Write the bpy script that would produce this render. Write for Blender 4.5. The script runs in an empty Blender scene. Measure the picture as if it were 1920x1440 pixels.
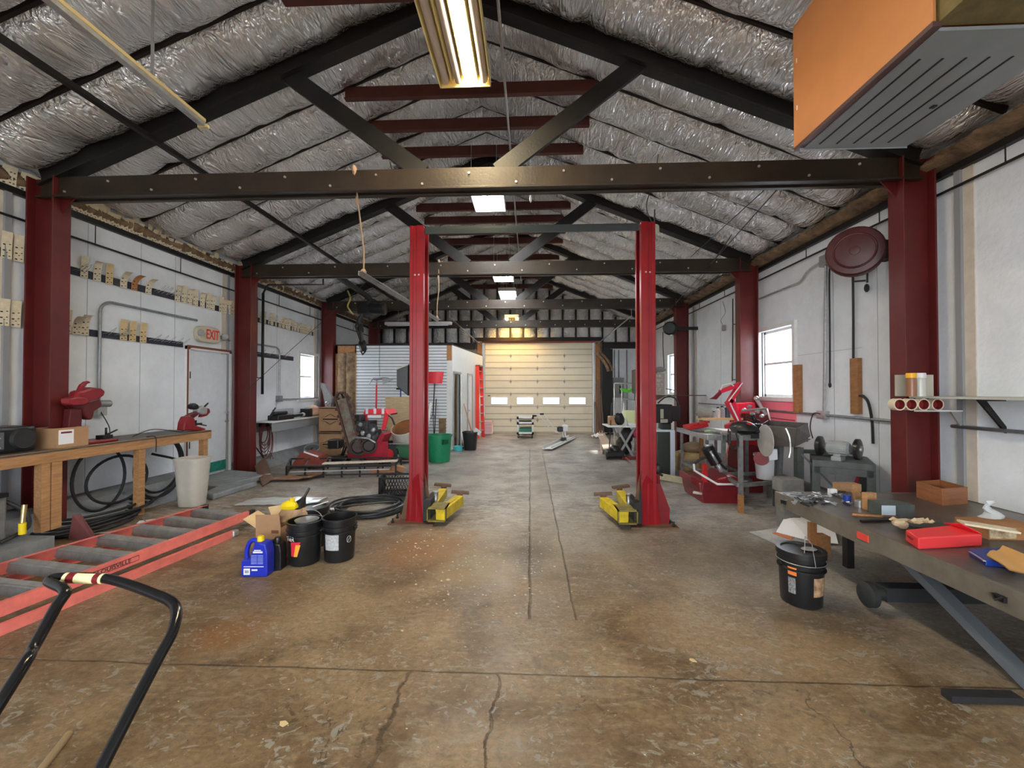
import bpy, bmesh, math, random
from mathutils import Vector, Matrix, Euler
random.seed(7)
PI=math.pi
D=bpy.data; COL=bpy.context.scene.collection
V=Vector
# ---------------------------------------------------------------- camera
F=774.83; YAW=.0432; PIT=.0136; CH=1.65
cam=D.cameras.new('camera'); cam.sensor_width=36; cam.lens=F/1920*36; cam.clip_start=.05; cam.clip_end=200
co=D.objects.new('camera',cam); COL.objects.link(co)
co.location=(0,0,CH); co.rotation_euler=(PI/2+PIT,0,YAW)
bpy.context.scene.camera=co
def ray(px,py):
    a=(px-960)/F; b=(720-py)/F
    cp,sp=math.cos(PIT),math.sin(PIT); y=cp-b*sp; z=sp+b*cp
    c,s=math.cos(YAW),math.sin(YAW)
    return V((c*a-s*y, s*a+c*y, z))
def _u(px,py,i,v):
    r=ray(px,py); o=V((0,0,CH)); t=(v-o[i])/r[i]
    return o+r*t
def fl(px,py,z=0): return _u(px,py,2,z)      # surveyed point on a level z
def at(px,py,Y): return _u(px,py,1,Y)        # surveyed point at depth Y
def wx(px,py,X): return _u(px,py,0,X)        # surveyed point on a wall X
# ---------------------------------------------------------------- materials
MATS={}
def mat(name,col,rough=.6,metal=0.,var=.0,scale=8.,bump=0.,bscale=30.,col2=None,emit=None,estr=1.,trans=0.,spec=.5,stretch=None,ior=1.45,alpha=1.):
    if name in MATS: return MATS[name]
    m=D.materials.new(name); m.use_nodes=True; nt=m.node_tree; b=nt.nodes['Principled BSDF']
    b.inputs['Base Color'].default_value=(*col,1); b.inputs['Roughness'].default_value=rough
    b.inputs['Metallic'].default_value=metal; b.inputs['Specular IOR Level'].default_value=spec
    b.inputs['IOR'].default_value=ior
    if trans: b.inputs['Transmission Weight'].default_value=trans
    if emit: b.inputs['Emission Color'].default_value=(*emit,1); b.inputs['Emission Strength'].default_value=estr
    tc=nt.nodes.new('ShaderNodeTexCoord'); mp=nt.nodes.new('ShaderNodeMapping')
    nt.links.new(tc.outputs['Object'],mp.inputs['Vector'])
    if stretch: mp.inputs['Scale'].default_value=stretch
    if var>0 or col2:
        n=nt.nodes.new('ShaderNodeTexNoise'); n.inputs['Scale'].default_value=scale; n.inputs['Detail'].default_value=6
        n.inputs['Roughness'].default_value=.65
        nt.links.new(mp.outputs['Vector'],n.inputs['Vector'])
        r=nt.nodes.new('ShaderNodeValToRGB')
        r.color_ramp.elements[0].position=.33; r.color_ramp.elements[1].position=.67
        c2=col2 if col2 else tuple(min(1,c*(1+var)) for c in col)
        c1=col if col2 else tuple(c*(1-var) for c in col)
        r.color_ramp.elements[0].color=(*c1,1); r.color_ramp.elements[1].color=(*c2,1)
        nt.links.new(n.outputs['Fac'],r.inputs['Fac']); nt.links.new(r.outputs['Color'],b.inputs['Base Color'])
    if bump>0:
        n2=nt.nodes.new('ShaderNodeTexNoise'); n2.inputs['Scale'].default_value=bscale; n2.inputs['Detail'].default_value=5
        nt.links.new(mp.outputs['Vector'],n2.inputs['Vector'])
        bp=nt.nodes.new('ShaderNodeBump'); bp.inputs['Strength'].default_value=bump; bp.inputs['Distance'].default_value=.02
        nt.links.new(n2.outputs['Fac'],bp.inputs['Height']); nt.links.new(bp.outputs['Normal'],b.inputs['Normal'])
    MATS[name]=m; return m
white_wall=mat('white_wall',(.80,.835,.87),.7,var=.08,scale=1.6,bump=.25,bscale=18)
red_col=mat('oxide_red_paint',(.105,.012,.011),.38,var=.2,scale=3)
lift_red=mat('lift_red',(.23,.005,.010),.32,var=.12,scale=5)
black_steel=mat('black_steel',(.010,.009,.008),.5,var=.3,scale=4,bump=.1)
chord_mat=mat('chord_brown_black',(.026,.017,.010),.45,var=.3,scale=3,bump=.1)
collar_mat=mat('collar_red_brown',(.085,.022,.015),.55,var=.2,scale=3)
joist_mat=mat('joist_dark',(.014,.008,.007),.6,var=.2,scale=4)
bolt_mat=mat('bolt_zinc',(.55,.53,.5),.35,metal=.8)
yellow=mat('arm_yellow',(.72,.55,.01),.45,col2=(.45,.32,.03),scale=9)
rust=mat('rust_steel',(.09,.055,.04),.7,col2=(.16,.08,.04),scale=14,bump=.2)
wood=mat('pine_wood',(.30,.145,.06),.6,col2=(.46,.25,.11),scale=6,stretch=(6,.7,6))
woodd=mat('brown_wood',(.26,.11,.04),.6,col2=(.4,.19,.07),scale=6,stretch=(4,1,4))
plyw=mat('plywood',(.5,.36,.2),.7,col2=(.64,.5,.3),scale=5,stretch=(1,1,4))
card=mat('cardboard',(.36,.2,.1),.8,col2=(.42,.25,.13),scale=5)
card_l=mat('light_card',(.6,.44,.24),.8,var=.08)
cream=mat('cream_card',(.66,.58,.42),.7,var=.12,scale=30)
blk=mat('black_plastic',(.012,.012,.013),.32,var=.2,scale=12)
blkr=mat('black_rubber',(.018,.018,.02),.6,var=.2,scale=20)
blkpipe=mat('black_pipe',(.02,.02,.022),.4)
gray_pl=mat('gray_plastic',(.3,.3,.3),.5,var=.1)
silver=mat('galvanized',(.5,.5,.5),.35,metal=.75,var=.15,scale=20)
alu=mat('aluminium',(.45,.45,.46),.4,metal=.6,var=.15,scale=15)
stain_steel=mat('steel_grey',(.3,.31,.32),.38,metal=.5,var=.2,scale=8)
dk_green=mat('bench_dark_green',(.045,.055,.05),.5,col2=(.09,.1,.095),scale=8)
green=mat('green_plastic',(.01,.22,.10),.4,var=.1)
lime=mat('lime_plastic',(.12,.6,.05),.4)
whitep=mat('white_paint',(.75,.75,.74),.5,var=.05)
beigep=mat('beige_plastic',(.55,.52,.45),.5,var=.05)
coral=mat('ladder_coral',(.68,.17,.14),.55,var=.16,scale=7)
lred=mat('ladder_red',(.8,.03,.015),.5)
blue=mat('jug_blue',(.015,.03,.42),.3)
dblue=mat('deep_blue',(.01,.04,.25),.35)
yell=mat('cap_yellow',(.85,.62,.01),.4)
redp=mat('red_paint',(.45,.012,.015),.35,var=.12)
darkred=mat('dark_red_paint',(.17,.01,.014),.35,var=.2)
hotred=mat('bright_red',(.75,.03,.05),.4)
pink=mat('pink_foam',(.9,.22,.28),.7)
insul=mat('brown_insulation',(.10,.065,.04),.95,col2=(.30,.2,.115),scale=6,bump=.8,bscale=12)
curbm=mat('grey_curb',(.16,.17,.18),.7,col2=(.26,.27,.28),scale=4,bump=.3)
glassm=D.materials.new('clear_glass'); glassm.use_nodes=True
_n=glassm.node_tree; _o=_n.nodes['Material Output']; _t=_n.nodes.new('ShaderNodeBsdfTransparent'); _g=_n.nodes.new('ShaderNodeBsdfGlossy'); _g.inputs['Roughness'].default_value=.02
_m=_n.nodes.new('ShaderNodeMixShader'); _m.inputs[0].default_value=.06; _t.inputs[0].default_value=(.97,.99,1,1)
_n.links.new(_t.outputs[0],_m.inputs[1]); _n.links.new(_g.outputs[0],_m.inputs[2]); _n.links.new(_m.outputs[0],_o.inputs['Surface'])
plbag=mat('clear_plastic',(.8,.85,.85),.25,trans=.5,ior=1.1)
paper=mat('white_paper',(.8,.8,.82),.7)
orange=mat('orange_label',(.8,.22,.04),.6)
dirtgrey=mat('dirty_grey',(.12,.12,.115),.7,col2=(.22,.21,.2),scale=6)
ropem=mat('rope',(.35,.24,.15),.9)
copper=mat('heater_copper',(.62,.25,.085),.45,var=.06,scale=2)
heatg=mat('heater_grey',(.24,.26,.27),.5,var=.08,scale=3)
darkm=mat('near_black',(.006,.006,.006),.6)
textw=mat('lettering_white',(.8,.8,.8),.6)
textr=mat('lettering_red',(.8,.03,.03),.5)
textb=mat('lettering_black',(.01,.01,.01),.6)
doorm=mat('cream_door',(.74,.68,.54),.5,var=.05,scale=2)
# foil ceiling
def foil():
    m=D.materials.new('foil_insulation'); m.use_nodes=True; nt=m.node_tree; b=nt.nodes['Principled BSDF']; L=nt.links.new
    b.inputs['Metallic'].default_value=.68; b.inputs['Roughness'].default_value=.2
    tc=nt.nodes.new('ShaderNodeTexCoord')
    def noise(sc,stretch,det=4,dist=0.):
        mp=nt.nodes.new('ShaderNodeMapping'); mp.inputs['Scale'].default_value=stretch; L(tc.outputs['Object'],mp.inputs['Vector'])
        n=nt.nodes.new('ShaderNodeTexNoise'); n.inputs['Scale'].default_value=sc; n.inputs['Detail'].default_value=det; n.inputs['Distortion'].default_value=dist
        L(mp.outputs['Vector'],n.inputs['Vector']); return n
    n=noise(1.1,(1,1,1)); r=nt.nodes.new('ShaderNodeValToRGB')
    r.color_ramp.elements[0].position=.3; r.color_ramp.elements[1].position=.7
    r.color_ramp.elements[0].color=(.72,.71,.70,1); r.color_ramp.elements[1].color=(.97,.98,1,1)
    L(n.outputs['Fac'],r.inputs['Fac']); L(r.outputs['Color'],b.inputs['Base Color'])
    a=noise(2.6,(3.6,.75,3.6),2,1.0); c=noise(9,(2.6,.6,2.6),2,.8)
    def ridge(x):
        s=nt.nodes.new('ShaderNodeMath'); s.operation='SUBTRACT'; s.inputs[1].default_value=.5; L(x.outputs['Fac'],s.inputs[0])
        q=nt.nodes.new('ShaderNodeMath'); q.operation='ABSOLUTE'; L(s.outputs[0],q.inputs[0])
        p=nt.nodes.new('ShaderNodeMath'); p.operation='POWER'; p.inputs[1].default_value=.8; L(q.outputs[0],p.inputs[0]); return p
    ra,rc=ridge(a),ridge(c)
    mm=nt.nodes.new('ShaderNodeMath'); mm.operation='MULTIPLY_ADD'; mm.inputs[1].default_value=.35; L(rc.outputs[0],mm.inputs[0]); L(ra.outputs[0],mm.inputs[2])
    bp=nt.nodes.new('ShaderNodeBump'); bp.inputs['Strength'].default_value=.85; bp.inputs['Distance'].default_value=.075
    L(mm.outputs[0],bp.inputs['Height']); L(bp.outputs['Normal'],b.inputs['Normal'])
    return m
foilm=foil()
# concrete floor
def concrete():
    m=D.materials.new('stained_concrete'); m.use_nodes=True; nt=m.node_tree; b=nt.nodes['Principled BSDF']; L=nt.links.new
    N=nt.nodes.new
    g=N('ShaderNodeNewGeometry'); sx=N('ShaderNodeSeparateXYZ'); L(g.outputs['Position'],sx.inputs[0])
    def noise(sc,stretch=(1,1,1),det=6,dist=0.,rot=0.,rough=.6):
        mp=N('ShaderNodeMapping'); mp.inputs['Scale'].default_value=stretch; mp.inputs['Rotation'].default_value=(0,0,rot); L(g.outputs['Position'],mp.inputs['Vector'])
        n=N('ShaderNodeTexNoise'); n.inputs['Scale'].default_value=sc; n.inputs['Detail'].default_value=det; n.inputs['Distortion'].default_value=dist; n.inputs['Roughness'].default_value=rough
        L(mp.outputs['Vector'],n.inputs['Vector']); return n.outputs['Fac']
    def math_(op,a,b_=None,c=None):
        k=N('ShaderNodeMath'); k.operation=op
        for i,x in enumerate((a,b_,c)):
            if x is None: continue
            if isinstance(x,(int,float)): k.inputs[i].default_value=x
            else: L(x,k.inputs[i])
        return k.outputs[0]
    def ramp(x,p0,p1):
        k=N('ShaderNodeMapRange'); k.inputs[1].default_value=p0; k.inputs[2].default_value=p1; L(x,k.inputs[0]); return k.outputs[0]
    def mix(f,a,c):
        k=N('ShaderNodeMix'); k.data_type='RGBA'
        if isinstance(f,(int,float)): k.inputs[0].default_value=f
        else: L(f,k.inputs[0])
        for i,x in ((6,a),(7,c)):
            if isinstance(x,tuple): k.inputs[i].default_value=(*x,1)
            else: L(x,k.inputs[i])
        return k.outputs[2]
    brown=mix(ramp(noise(1.1,det=8,dist=.6),.38,.62),(.105,.066,.033),(.235,.165,.095))
    grey=mix(ramp(noise(1.3,det=8,dist=.4),.36,.64),(.145,.13,.118),(.34,.32,.295))
    far=math_('ADD',math_('MULTIPLY_ADD',sx.outputs['X'],.45,sx.outputs['Y']),math_('MULTIPLY',math_('SUBTRACT',noise(.6),.5),6.0))
    c=mix(ramp(far,2.8,6.4),brown,grey)
    # thin streaks
    st=ramp(noise(7,(.5,1.8,1),8,1.2,.3),.53,.66); c=mix(math_('MULTIPLY',st,.55),c,(.25,.21,.145))
    dk=ramp(noise(3.2,(1,1,1),10,.8,0,.7),.56,.70); c=mix(math_('MULTIPLY',dk,.55),c,(.045,.033,.023))
    fm=ramp(noise(26,(1,1.2,1),8,.4,0,.75),.30,.70)
    k=N('ShaderNodeMix'); k.data_type='RGBA'; k.blend_type='MULTIPLY'; k.inputs[0].default_value=1
    L(c,k.inputs[6]); cr=N('ShaderNodeCombineColor'); v_=math_('MULTIPLY_ADD',fm,.85,.62)
    for q in range(3): L(v_,cr.inputs[q])
    L(cr.outputs[0],k.inputs[7]); c=k.outputs[2]
    dn=math_('MULTIPLY',math_('MULTIPLY',ramp(noise(11,det=9,dist=1.2,rough=.7),.55,.6),ramp(noise(1.3,det=4),.5,.6)),ramp(sx.outputs['Y'],3.2,2.0)); c=mix(math_('MULTIPLY',dn,.75),c,(.03,.022,.015))
    # orange rust bloom near the left lift post
    def blob(x,y,r,col,c,amt=.8,sy=1.):
        dx=math_('SUBTRACT',sx.outputs['X'],x); dy=math_('MULTIPLY',math_('SUBTRACT',sx.outputs['Y'],y),sy)
        d=math_('SQRT',math_('ADD',math_('MULTIPLY',dx,dx),math_('MULTIPLY',dy,dy)))
        d=math_('ADD',d,math_('MULTIPLY',math_('SUBTRACT',noise(3.5,det=5),.5),r*1.3))
        k=N('ShaderNodeMapRange'); k.inputs[1].default_value=r; k.inputs[2].default_value=r*.35; L(d,k.inputs[0])
        return mix(math_('MULTIPLY',k.outputs[0],amt),c,col)
    c=blob(-1.1,4.35,.75,(.26,.12,.035),c,.6); c=blob(-.5,3.9,.5,(.24,.175,.09),c,.5); c=blob(-2.05,2.75,.3,(.2,.085,.02),c,.6)
    c=blob(.0,4.2,.3,(.05,.035,.02),c,.8,.5); c=blob(1.8,4.3,.9,(.08,.06,.04),c,.5)
    # paint flecks, grey-blue, dense near the front
    near=ramp(sx.outputs['Y'],3.4,1.8)
    fk=math_('MULTIPLY',ramp(noise(9,(1,1.3,1),8,1.6,0,.62),.585,.615),ramp(noise(1.7,det=3),.44,.54)); fk=math_('MULTIPLY',fk,math_('MULTIPLY_ADD',near,.6,.4)); fk2=math_('MULTIPLY',ramp(noise(20,(1,1.4,1),7,1.4,.4,.6),.575,.62),ramp(noise(2.4,det=4,dist=.5),.50,.58)); fk=math_('MAXIMUM',fk,fk2)
    c=mix(math_('MULTIPLY',fk,.8),c,(.29,.295,.265))
    fw=ramp(noise(16,(.7,1,1),6,.5,.7),.665,.69); c=mix(math_('MULTIPLY',fw,.7),c,(.36,.32,.25))
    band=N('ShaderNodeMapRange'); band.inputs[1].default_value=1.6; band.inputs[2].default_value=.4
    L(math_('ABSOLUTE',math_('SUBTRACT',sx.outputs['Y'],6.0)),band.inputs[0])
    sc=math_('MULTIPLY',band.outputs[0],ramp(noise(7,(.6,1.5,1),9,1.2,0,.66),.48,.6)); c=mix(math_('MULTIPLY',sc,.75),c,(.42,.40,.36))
    # cracks and trench seams
    def line(coord,pos,wob,w,lo=None,hi=None,other=None):
        p=math_('ADD',coord,math_('MULTIPLY',math_('SUBTRACT',noise(2.5,det=8),.5),wob))
        d=math_('ABSOLUTE',math_('SUBTRACT',p,pos)); k=N('ShaderNodeMapRange'); k.inputs[1].default_value=w; k.inputs[2].default_value=w*.3; L(d,k.inputs[0]); o=k.outputs[0]
        if lo is not None: o=math_('MULTIPLY',o,math_('MULTIPLY',math_('GREATER_THAN',other,lo),math_('LESS_THAN',other,hi)))
        return o
    X,Y=sx.outputs['X'],sx.outputs['Y']
    ls=[line(Y,2.42,.06,.009,-4.,3.,X),line(X,.0,.05,.013,3.0,11.5,Y),line(X,.33,.06,.011,3.0,11.3,Y),line(X,-.2,.22,.008,.3,2.42,Y),line(X,-.72,.3,.012,.3,2.42,Y),line(X,1.5,.5,.008,.3,2.42,Y)]
    s=ls[0]
    for q in ls[1:]: s=math_('MAXIMUM',s,q)
    c=mix(math_('MULTIPLY',math_('MULTIPLY',s,ramp(noise(5,det=5),.3,.5)),.7),c,(.022,.014,.008))
    strip=math_('MULTIPLY',math_('MULTIPLY',math_('GREATER_THAN',X,0),math_('LESS_THAN',X,.33)),math_('MULTIPLY',math_('GREATER_THAN',Y,3.05),math_('LESS_THAN',Y,11.3)))
    c=mix(math_('MULTIPLY',strip,.3),c,(.21,.17,.12))
    L(c,b.inputs['Base Color'])
    rr=ramp(noise(2.2,det=6),.35,.65); L(math_('MULTIPLY_ADD',rr,.25,.30),b.inputs['Roughness'])
    b.inputs['Specular IOR Level'].default_value=.3
    h=math_('SUBTRACT',math_('ADD',math_('MULTIPLY',noise(14,det=8),.6),math_('MULTIPLY',fk,.35)),math_('MULTIPLY',s,2.0))
    bp=N('ShaderNodeBump'); bp.inputs['Strength'].default_value=.45; bp.inputs['Distance'].default_value=.012
    L(h,bp.inputs['Height']); L(bp.outputs['Normal'],b.inputs['Normal'])
    return m
floorm=concrete()
# ---------------------------------------------------------------- mesh helpers
class MB:
    def __init__(s): s.b=bmesh.new()
    def _mi(s,n0,mi,smooth=False):
        if mi or smooth:
            s.b.faces.ensure_lookup_table(); s.b.faces.index_update()
            for f in s.b.faces[n0:]:
                f.material_index=mi; f.smooth=smooth
    def box(s,c,d,rot=None,mi=0,taper=None):
        """c = centre, d = full sizes"""
        n0=len(s.b.faces); vs=[]
        for x in(-.5,.5):
            for y in(-.5,.5):
                for z in(-.5,.5):
                    k=taper if (taper and z>0) else 1
                    vs.append(V((x*d[0]*k,y*d[1]*k,z*d[2])))
        if rot is not None:
            R=Euler(rot).to_matrix() if not isinstance(rot,Matrix) else rot
            vs=[R@v for v in vs]
        c=V(c); bv=[s.b.verts.new(v+c) for v in vs]
        for q in((0,1,3,2),(4,6,7,5),(0,4,5,1),(2,3,7,6),(0,2,6,4),(1,5,7,3)): s.b.faces.new([bv[i] for i in q])
        s._mi(n0,mi); return s
    def bb(s,a,b,mi=0):
        """box from corner to corner"""
        a=V(a);b=V(b); return s.box((a+b)/2,[abs(x) for x in (b-a)],mi=mi)
    def bar(s,p,q,w,h,mi=0,up=(0,0,1)):
        p=V(p);q=V(q);d=q-p;L=d.length;y=d.normalized();u=V(up)
        if abs(y.dot(u))>.98:u=V((1,0,0))
        x=y.cross(u).normalized();z=x.cross(y)
        R=Matrix((x,y,z)).transposed(); return s.box((p+q)/2,(w,L,h),rot=R,mi=mi)
    def tube(s,pts,r,n=8,mi=0,cap=True,closed=False,smooth=True):
        n0=len(s.b.faces); pts=[V(p) for p in pts]; rings=[];N=len(pts); rr=r if isinstance(r,(list,tuple)) else [r]*N
        px=None
        for i,p in enumerate(pts):
            if closed: d=pts[(i+1)%N]-pts[i-1]
            elif i==0:d=pts[1]-p
            elif i==N-1:d=p-pts[i-1]
            else:d=(pts[i+1]-p).normalized()+(p-pts[i-1]).normalized()
            if d.length<1e-7:d=V((0,0,1))
            d.normalize()
            if px is None:
                u=V((0,0,1)) if abs(d.z)<.9 else V((1,0,0)); x=d.cross(u).normalized()
            else:
                x=px-d*px.dot(d); x=x.normalized() if x.length>1e-5 else d.orthogonal().normalized()
            px=x; y=d.cross(x)
            rings.append([s.b.verts.new(p+(x*math.cos(2*PI*k/n)+y*math.sin(2*PI*k/n))*rr[i]) for k in range(n)])
        M=N if closed else N-1
        for i in range(M):
            a=rings[i];b=rings[(i+1)%N]
            for k in range(n): s.b.faces.new((a[k],a[(k+1)%n],b[(k+1)%n],b[k]))
        s._mi(n0,mi,smooth)
        if cap and not closed:
            n1=len(s.b.faces); s.b.faces.new(rings[0][::-1]); s.b.faces.new(rings[-1]); s._mi(n1,mi)
        return s
    def cyl(s,p,q,r,n=20,mi=0): return s.tube([p,q],r,n,mi)
    def lathe(s,prof,c=(0,0,0),axis=(0,0,1),n=28,mi=0,sx=1.,sy=1.,smooth=True):
        n0=len(s.b.faces); z=V(axis).normalized(); x=z.orthogonal().normalized() if abs(z.z)<.99 else V((1,0,0)); y=z.cross(x); c=V(c)
        rings=[]
        for(r,h)in prof:
            if r<1e-6: rings.append([s.b.verts.new(c+z*h)]); continue
            rings.append([s.b.verts.new(c+z*h+x*math.cos(2*PI*k/n)*r*sx+y*math.sin(2*PI*k/n)*r*sy) for k in range(n)])
        for a,b in zip(rings,rings[1:]):
            for k in range(n):
                k2=(k+1)%n
                if len(a)==1 and len(b)==1: continue
                if len(a)==1: s.b.faces.new((a[0],b[k2],b[k]))
                elif len(b)==1: s.b.faces.new((a[k],a[k2],b[0]))
                else: s.b.faces.new((a[k],a[k2],b[k2],b[k]))
        s._mi(n0,mi,smooth); return s
    def prism(s,poly,ext,mi=0):
        n0=len(s.b.faces); ext=V(ext); a=[s.b.verts.new(V(p)) for p in poly]; b=[s.b.verts.new(V(p)+ext) for p in poly]; n=len(poly)
        s.b.faces.new(a); s.b.faces.new(b[::-1])
        for k in range(n): s.b.faces.new((a[k],b[k],b[(k+1)%n],a[(k+1)%n]))
        s._mi(n0,mi); return s
    def sheet(s,rows,mi=0,th=.003,smooth=True):
        n0=len(s.b.faces); g=[[s.b.verts.new(V(p)) for p in r] for r in rows]
        for i in range(len(g)-1):
            for j in range(len(g[0])-1): s.b.faces.new((g[i][j],g[i][j+1],g[i+1][j+1],g[i+1][j]))
        s._mi(n0,mi,smooth)
        if th:
            g2=[[s.b.verts.new(v.co+V((0,0,th))) for v in r] for r in g]
            n1=len(s.b.faces)
            for i in range(len(g)-1):
                for j in range(len(g[0])-1): s.b.faces.new((g2[i][j],g2[i+1][j],g2[i+1][j+1],g2[i][j+1]))
            s._mi(n1,mi,smooth)
        return s
    def blob(s,c,r,mi=0,seg=10,jit=0.,rot=None):
        R=Euler(rot).to_matrix() if rot else None
        for v in [q for q in bmesh.ops.create_uvsphere(s.b,u_segments=seg,v_segments=max(5,seg//2+1),radius=1)['verts']]:
            j=1+random.uniform(-jit,jit); p=V((v.co.x*r[0]*j,v.co.y*r[1]*j,v.co.z*r[2]*j))
            if R: p=R@p
            v.co=p+V(c)
            for f in v.link_faces: f.material_index=mi; f.smooth=True
        return s
    def build(s,name,mats,parent=None,bev=0.,kind=None):
        me=D.meshes.new(name); bmesh.ops.recalc_face_normals(s.b,faces=s.b.faces[:])
        for e in s.b.edges:
            if len(e.link_faces)==2 and e.calc_face_angle(0)>.65: e.smooth=False
        s.b.to_mesh(me); s.b.free()
        for m in (mats if isinstance(mats,(list,tuple)) else [mats]): me.materials.append(m)
        o=D.objects.new(name,me); COL.objects.link(o)
        if parent: o.parent=parent
        if kind:o['kind']=kind
        if bev>0:
            md=o.modifiers.new('bevel','BEVEL'); md.width=bev; md.segments=2; md.limit_method='ANGLE'; md.angle_limit=.6
        return o
def T(name,label,cat,loc=(0,0,0),rz=0.,group=None):
    o=D.objects.new(name,None); COL.objects.link(o); o.empty_display_size=.1
    o.location=loc; o.rotation_euler=(0,0,rz); o['label']=label; o['category']=cat
    if group:o['group']=group
    return o
def tag(o,label,cat,group=None,kind=None):
    o['label']=label;o['category']=cat
    if group:o['group']=group
    if kind:o['kind']=kind
    return o
def S(o): o['kind']='structure'; return o
def kids(o): return [c for c in D.objects if c.parent==o]
def dup(r,loc=None,rz=None,label=None,group=None,rot=None,scale=None):
    def cp(o,par):
        ch=kids(o); c=o.copy(); COL.objects.link(c)
        if par:c.parent=par
        for k in ch: cp(k,c)
        return c
    c=cp(r,None)
    if loc is not None:c.location=loc
    if rz is not None:c.rotation_euler=(0,0,rz)
    if rot is not None:c.rotation_euler=rot
    if scale is not None:c.scale=scale
    if label:c['label']=label
    if group:c['group']=group
    return c
def text(s,size,mat_,parent,M,name='lettering',sx=1.,ext=.001,align='CENTER',bold=0.):
    cu=D.curves.new(name,'FONT'); cu.body=s; cu.size=size; cu.extrude=ext; cu.align_x=align; cu.align_y='CENTER'; cu.offset=bold
    o=D.objects.new(name,cu); me=D.meshes.new_from_object(o); D.objects.remove(o); D.curves.remove(cu)
    me.transform(M@Matrix.Diagonal((sx,1,1,1))); me.materials.clear(); me.materials.append(mat_)
    o=D.objects.new(name,me); COL.objects.link(o); o.parent=parent; return o
def frame_mat(p,x,up):
    """matrix whose local x,y axes are x and up, at p"""
    x=V(x).normalized(); y=V(up).normalized(); y=(y-x*y.dot(x)).normalized(); z=x.cross(y)
    M=Matrix((x,y,z)).transposed().to_4x4(); M.translation=V(p); return M
def circ(c,r,n=32,ax='z',ph=0.,span=2*PI,ry=None):
    ry=ry or r; o=[]
    for k in range(n):
        a=ph+span*k/(n if abs(span-2*PI)<1e-6 else n-1)
        u,v=math.cos(a)*r,math.sin(a)*ry
        o.append(V(c)+(V((u,v,0)) if ax=='z' else V((0,u,v)) if ax=='x' else V((u,0,v))))
    return o
def smooth_path(pts,n=6):
    pts=[V(p) for p in pts]; P=[pts[0]]+pts+[pts[-1]]; o=[]
    for i in range(1,len(P)-2):
        a,b,c,d=P[i-1],P[i],P[i+1],P[i+2]
        for k in range(n):
            t=k/n; o.append(.5*((2*b)+(c-a)*t+(2*a-5*b+4*c-d)*t*t+(-a+3*b-3*c+d)*t**3))
    o.append(pts[-1]); return o
# ---------------------------------------------------------------- dimensions
XL,XR=-5.85,4.35; CLX,CRX=-5.6,4.06; XM=-.77; Y1,SP=4.55,3.356; YB=15.85; YF=-3.2
RZ=6.2; RS=.41
def roofz(x): return RZ-RS*abs(x-XM)
TY=[Y1+SP*i for i in range(-1,4)]
EH=4.0
# floor, walls
b=MB(); b.bb((XL-.3,YF-12,-.2),(XR+.3,YB+.3,0)); S(b.build('floor',floorm))
def wall(name,X,sgn,holes):
    b=MB(); x0,x1=(X,X+.2*sgn)
    ys=YF
    for (ya,yb,za,zb) in sorted(holes):
        b.bb((x0,ys,0),(x1,ya,EH+.3)); b.bb((x0,ya,0),(x1,yb,za)); b.bb((x0,ya,zb),(x1,yb,EH+.3)); ys=yb
    b.bb((x0,ys,0),(x1,YB,EH+.3)); return S(b.build(name,white_wall))
wall('wall_left',XL,-1,[(10.22,11.1,1.42,2.56)])
wall('wall_right',XR,1,[(6.98,7.95,1.52,2.72),(12.3,13.1,1.52,2.72)])
DX0,DX1,DH=-1.71,2.36,3.43
b=MB(); b.bb((XL,YB,0),(DX0,YB+.2,EH)); b.bb((DX1,YB,0),(XR,YB+.2,EH)); b.bb((DX0,YB,DH),(DX1,YB+.2,EH))
b.prism([(XL,YB,EH),(XR,YB,EH),(XR,YB,roofz(XR)+.2),(XM,YB,RZ+.3),(XL,YB,roofz(XL)+.2)],(0,.2,0)); S(b.build('wall_back',dirtgrey))
b=MB(); b.bb((XL,YF,0),(-3.7,YF-.2,EH)); b.bb((2.4,YF,0),(XR,YF-.2,EH)); b.bb((-3.7,YF,3.6),(2.4,YF-.2,EH))
b.prism([(XL,YF,EH),(XR,YF,EH),(XR,YF,roofz(XR)+.2),(XM,YF,RZ+.3),(XL,YF,roofz(XL)+.2)],(0,-.2,0)); S(b.build('wall_front',white_wall))
# roof deck above the foil
b=MB()
for s,x1 in((-1,XL-.3),(1,XR+.3)):
    b.prism([(XM,YF-.2,RZ+.22),(x1,YF-.2,roofz(x1)+.22),(x1,YF-.2,roofz(x1)+.3),(XM,YF-.2,RZ+.3)],(0,YB-YF+.4,0))
S(b.build('ceiling_deck',darkm))
# foil ceiling: one quilted blanket, pillows between joists
JY=[]
for i in range(-2,4):
    base=Y1+SP*i
    for k in range(5): JY.append(base+.672*k)
JY=[y for y in JY if YF<y<YB]+[YB]; JY=[YF]+JY
b=MB()
from mathutils import noise as NZ
for s,xe in((-1,XL+.02),(1,XR-.02)):
    L=abs(xe-XM); nx=54
    for j in range(len(JY)-1):
        ya,yb=JY[j],JY[j+1]; ny=9
        seams=[random.uniform(.9,1.5)]
        while seams[-1]<L: seams.append(seams[-1]+random.uniform(1.1,1.7))
        rows=[]
        for i in range(nx+1):
            d=L*i/nx; x=XM+s*d; row=[]
            sm=min(abs(d-q) for q in seams)
            pinch=.68+.32*min(1,sm/.12)
            e=min(1,(L-d)/.25+.1)
            for q in range(ny+1):
                t=q/ny; y=ya+(yb-ya)*t
                bul=(math.sin(PI*t)**.5)*.2*pinch*e
                nz=NZ.noise(V((x*1.9+s*7,y*.9,j*3.1)))*.045+NZ.noise(V((x*5.5,y*1.8,j*1.7)))*.03+NZ.noise(V((x*14,y*3.5,j*.7)))*.014
                w=math.sin(PI*t)**.5
                row.append((x,y,roofz(x)+.08-bul+nz*w*1.1))
            rows.append(row)
        b.sheet(rows,th=0)
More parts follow.
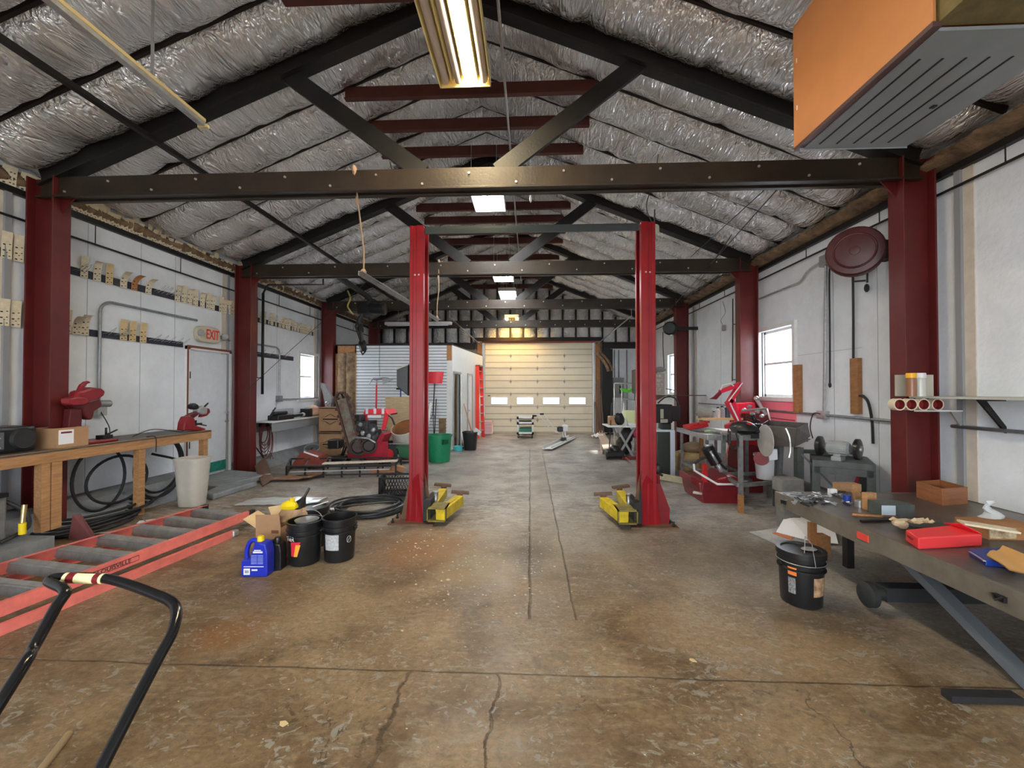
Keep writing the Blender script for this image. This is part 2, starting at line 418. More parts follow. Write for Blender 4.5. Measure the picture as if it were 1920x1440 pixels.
ceil_=b.build('ceiling',foilm); S(ceil_)
# brown fibrous insulation showing at the eaves and gable
def fuzzy(X,s,z0,z1,d,seed):
    b=MB(); rows=[]; n=int((YB-YF-.3)/.07)
    for j in range(8):
        f=j/7; row=[]
        for i in range(n+1):
            y=YF+.12+(YB-YF-.3)*i/n; q=NZ.noise(V((y*2.3,f*3,seed)))*.5+NZ.noise(V((y*7,f*6,seed+4)))*.3
            row.append((X+s*(.02+d*math.sin(PI*min(1,f*1.1))**.7*(1+q*.9)),y,z0+(z1-z0)*f+q*.05*(1 if 0<f<1 else .6)))
        rows.append(row)
    b.sheet(rows,th=0,smooth=False); return b.build('eave_insulation',insul)
tag(fuzzy(XL,1,3.97,4.13,.05,1.),'ragged brown fibre insulation stuffed along the top of the left wall','insulation')
tag(fuzzy(XR,-1,3.93,4.11,.2,2.),'ragged brown fibre insulation stuffed along the top of the right wall','insulation')
# wall top rails and round bars
for nm,X,s in(('trim_1',XL,1),('trim_2',XR,-1)):
    b=MB(); b.bb((X,YF,3.86),(X+.06*s,YB,3.93)); S(b.build(nm,black_steel))
for X,z,s,lb in((XL,3.59,1,'thin black rod running along the upper left wall below the card rail'),(XR,3.70,-1,'thin dark rod running along the top of the right wall')):
    b=MB(); b.cyl((X+.05*s,YF+.2,z),(X+.05*s,YB-.05,z),.014,8)
    for k in range(11): b.cyl((X+.05*s,1.2+k*1.35,z),(X+.05*s,1.2+k*1.35,z+.25),.006,6)
    tag(b.build('wall_rod',black_steel),lb,'rod')
# curbs at base of walls
b=MB(); b.bb((XL,YF,0),(-4.88,4.06,.15)); S(b.build('trim_3',curbm))
b=MB(); b.prism([(XL,4.06,0),(XL,4.06,.3),(-5.55,4.06,.26),(-5.3,4.06,0)],(0,2.6,0)); b.prism([(XL,7.9,0),(XL,7.9,.22),(-5.72,7.9,.2),(-5.5,7.9,0)],(0,3.4,0)); S(b.build('baseboard_left',curbm))
b=MB(); b.bb((XR-.12,YF,0),(XR,YB,.2)); S(b.build('baseboard_right',curbm))
# concrete pads in front of side door
b=MB(); b.prism([(-5.85,6.55,0),(-5.0,6.45,0),(-4.8,7.5,0),(-5.85,7.8,0)],(0,0,.1)); S(b.build('trim_4',curbm,bev=.02))
b=MB(); b.prism([fl(380,935),fl(440,905),fl(482,912),fl(400,938)],(0,0,.09)); S(b.build('trim_5',curbm,bev=.02))
# ---------------------------------------------------------------- columns
def column(X,Y,s,label,grp):
    t=T('steel_column',label,'column',(X,Y,0),0,grp)
    # I section: flanges parallel to Y, web along X
    b=MB(); b.box((0,0,2.05),(.30,.014,4.1)); b.build('web',red_col,t)
    b=MB(); b.box((.158*s,0,2.05),(.016,.19,4.1)); b.build('flange',red_col,t,bev=.003)
    b=MB(); b.box((-.158*s,0,2.05),(.016,.19,4.1)); b.build('flange',red_col,t,bev=.003)
    b=MB(); b.box((0,0,.01),(.42,.32,.02)); b.build('base_plate',red_col,t)
    b=MB(); b.prism([(.166*s,-.008,3.70),(.42*s,-.008,3.98),(.166*s,-.008,3.98)],(0,.016,0)); b.build('gusset',red_col,t)
    return t
names=['nearest','second','third','fourth','fifth']
for i,y in enumerate(TY[1:]):
    column(CLX,y,1,f'dark red steel column at the left wall under the {names[i]} roof truss','columns along the left wall')
    column(CRX,y,-1,f'dark red steel column at the right wall under the {names[i]} roof truss','columns along the right wall')
# trusses
for i,y in enumerate(TY):
    lab='black roof truss behind the camera position' if i==0 else f'{["","brownish black roof truss nearest the camera with the coppery heater in front","black roof truss crossing just beyond the red lift posts","black roof truss with the chain hoist hanging at its left","farthest black roof truss near the overhead door"][i]}'
    t=T('roof_truss',lab,'roof truss')
    H=3.87; x0,x1=CLX-.05,CRX+.05
    b=MB(); b.bb((x0,y-.045,H),(x1,y+.045,H+.235)); b.bb((x0,y-.1,H-.02),(x1,y-.045,H+.005)); b.bb((x0,y+.045,H-.02),(x1,y+.1,H+.005)); b.build('bottom_chord',chord_mat,t,bev=.004)
    for s,xe in((-1,x0),(1,x1)):
        b=MB(); dx=V((xe-XM,0,roofz(xe)-RZ)); n=V((0,0,1))
        b.bar((XM,y,RZ-.07),(xe,y,roofz(xe)-.07),.10,.24); b.bar((XM,y,RZ-.19),(xe,y,roofz(xe)-.19),.17,.015); b.build('rafter',black_steel,t)
        a=V((XM+s*1.98,y,roofz(XM+s*1.98)-.15)); e=V((XM+s*.42,y,H+.2))
        b=MB(); b.bar(a,e,.19,.05,up=(0,1,0)); b.bar(a+V((0,.06,0)),e+V((0,.06,0)),.03,.07,up=(0,1,0)); b.build('web_member',black_steel,t)
    if i>0:
        k=0; x=x0+.3
        while x<x1-.2:
            b=MB(); b.cyl((x,y-.058,H+(.17 if k%2 else .06)),(x,y-.044,H+(.17 if k%2 else .06)),.013 if i<3 else .016,8); b.build('bolt',bolt_mat,t); x+=.52; k+=1
# roof joists with collar ties
bayname=['behind the camera','above the foreground before the nearest truss','between the nearest truss and the second truss','between the second and third trusses','between the third and fourth trusses','between the farthest truss and the end wall']
for y in JY[1:-1]:
    if any(abs(y-q)<.05 for q in TY): continue
    if y<1.6: continue
    bi=1 if y<TY[1] else 2 if y<TY[2] else 3 if y<TY[3] else 4 if y<TY[4] else 5
    t=T('roof_joist',f'dark rafter pair with a red-brown collar tie, {bayname[bi]}','rafter',group=f'rafters {bayname[bi]}')
    for s,xe in((-1,XL+.05),(1,XR-.05)):
        b=MB(); b.bar((XM,y,RZ+.075),(xe,y,roofz(xe)+.075),.034,.12); b.build('rafter',joist_mat,t)
    b=MB(); zc=5.48; hw=1.62
    b.bb((XM-hw,y-.02,zc-.07),(XM+hw,y+.02,zc+.09)); b.bb((XM-hw,y-.05,zc-.08),(XM+hw,y+.02,zc-.065)); b.build('collar_tie',collar_mat,t)
# purlin bars running the length below the foil
def purl(x,r,lb):
    b=MB(); b.box((x,(TY[0]+YB)/2,roofz(x)-.19),(.06,YB-TY[0],.05)); tag(b.build('roof_brace_bar',black_steel),lb,'brace bar')
purl(-4.35,.02,'long dark brace bar running the length of the left roof slope')
# ridge conduits hanging
b=MB(); b.cyl((-.30,2.3,5.35),(-.30,14,5.35),.016,8); tag(b.build('ridge_conduit',silver),'thin grey conduit running under the ridge beside the lamps','conduit')
# gable: foil-wrapped studs above the overhead door
t=T('gable_insulation','silver foil batts tucked between studs above the overhead door','insulation')
x=XL+.1;k=0
while x<XR-.2:
    zt=roofz(x+.25)-.05; z0=DH+.2 if DX0-.3<x<DX1 else 3.45
    rows=[]
    for i in range(9):
        z=z0+(zt-z0)*i/8
        rows.append([(x+.5*u/6,YB-.04-.13*math.sin(PI*u/6)**.6+.02*NZ.noise(V((x+u,z*3,1))),z) for u in range(7)])
    b=MB(); b.sheet(rows,th=0); b.build('foil_batt',foilm,t)
    b=MB(); b.bb((x-.03,YB-.1,z0),(x+.03,YB,zt)); b.build('stud',joist_mat,t)
    x+=.5;k+=1
b=MB(); b.bb((XL,YB-.22,3.2),(DX0-.4,YB-.02,3.42)); b.bb((DX1+.4,YB-.22,3.2),(XR,YB-.02,3.42)); b.bb((DX0-.4,YB-.2,DH+.06),(DX1+.4,YB-.02,DH+.2)); S(b.build('trim_6',joist_mat))
b=MB(); b.bb((XL,YB-.04,0),(DX0-.3,YB-.005,3.2)); S(b.build('trim_7',mat('tan_board',(.42,.36,.26),.7,var=.1)))
b=MB(); b.bb((3.06,YB-.06,0),(XR,YB-.005,3.2)); S(b.build('trim_24',white_wall))
# ---------------------------------------------------------------- overhead door
t=T('door_3','cream sectional overhead door with four small windows at the far end','door'); t['kind']='structure'
yd=YB-.03
nsec=7; sh=DH/nsec
for k in range(nsec):
    z0=k*sh; wz=(k==2)
    b=MB()
    b.bb((DX0,yd-.035,z0-.002),(DX1,yd-.005,z0+.03)); b.bb((DX0,yd-.035,z0+sh-.03),(DX1,yd-.005,z0+sh+.002))
    if not wz: b.bb((DX0,yd-.05,z0+.006),(DX1,yd,z0+sh-.006))
    else:
        w0,w1=z0+.13,z0+sh-.13
        b.bb((DX0,yd-.05,z0+.006),(DX1,yd,w0)); b.bb((DX0,yd-.05,w1),(DX1,yd,z0+sh-.006))
        xs=DX0
        for q in range(4):
            xa=DX0+.24+q*.99; xb=xa+.6; b.bb((xs,yd-.05,w0),(xa,yd,w1)); xs=xb
        b.bb((xs,yd-.05,w0),(DX1,yd,w1))
    if not wz: b.bb((DX0,yd-.052,z0+sh*.5-.009),(DX1,yd-.049,z0+sh*.5+.009),mi=1)
    b.bb((DX0,yd-.054,z0+.03),(DX1,yd-.049,z0+.045),mi=1)
    b.build('door_panel',[doorm,mat('door_groove',(.2,.18,.14),.6)],t,bev=.006)
    if wz:
        for q in range(4):
            xa=DX0+.24+q*.99; f=MB()
            for (a,c) in(((xa-.02,w0-.02),(xa+.62,w0)),((xa-.02,w1),(xa+.62,w1+.02)),((xa-.02,w0),(xa,w1)),((xa+.6,w0),(xa+.62,w1))):
                f.bb((a[0],yd-.065,a[1]),(c[0],yd-.045,c[1]))
            fo=f.build('window_frame',whitep,t); g=MB(); g.bb((xa,yd-.03,w0),(xa+.6,yd-.026,w1)); g.build('pane',glassm,fo)
for k in range(1,nsec):
    for q in range(3):
        xx=DX0+.98+q*1.02; b=MB(); z=k*sh
        b.prism([(xx,yd-.06,z-.1),(xx+.03,yd-.06,z),(xx,yd-.06,z+.1),(xx-.03,yd-.06,z)],(0,-.012,0)); b.cyl((xx-.05,yd-.068,z),(xx+.05,yd-.068,z),.012,6); b.build('hinge',gray_pl,t)
b=MB(); b.bb((DX0+.1,yd-.06,sh*2.86),(DX0+.2,yd-.05,sh*2.92)); b.build('latch',blk,t)
for s,x in((-1,DX0-.07),(1,DX1+.07)):
    b=MB(); b.bb((x-.04,yd-.12,0),(x+.04,yd-.04,DH)); b.build('track',silver,t)
for nm,xa,xb in(('trim_8',DX0-.3,DX0-.12),('trim_9',DX1+.12,DX1+.3)):
    b=MB(); b.bb((xa,yd-.1,0),(xb,yd+.02,DH+.2)); S(b.build(nm,woodd))
b=MB(); b.bb((DX0-.12,yd-.1,DH),(DX1+.12,yd,DH+.1)); S(b.build('trim_10',mat('header_red',(.3,.08,.04),.6)))
# door hanger struts
for x,lb in((DX0-.1,'grey angle strut bracing the overhead door track at the left'),(DX1+.1,'grey angle strut bracing the overhead door track at the right')):
    s=-1 if x<0 else 1
    b=MB(); b.bar((x,yd-.3,3.3),(x+s*.85,13.6,4.05),.05,.01); b.bar((x+s*.85,13.6,4.05),(x+s*.85,13.6,4.7),.05,.01); tag(b.build('track_strut',silver),lb,'strut')
# ---------------------------------------------------------------- side windows
def window(nm,X,s,ya,yb,za,zb):
    t=T(nm,'white sash window in the side wall','window'); t['kind']='structure'; 
    b=MB(); w=.07
    for (y0,y1,z0,z1) in((ya-w,yb+w,zb,zb+w),(ya-w,yb+w,za-w,za),(ya-w,ya,za,zb),(yb,yb+w,za,zb)):
        b.bb((X-.02*s,y0,z0),(X+.05*s,y1,z1))
    b.build('window_frame',whitep,t)
    b=MB(); w=.045; zm=(za+zb)/2
    for (y0,y1,z0,z1) in((ya,yb,zb-w,zb),(ya,yb,za,za+w),(ya,ya+w,za,zb),(yb-w,yb,za,zb),(ya,yb,zm-.02,zm+.02)):
        b.bb((X-.09*s,y0,z0),(X-.05*s,y1,z1))
    b.build('sash',whitep,t)
    b=MB(); b.bb((X-.075*s,ya,za),(X-.071*s,yb,zb)); b.build('pane',glassm,t)
    del t['label'],t['category']
window('window_1',XL,1,10.22,11.1,1.42,2.56)
window('window_2',XR,-1,6.98,7.95,1.52,2.72)
window('window_3',XR,-1,12.3,13.1,1.52,2.72)
del D.objects['door_3']['category'],D.objects['door_3']['label']
# pink board below right window
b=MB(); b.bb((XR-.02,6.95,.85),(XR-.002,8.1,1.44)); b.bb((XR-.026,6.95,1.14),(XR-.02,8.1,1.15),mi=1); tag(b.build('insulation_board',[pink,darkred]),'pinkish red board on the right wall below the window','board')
# wall strips: grey paints the shadow beside each column, beige the drip stain
def wbox(X,ya,yb,za,zb,d,m,nm,lb,cat):
    s=1 if X<0 else -1
    b=MB(); b.bb((X,ya,za),(X+d*s,yb,zb)); return tag(b.build(nm,m),lb,cat)
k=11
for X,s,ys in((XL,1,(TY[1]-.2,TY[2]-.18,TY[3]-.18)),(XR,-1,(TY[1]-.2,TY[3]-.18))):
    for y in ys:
        b=MB(); b.bb((X,y-.04,0),(X+.04*s,y+.02,3.86)); b.bb((X,y-.14,0),(X+.012*s,y-.04,3.86),mi=1); S(b.build(f'trim_{k}',[mat('column_shadow_grey',(.30,.31,.33),.7),mat('beige_strip',(.62,.55,.46),.7,var=.1)])); k+=1
# fine seams between wall panels
b=MB()
for y in(5.2,5.95,6.55,9.3,1.9,3.1): b.bb((XL,y,0.25),(XL+.003,y+.006,3.85))
for y in(4.95,5.35,6.1,9.6,3.2,2.2): b.bb((XR-.003,y,.25),(XR,y+.006,3.7))
b.bb((XR-.003,5.6,2.2),(XR,6.9,2.205)); S(b.build(f'trim_{k}',mat('seam_grey',(.42,.44,.46),.8))); k+=1
# side door
t=T('door_1','white steel side door below the EXIT sign','door'); del t['label'],t['category']; t['kind']='structure'
ya,yb=6.82,7.74
b=MB(); b.bb((XL,ya,.14),(XL+.03,yb,2.32)); dp=b.build('door_leaf',mat('door_white',(.7,.73,.77),.5,var=.05),t,bev=.004)
b=MB(); b.bb((XL,ya-.06,0.05),(XL+.05,ya,2.4)); b.bb((XL,yb,.05),(XL+.05,yb+.06,2.4)); b.bb((XL,ya-.06,2.34),(XL+.05,yb+.06,2.4)); b.build('door_frame',whitep,t)
b=MB(); b.bb((XL+.03,ya-.05,2.37),(XL+.055,yb+.03,2.41)); b.bb((XL+.045,ya-.065,.4),(XL+.055,ya-.04,2.4)); b.build('rust_edge',mat('door_rust',(.2,.06,.03),.7),t)
b=MB(); b.bb((XL+.03,ya+.05,.14),(XL+.034,yb,.32)); b.build('kick_plate',mat('kick_green',(.0,.12,.09),.4,col2=(.03,.25,.2),scale=14),t)
for z in(1.22,1.05): b=MB(); b.lathe([(0,.05),(.03,.048),(.032,.02),(.02,0)],(XL+.03,yb-.07,z),(1,0,0),12); b.build('door_knob' if z<1.2 else 'deadbolt',silver,t)
for z in(1.9,.7): b=MB(); b.cyl((XL+.045,ya-.005,z-.06),(XL+.045,ya-.005,z+.06),.012,8); b.build('hinge',blk,t)
# ---------------------------------------------------------------- lamps
tubeon=mat('tube_lit',(1,1,1),.5,emit=(1,.86,.62),estr=75)
tubeon2=mat('tube_lit_cool',(1,1,1),.5,emit=(.95,.98,1),estr=34)
tubewarm=mat('tube_lit_warm',(1,1,1),.5,emit=(1,.66,.22),estr=100)
tubeoff=mat('tube_off',(.6,.5,.42),.4)
refl_y=mat('reflector_yellow',(.95,.80,.36),.4)
def lamp(x,y,z,L,W,label,lit,refl,ntube,tm,r=.019):
    t=T('fluorescent_lamp',label,'lamp',(x,y,z),0,None)
    b=MB(); h=.09
    b.bb((-W/2,-L/2,0),(-W/2+.012,L/2,h)); b.bb((W/2-.012,-L/2,0),(W/2,L/2,h)); b.bb((-W/2,-L/2,0),(W/2,-L/2+.012,h)); b.bb((-W/2,L/2-.012,0),(W/2,L/2,h)); b.bb((-W/2,-L/2,h),(W/2,L/2,h+.02))
    b.build('housing',refl,t)
    p=W/ntube
    for k in range(ntube):
        xx=-W/2+p*(k+.5)
        b=MB()
        pr=[(xx-p*.48,.015),(xx-p*.3,h-.01),(xx+p*.3,h-.01),(xx+p*.48,.015)]
        for (a,c) in zip(pr,pr[1:]): b.bar(((a[0]+c[0])/2,-L/2+.05,(a[1]+c[1])/2),((a[0]+c[0])/2,L/2-.05,(a[1]+c[1])/2),math.hypot(c[0]-a[0],c[1]-a[1]),.003,up=V((-(c[1]-a[1]),0,c[0]-a[0])).normalized())
        rf=b.build('reflector',refl,t)
        b=MB(); b.cyl((xx,-L/2+.05,.045),(xx,L/2-.05,.045),r,10); b.build('tube',tm if k in lit else tubeoff,rf)
        b=MB(); b.box((xx,L/2-.04,.045),(.03,.03,.05)); b.box((xx,-L/2+.04,.045),(.03,.03,.05)); b.build('lamp_socket',refl,rf)
    for sx in(-W*.35,W*.35):
        for sy in(-L*.42,L*.42):
            b=MB(); b.cyl((sx,sy,h+.02),(sx,sy,max(.35,5.4-z)),.004,6); b.build('hanger_wire',silver,t)
    return t
lamp(-.69,3.33,4.9,2.1,.55,'large yellow-edged fluorescent lamp nearest the camera with only some tubes lit',(2,),refl_y,4,tubeon,.042)
lamp(-.70,6.75,4.85,1.25,.55,'bright white lamp fixture just beyond the nearest truss',(0,1,2,3),whitep,4,tubeon2)
p=at(945,527,11.0); lamp(p.x,10.5,p.z,1.2,.53,'bright white lamp fixture seen just below the second truss',(0,1,2,3),whitep,4,tubeon2)
p=at(954,561,13.4); lamp(p.x,12.9,p.z,1.2,.53,'bright white lamp fixture seen just above the third truss',(0,1,2,3),whitep,4,tubeon2)
p=at(961,603,15.3); lamp(p.x,14.9,p.z,.9,.5,'warm yellow lamp fixture farthest away before the overhead door',(0,3),refl_y,4,tubewarm)
# white strip light over the office
p=at(722,607,13.); q=at(847,607,13.)
t=T('strip_light','unlit white strip light hanging level over the slatted office','lamp')
b=MB(); b.box(((p.x+q.x)/2,13,p.z),(q.x-p.x,.14,.1)); b.build('housing',whitep,t,bev=.02)
b=MB(); b.cyl((p.x+.1,12.93,p.z-.07),(q.x-.1,12.93,p.z-.07),.018,10); b.build('tube',paper,t)
for k in(.2,.8): b=MB(); x=p.x+(q.x-p.x)*k; b.cyl((x,13,p.z+.05),(x,13,roofz(x)-.02),.008,6); b.build('hanger_wire',ropem,t)
# slotted angle hung on ropes
t=T('slotted_angle','long galvanized slotted angle hung level on ropes beside the left lift post','hanging rail')
a=at(672,512,4.62); e=at(822,602,7.75)
b=MB(); b.bar(a,e,.006,.05); b.bar(a+V((.022,0,.022)),e+V((.022,0,.022)),.045,.005)
n=36
for k in range(n):
    u=a.lerp(e,(k+.5)/n); b.box(u+V((-.004,0,-.002)),(.003,.028,.016),mi=1)
b.build('angle_rail',[silver,darkm],t)
for nm,p0,top in(('rope',a.lerp(e,.04),at(664,318,4.5)),('rope',e.lerp(a,.03),V((e.x-.03,7.9,4.12)))):
    mid=p0.lerp(top,.5)+V((.02,0,0))
    b=MB(); b.tube([p0,p0+V((.004,0,.3)),mid,top],.009,7)
    b.blob(p0+V((0,0,.05)),(.03,.03,.035),jit=.2); b.blob(top,(.025,.035,.05),jit=.2); b.blob(p0.lerp(top,.72),(.02,.02,.05),jit=.2)
    b.build('rope',ropem,t)
# overhead rail top left
t=T('overhead_rail','bright galvanized strut rail with a yellow perforated angle hanging under the left roof','overhead rail')
a=at(380,236,3.9); c=at(70,-10,1.75); c=V((a.x-.0,1.72,a.z))
b=MB(); b.bar(a,c,.05,.012); b.bar(a+V((.025,0,.02)),c+V((.025,0,.02)),.008,.05); b.bar(a+V((-.025,0,.02)),c+V((-.025,0,.02)),.008,.05); b.build('channel',silver,t)
b=MB(); pz=V((.03,0,.05)); b.bar(a+pz,c+pz,.006,.03); 
yy=mat('rail_yellow',(.75,.6,.3),.4,metal=.3)
b.build('yellow_edge',yy,t)
b=MB(); b.box(a+V((0,.01,0)),(.1,.03,.03)); b.build('end_bracket',yy,t)
b=MB(); u=a.lerp(c,.93)+V((.08,0,.05)); w=a.lerp(c,.66)+V((.08,0,.05)); b.bar(u,w,.05,.006)
for k in range(14): b.box(u.lerp(w,(k+.5)/14)+V((0,0,-.004)),(.012,.012,.003),mi=1)
b.build('perforated_angle',[yy,darkm],t)
for k in(.25,.8): b=MB(); u=a.lerp(c,k); b.bar(u,V((u.x,u.y,roofz(u.x)+.05)),.03,.004,up=(0,1,0)); b.build('hanger_strap',silver,t)
# heater
zb=3.66; hx0,hx1=2.24,3.12; hy0,hy1=2.09,3.58; hz=zb+1.05
t=T('unit_heater','big copper-coloured unit heater with grey slotted underside hanging top right','heater')
b=MB(); b.bb((hx0,hy0+.28,zb+.035),(hx0+.02,hy1,hz)); 
for (y,z) in((hy1-.05,zb+.35),(hy1-.05,zb+.75)): b.box((hx0-.003,y,z),(.006,.008,.04),mi=1)
b.build('side_panel',[copper,textw],t,bev=.004)
b=MB(); b.bb((hx0+.02,hy1-.02,zb+.035),(hx1,hy1,hz)); b.build('front_panel',copper,t)
b=MB(); b.bb((hx1-.02,hy0+.28,zb+.035),(hx1,hy1-.02,hz)); b.build('side_panel',copper,t)
b=MB(); b.bb((hx0,hy0+.28,hz),(hx1,hy1,hz+.02)); b.build('top_panel',copper,t)
b=MB(); b.bb((hx0+.05,hy0+.3,zb),(hx1-.01,hy1-.05,zb+.02))
b.bb((hx0+.02,hy1-.05,zb-.01),(hx1,hy1-.045,zb+.03)); b.bb((hx0+.02,hy1-.02,zb+.02),(hx1,hy1-.005,zb+.04))
b.build('bottom_panel',heatg,t)
b=MB(); b.bb((hx0,hy0+.28,zb+.01),(hx0+.05,hy1,zb+.04)); b.build('corner_trim',mat('heater_trim',(.1,.05,.05),.4),t)
for k in range(5):
    x=hx0+.13+k*.135; b=MB(); b.bb((x-.006,hy0+.5,zb-.004),(x+.006,hy1-.12,zb+.002)); b.build('louver_slot',darkm,t)
b=MB(); b.box((hx0+.62,hy1-.55,zb-.004),(.03,.03,.01)); b.build('bolt',darkm,t)
b=MB(); b.bb((hx0+.03,hy0,zb+.03),(hx1,hy0+.3,zb+.5)); b.build('burner_box',mat('dirty_brass',(.12,.09,.035),.7,col2=(.2,.15,.05),scale=8),t)
b=MB(); b.cyl((hx0+.55,hy0+.05,zb),(hx0+.95,hy0+.05,zb),.03,10); b.build('gas_pipe',rust,t)
for (x,y) in((hx0+.1,hy0+.5),(hx0+.1,hy1-.2),(hx1-.1,hy0+.5),(hx1-.1,hy1-.2)): b=MB(); b.cyl((x,y,hz),(x,y,max(hz+.05,roofz(x)+.05)),.01,6); b.build('hanger_rod',silver,t)
# ---------------------------------------------------------------- wall rails and cards (left)
def railobj(ya,yb,z,h,lb,hooks=()):
    t=T('card_rail',lb,'rail')
    b=MB(); b.bb((XL+.004,ya,z),(XL+.02,yb,z+h)); b.build('rail_strip',mat('rail_dark',(.02,.02,.035),.5),t)
    for y in hooks:
        b=MB(); b.tube([(XL+.02,y,z+h*.6),(XL+.1,y+.01,z+h*.8),(XL+.19,y+.03,z+h+.05),(XL+.15,y+.05,z+h+.02),(XL+.04,y+.06,z+h*.5)],.003,5); b.build('wire_hook',silver,t)
    return t
KP={'A':[(.012,-.02),(.014,.06),(.02,.15),(.035,.25)],
    'B':[(.012,-.02),(.014,.07),(.035,.16),(.08,.215),(.12,.21)],
    'C':[(.012,-.02),(.016,.06),(.05,.12),(.11,.16),(.18,.175)],
    'E':[(.012,0),(.02,.07),(.04,.13),(.06,.17)]}
def cardmesh(kind,m,w=.075):
    b=MB(); P=KP[kind]; rows=[]; sp=smooth_path([V((a,0,c)) for a,c in P],3)
    for q in sp: rows.append([(q.x,-w/2,q.z),(q.x,w/2,q.z)])
    n0=0
    b.sheet([[V(p)+V((0,0,0)) for p in r] for r in rows],th=0)
    b.sheet([[V(p)+V((.003,0,0)) for p in r] for r in rows],th=0)
    for q in sp[1:7:2]:
        b.box((q.x+.005,-.018,q.z),(.006,.016,.012),mi=1); b.box((q.x+.005,.02,q.z+.008),(.006,.012,.008),mi=1)
    b.box((sp[2].x+.01,0,sp[2].z+.01),(.02,.006,.006),mi=1)
    return b
protos={}
def cardobj(kind,m,y,z,lb,grp,rz=0.,sc=1.):
    key=(kind,m.name)
    if key not in protos:
        o=cardmesh(kind,m).build('slotted_card',[m,textb]); protos[key]=o
    else:
        o=protos[key].copy(); COL.objects.link(o)
    o.location=(XL+.022,y,z); o.rotation_euler=(0,0,rz); o.scale=(sc,sc,sc); tag(o,lb,'card',grp); return o
tanc=mat('tan_card',(.62,.46,.24),.7,var=.15,scale=20)
brownc=mat('brown_card',(.45,.2,.08),.7)
ypx=lambda x: wx(x,600,XL).y
railobj(4.75,7.78,3.12,.1,'dark upper card rail on the left wall between the two nearest columns',[ypx(x) for x in(133,140,285,292,300,310,318)])
railobj(4.8,6.7,2.36,.09,'short dark card rail on the left wall ending at the side door',[ypx(x) for x in(190,212,220,278,292,306,321,333)])
railobj(3.0,4.38,3.12,.1,'dark card rail on the left wall before the nearest column, upper one',[4.0])
railobj(3.0,4.38,2.36,.09,'dark card rail on the left wall before the nearest column, lower one',[])
railobj(8.15,10.9,3.1,.1,'dark card rail on the left wall crowded with cards beyond the second column')
railobj(8.2,9.95,2.36,.1,'empty dark card rail on the left wall beside the far window',[8.6,8.9,9.2,9.5])
row1=[(152,'A',0),(177,'B',0),(200,'A',1),(227,'C',0),(247,'C',2),(274,'C',0),(329,'B',0),(341,'A',0),(352,'B',0),(363,'A',0),(376,'B',0),(387,'A',0),(395,'B',0),(411,'A',0),(417,'B',0),(425,'B',0),(434,'A',0)]
for x,k,c in row1:
    far=x>320
    lb='cream slotted card in the tight cluster at the far end of the upper rail' if far else {152:'tall cream card nearest the first left column on the upper wall rail',177:'curved cream card with a red edge, second on the upper wall rail',200:'tan-edged tall card, third on the upper wall rail',227:'cream card folded outward, fourth on the upper wall rail',247:'brown folded card on the upper wall rail',274:'cream folded card beyond the brown one on the upper wall rail'}[x]
    cardobj(k,[cream,tanc,brownc][c],ypx(x),3.13,lb,'cards clustered at the far end of the upper rail' if far else 'cards spread along the upper rail',rz=random.uniform(-.5,-.2),sc=1.05)
for x,k,c,lb in((122,'A',0,'pale card next to the first left column on the lower wall rail'),(140,'C',0,'white card flopping outward on the lower wall rail'),(155,'B',0,'white card just left of the bent grey conduit'),(228,'A',1,'tan slotted card, leftmost of the three on the lower rail'),(245,'A',1,'tan slotted card, middle one of the three on the lower rail'),(265,'A',1,'tan slotted card, rightmost of the three on the lower rail')):
    cardobj(k,[cream,tanc][c],ypx(x),2.38,lb,'cards on the lower rail',rz=random.uniform(-.5,-.3),sc=1.1)
for x,z,lb in((5,3.13,'cream card at the left picture edge on the upper rail'),(28,3.13,'cream card just before the first left column, upper rail'),(2,2.38,'cream card at the left picture edge on the lower rail'),(24,2.38,'cream card just before the first left column, lower rail')):
    cardobj('A',cream,ypx(x),z,lb,'cards before the nearest column',rz=-.3,sc=1.1)
x=130
while x<447:
    if random.random()<.93: cardobj(random.choice('EEEA') if x>175 else 'E',cream,ypx(x),3.93,'cream slotted card under the eave between the two nearest left columns','eave cards between first and second columns',rz=random.uniform(-.5,0),sc=random.uniform(.9,1.15))
    x+=random.uniform(7.2,10.5)
for x in(3,10,38,47,56): cardobj('E',cream,ypx(x),3.93,'cream slotted card in the row under the eave left of the nearest column','eave cards left of the nearest column',rz=random.uniform(-.4,0),sc=1.2)
y=8.2
while y<11.0:
    cardobj(random.choice('EEAA'),cream,y,3.93,'cream slotted card in the row under the eave beyond the second left column','eave cards beyond the second column',rz=random.uniform(-.5,.2),sc=random.uniform(.9,1.25)); y+=random.uniform(.1,.17)
y=8.2
while y<10.9:
    cardobj(random.choice('AABC'),cream,y,3.12,'cream slotted card on the crowded rail beyond the second left column','cards on the far crowded rail',rz=random.uniform(-.6,.1),sc=random.uniform(.85,1.1)); y+=random.uniform(.09,.16)
# exit sign
c=wx(386,628,XL+.02); t=T('exit_sign','cream oval EXIT sign with two emergency lamp heads above the side door','sign')
b=MB(); pts=[]
for k in range(24):
    a=2*PI*k/24; u,v=math.cos(a),math.sin(a); pts.append((XL,c.y+.26*math.copysign(abs(u)**.5,u),c.z+.145*math.copysign(abs(v)**.6,v)))
b.prism(pts,(.1,0,0)); b.build('sign_body',mat('sign_cream',(.55,.5,.36),.5),t,bev=.02)
text('EXIT',.24,textr,t,frame_mat((XL+.103,c.y+.06,c.z),(0,1,0),(0,0,1)),sx=.62,bold=.004)
for y in(c.y-.2,c.y+.36):
    b=MB(); b.lathe([(0,.09),(.055,.085),(.06,.06),(.03,0),(0,0)],(XL+.07,y,c.z+.02),(.8,-.5,-.2),12); b.build('lamp_head',silver,t)
    b=MB(); b.cyl((XL+.02,y,c.z+.02),(XL+.09,y,c.z+.02),.014,8); b.build('lamp_arm',blk,t)
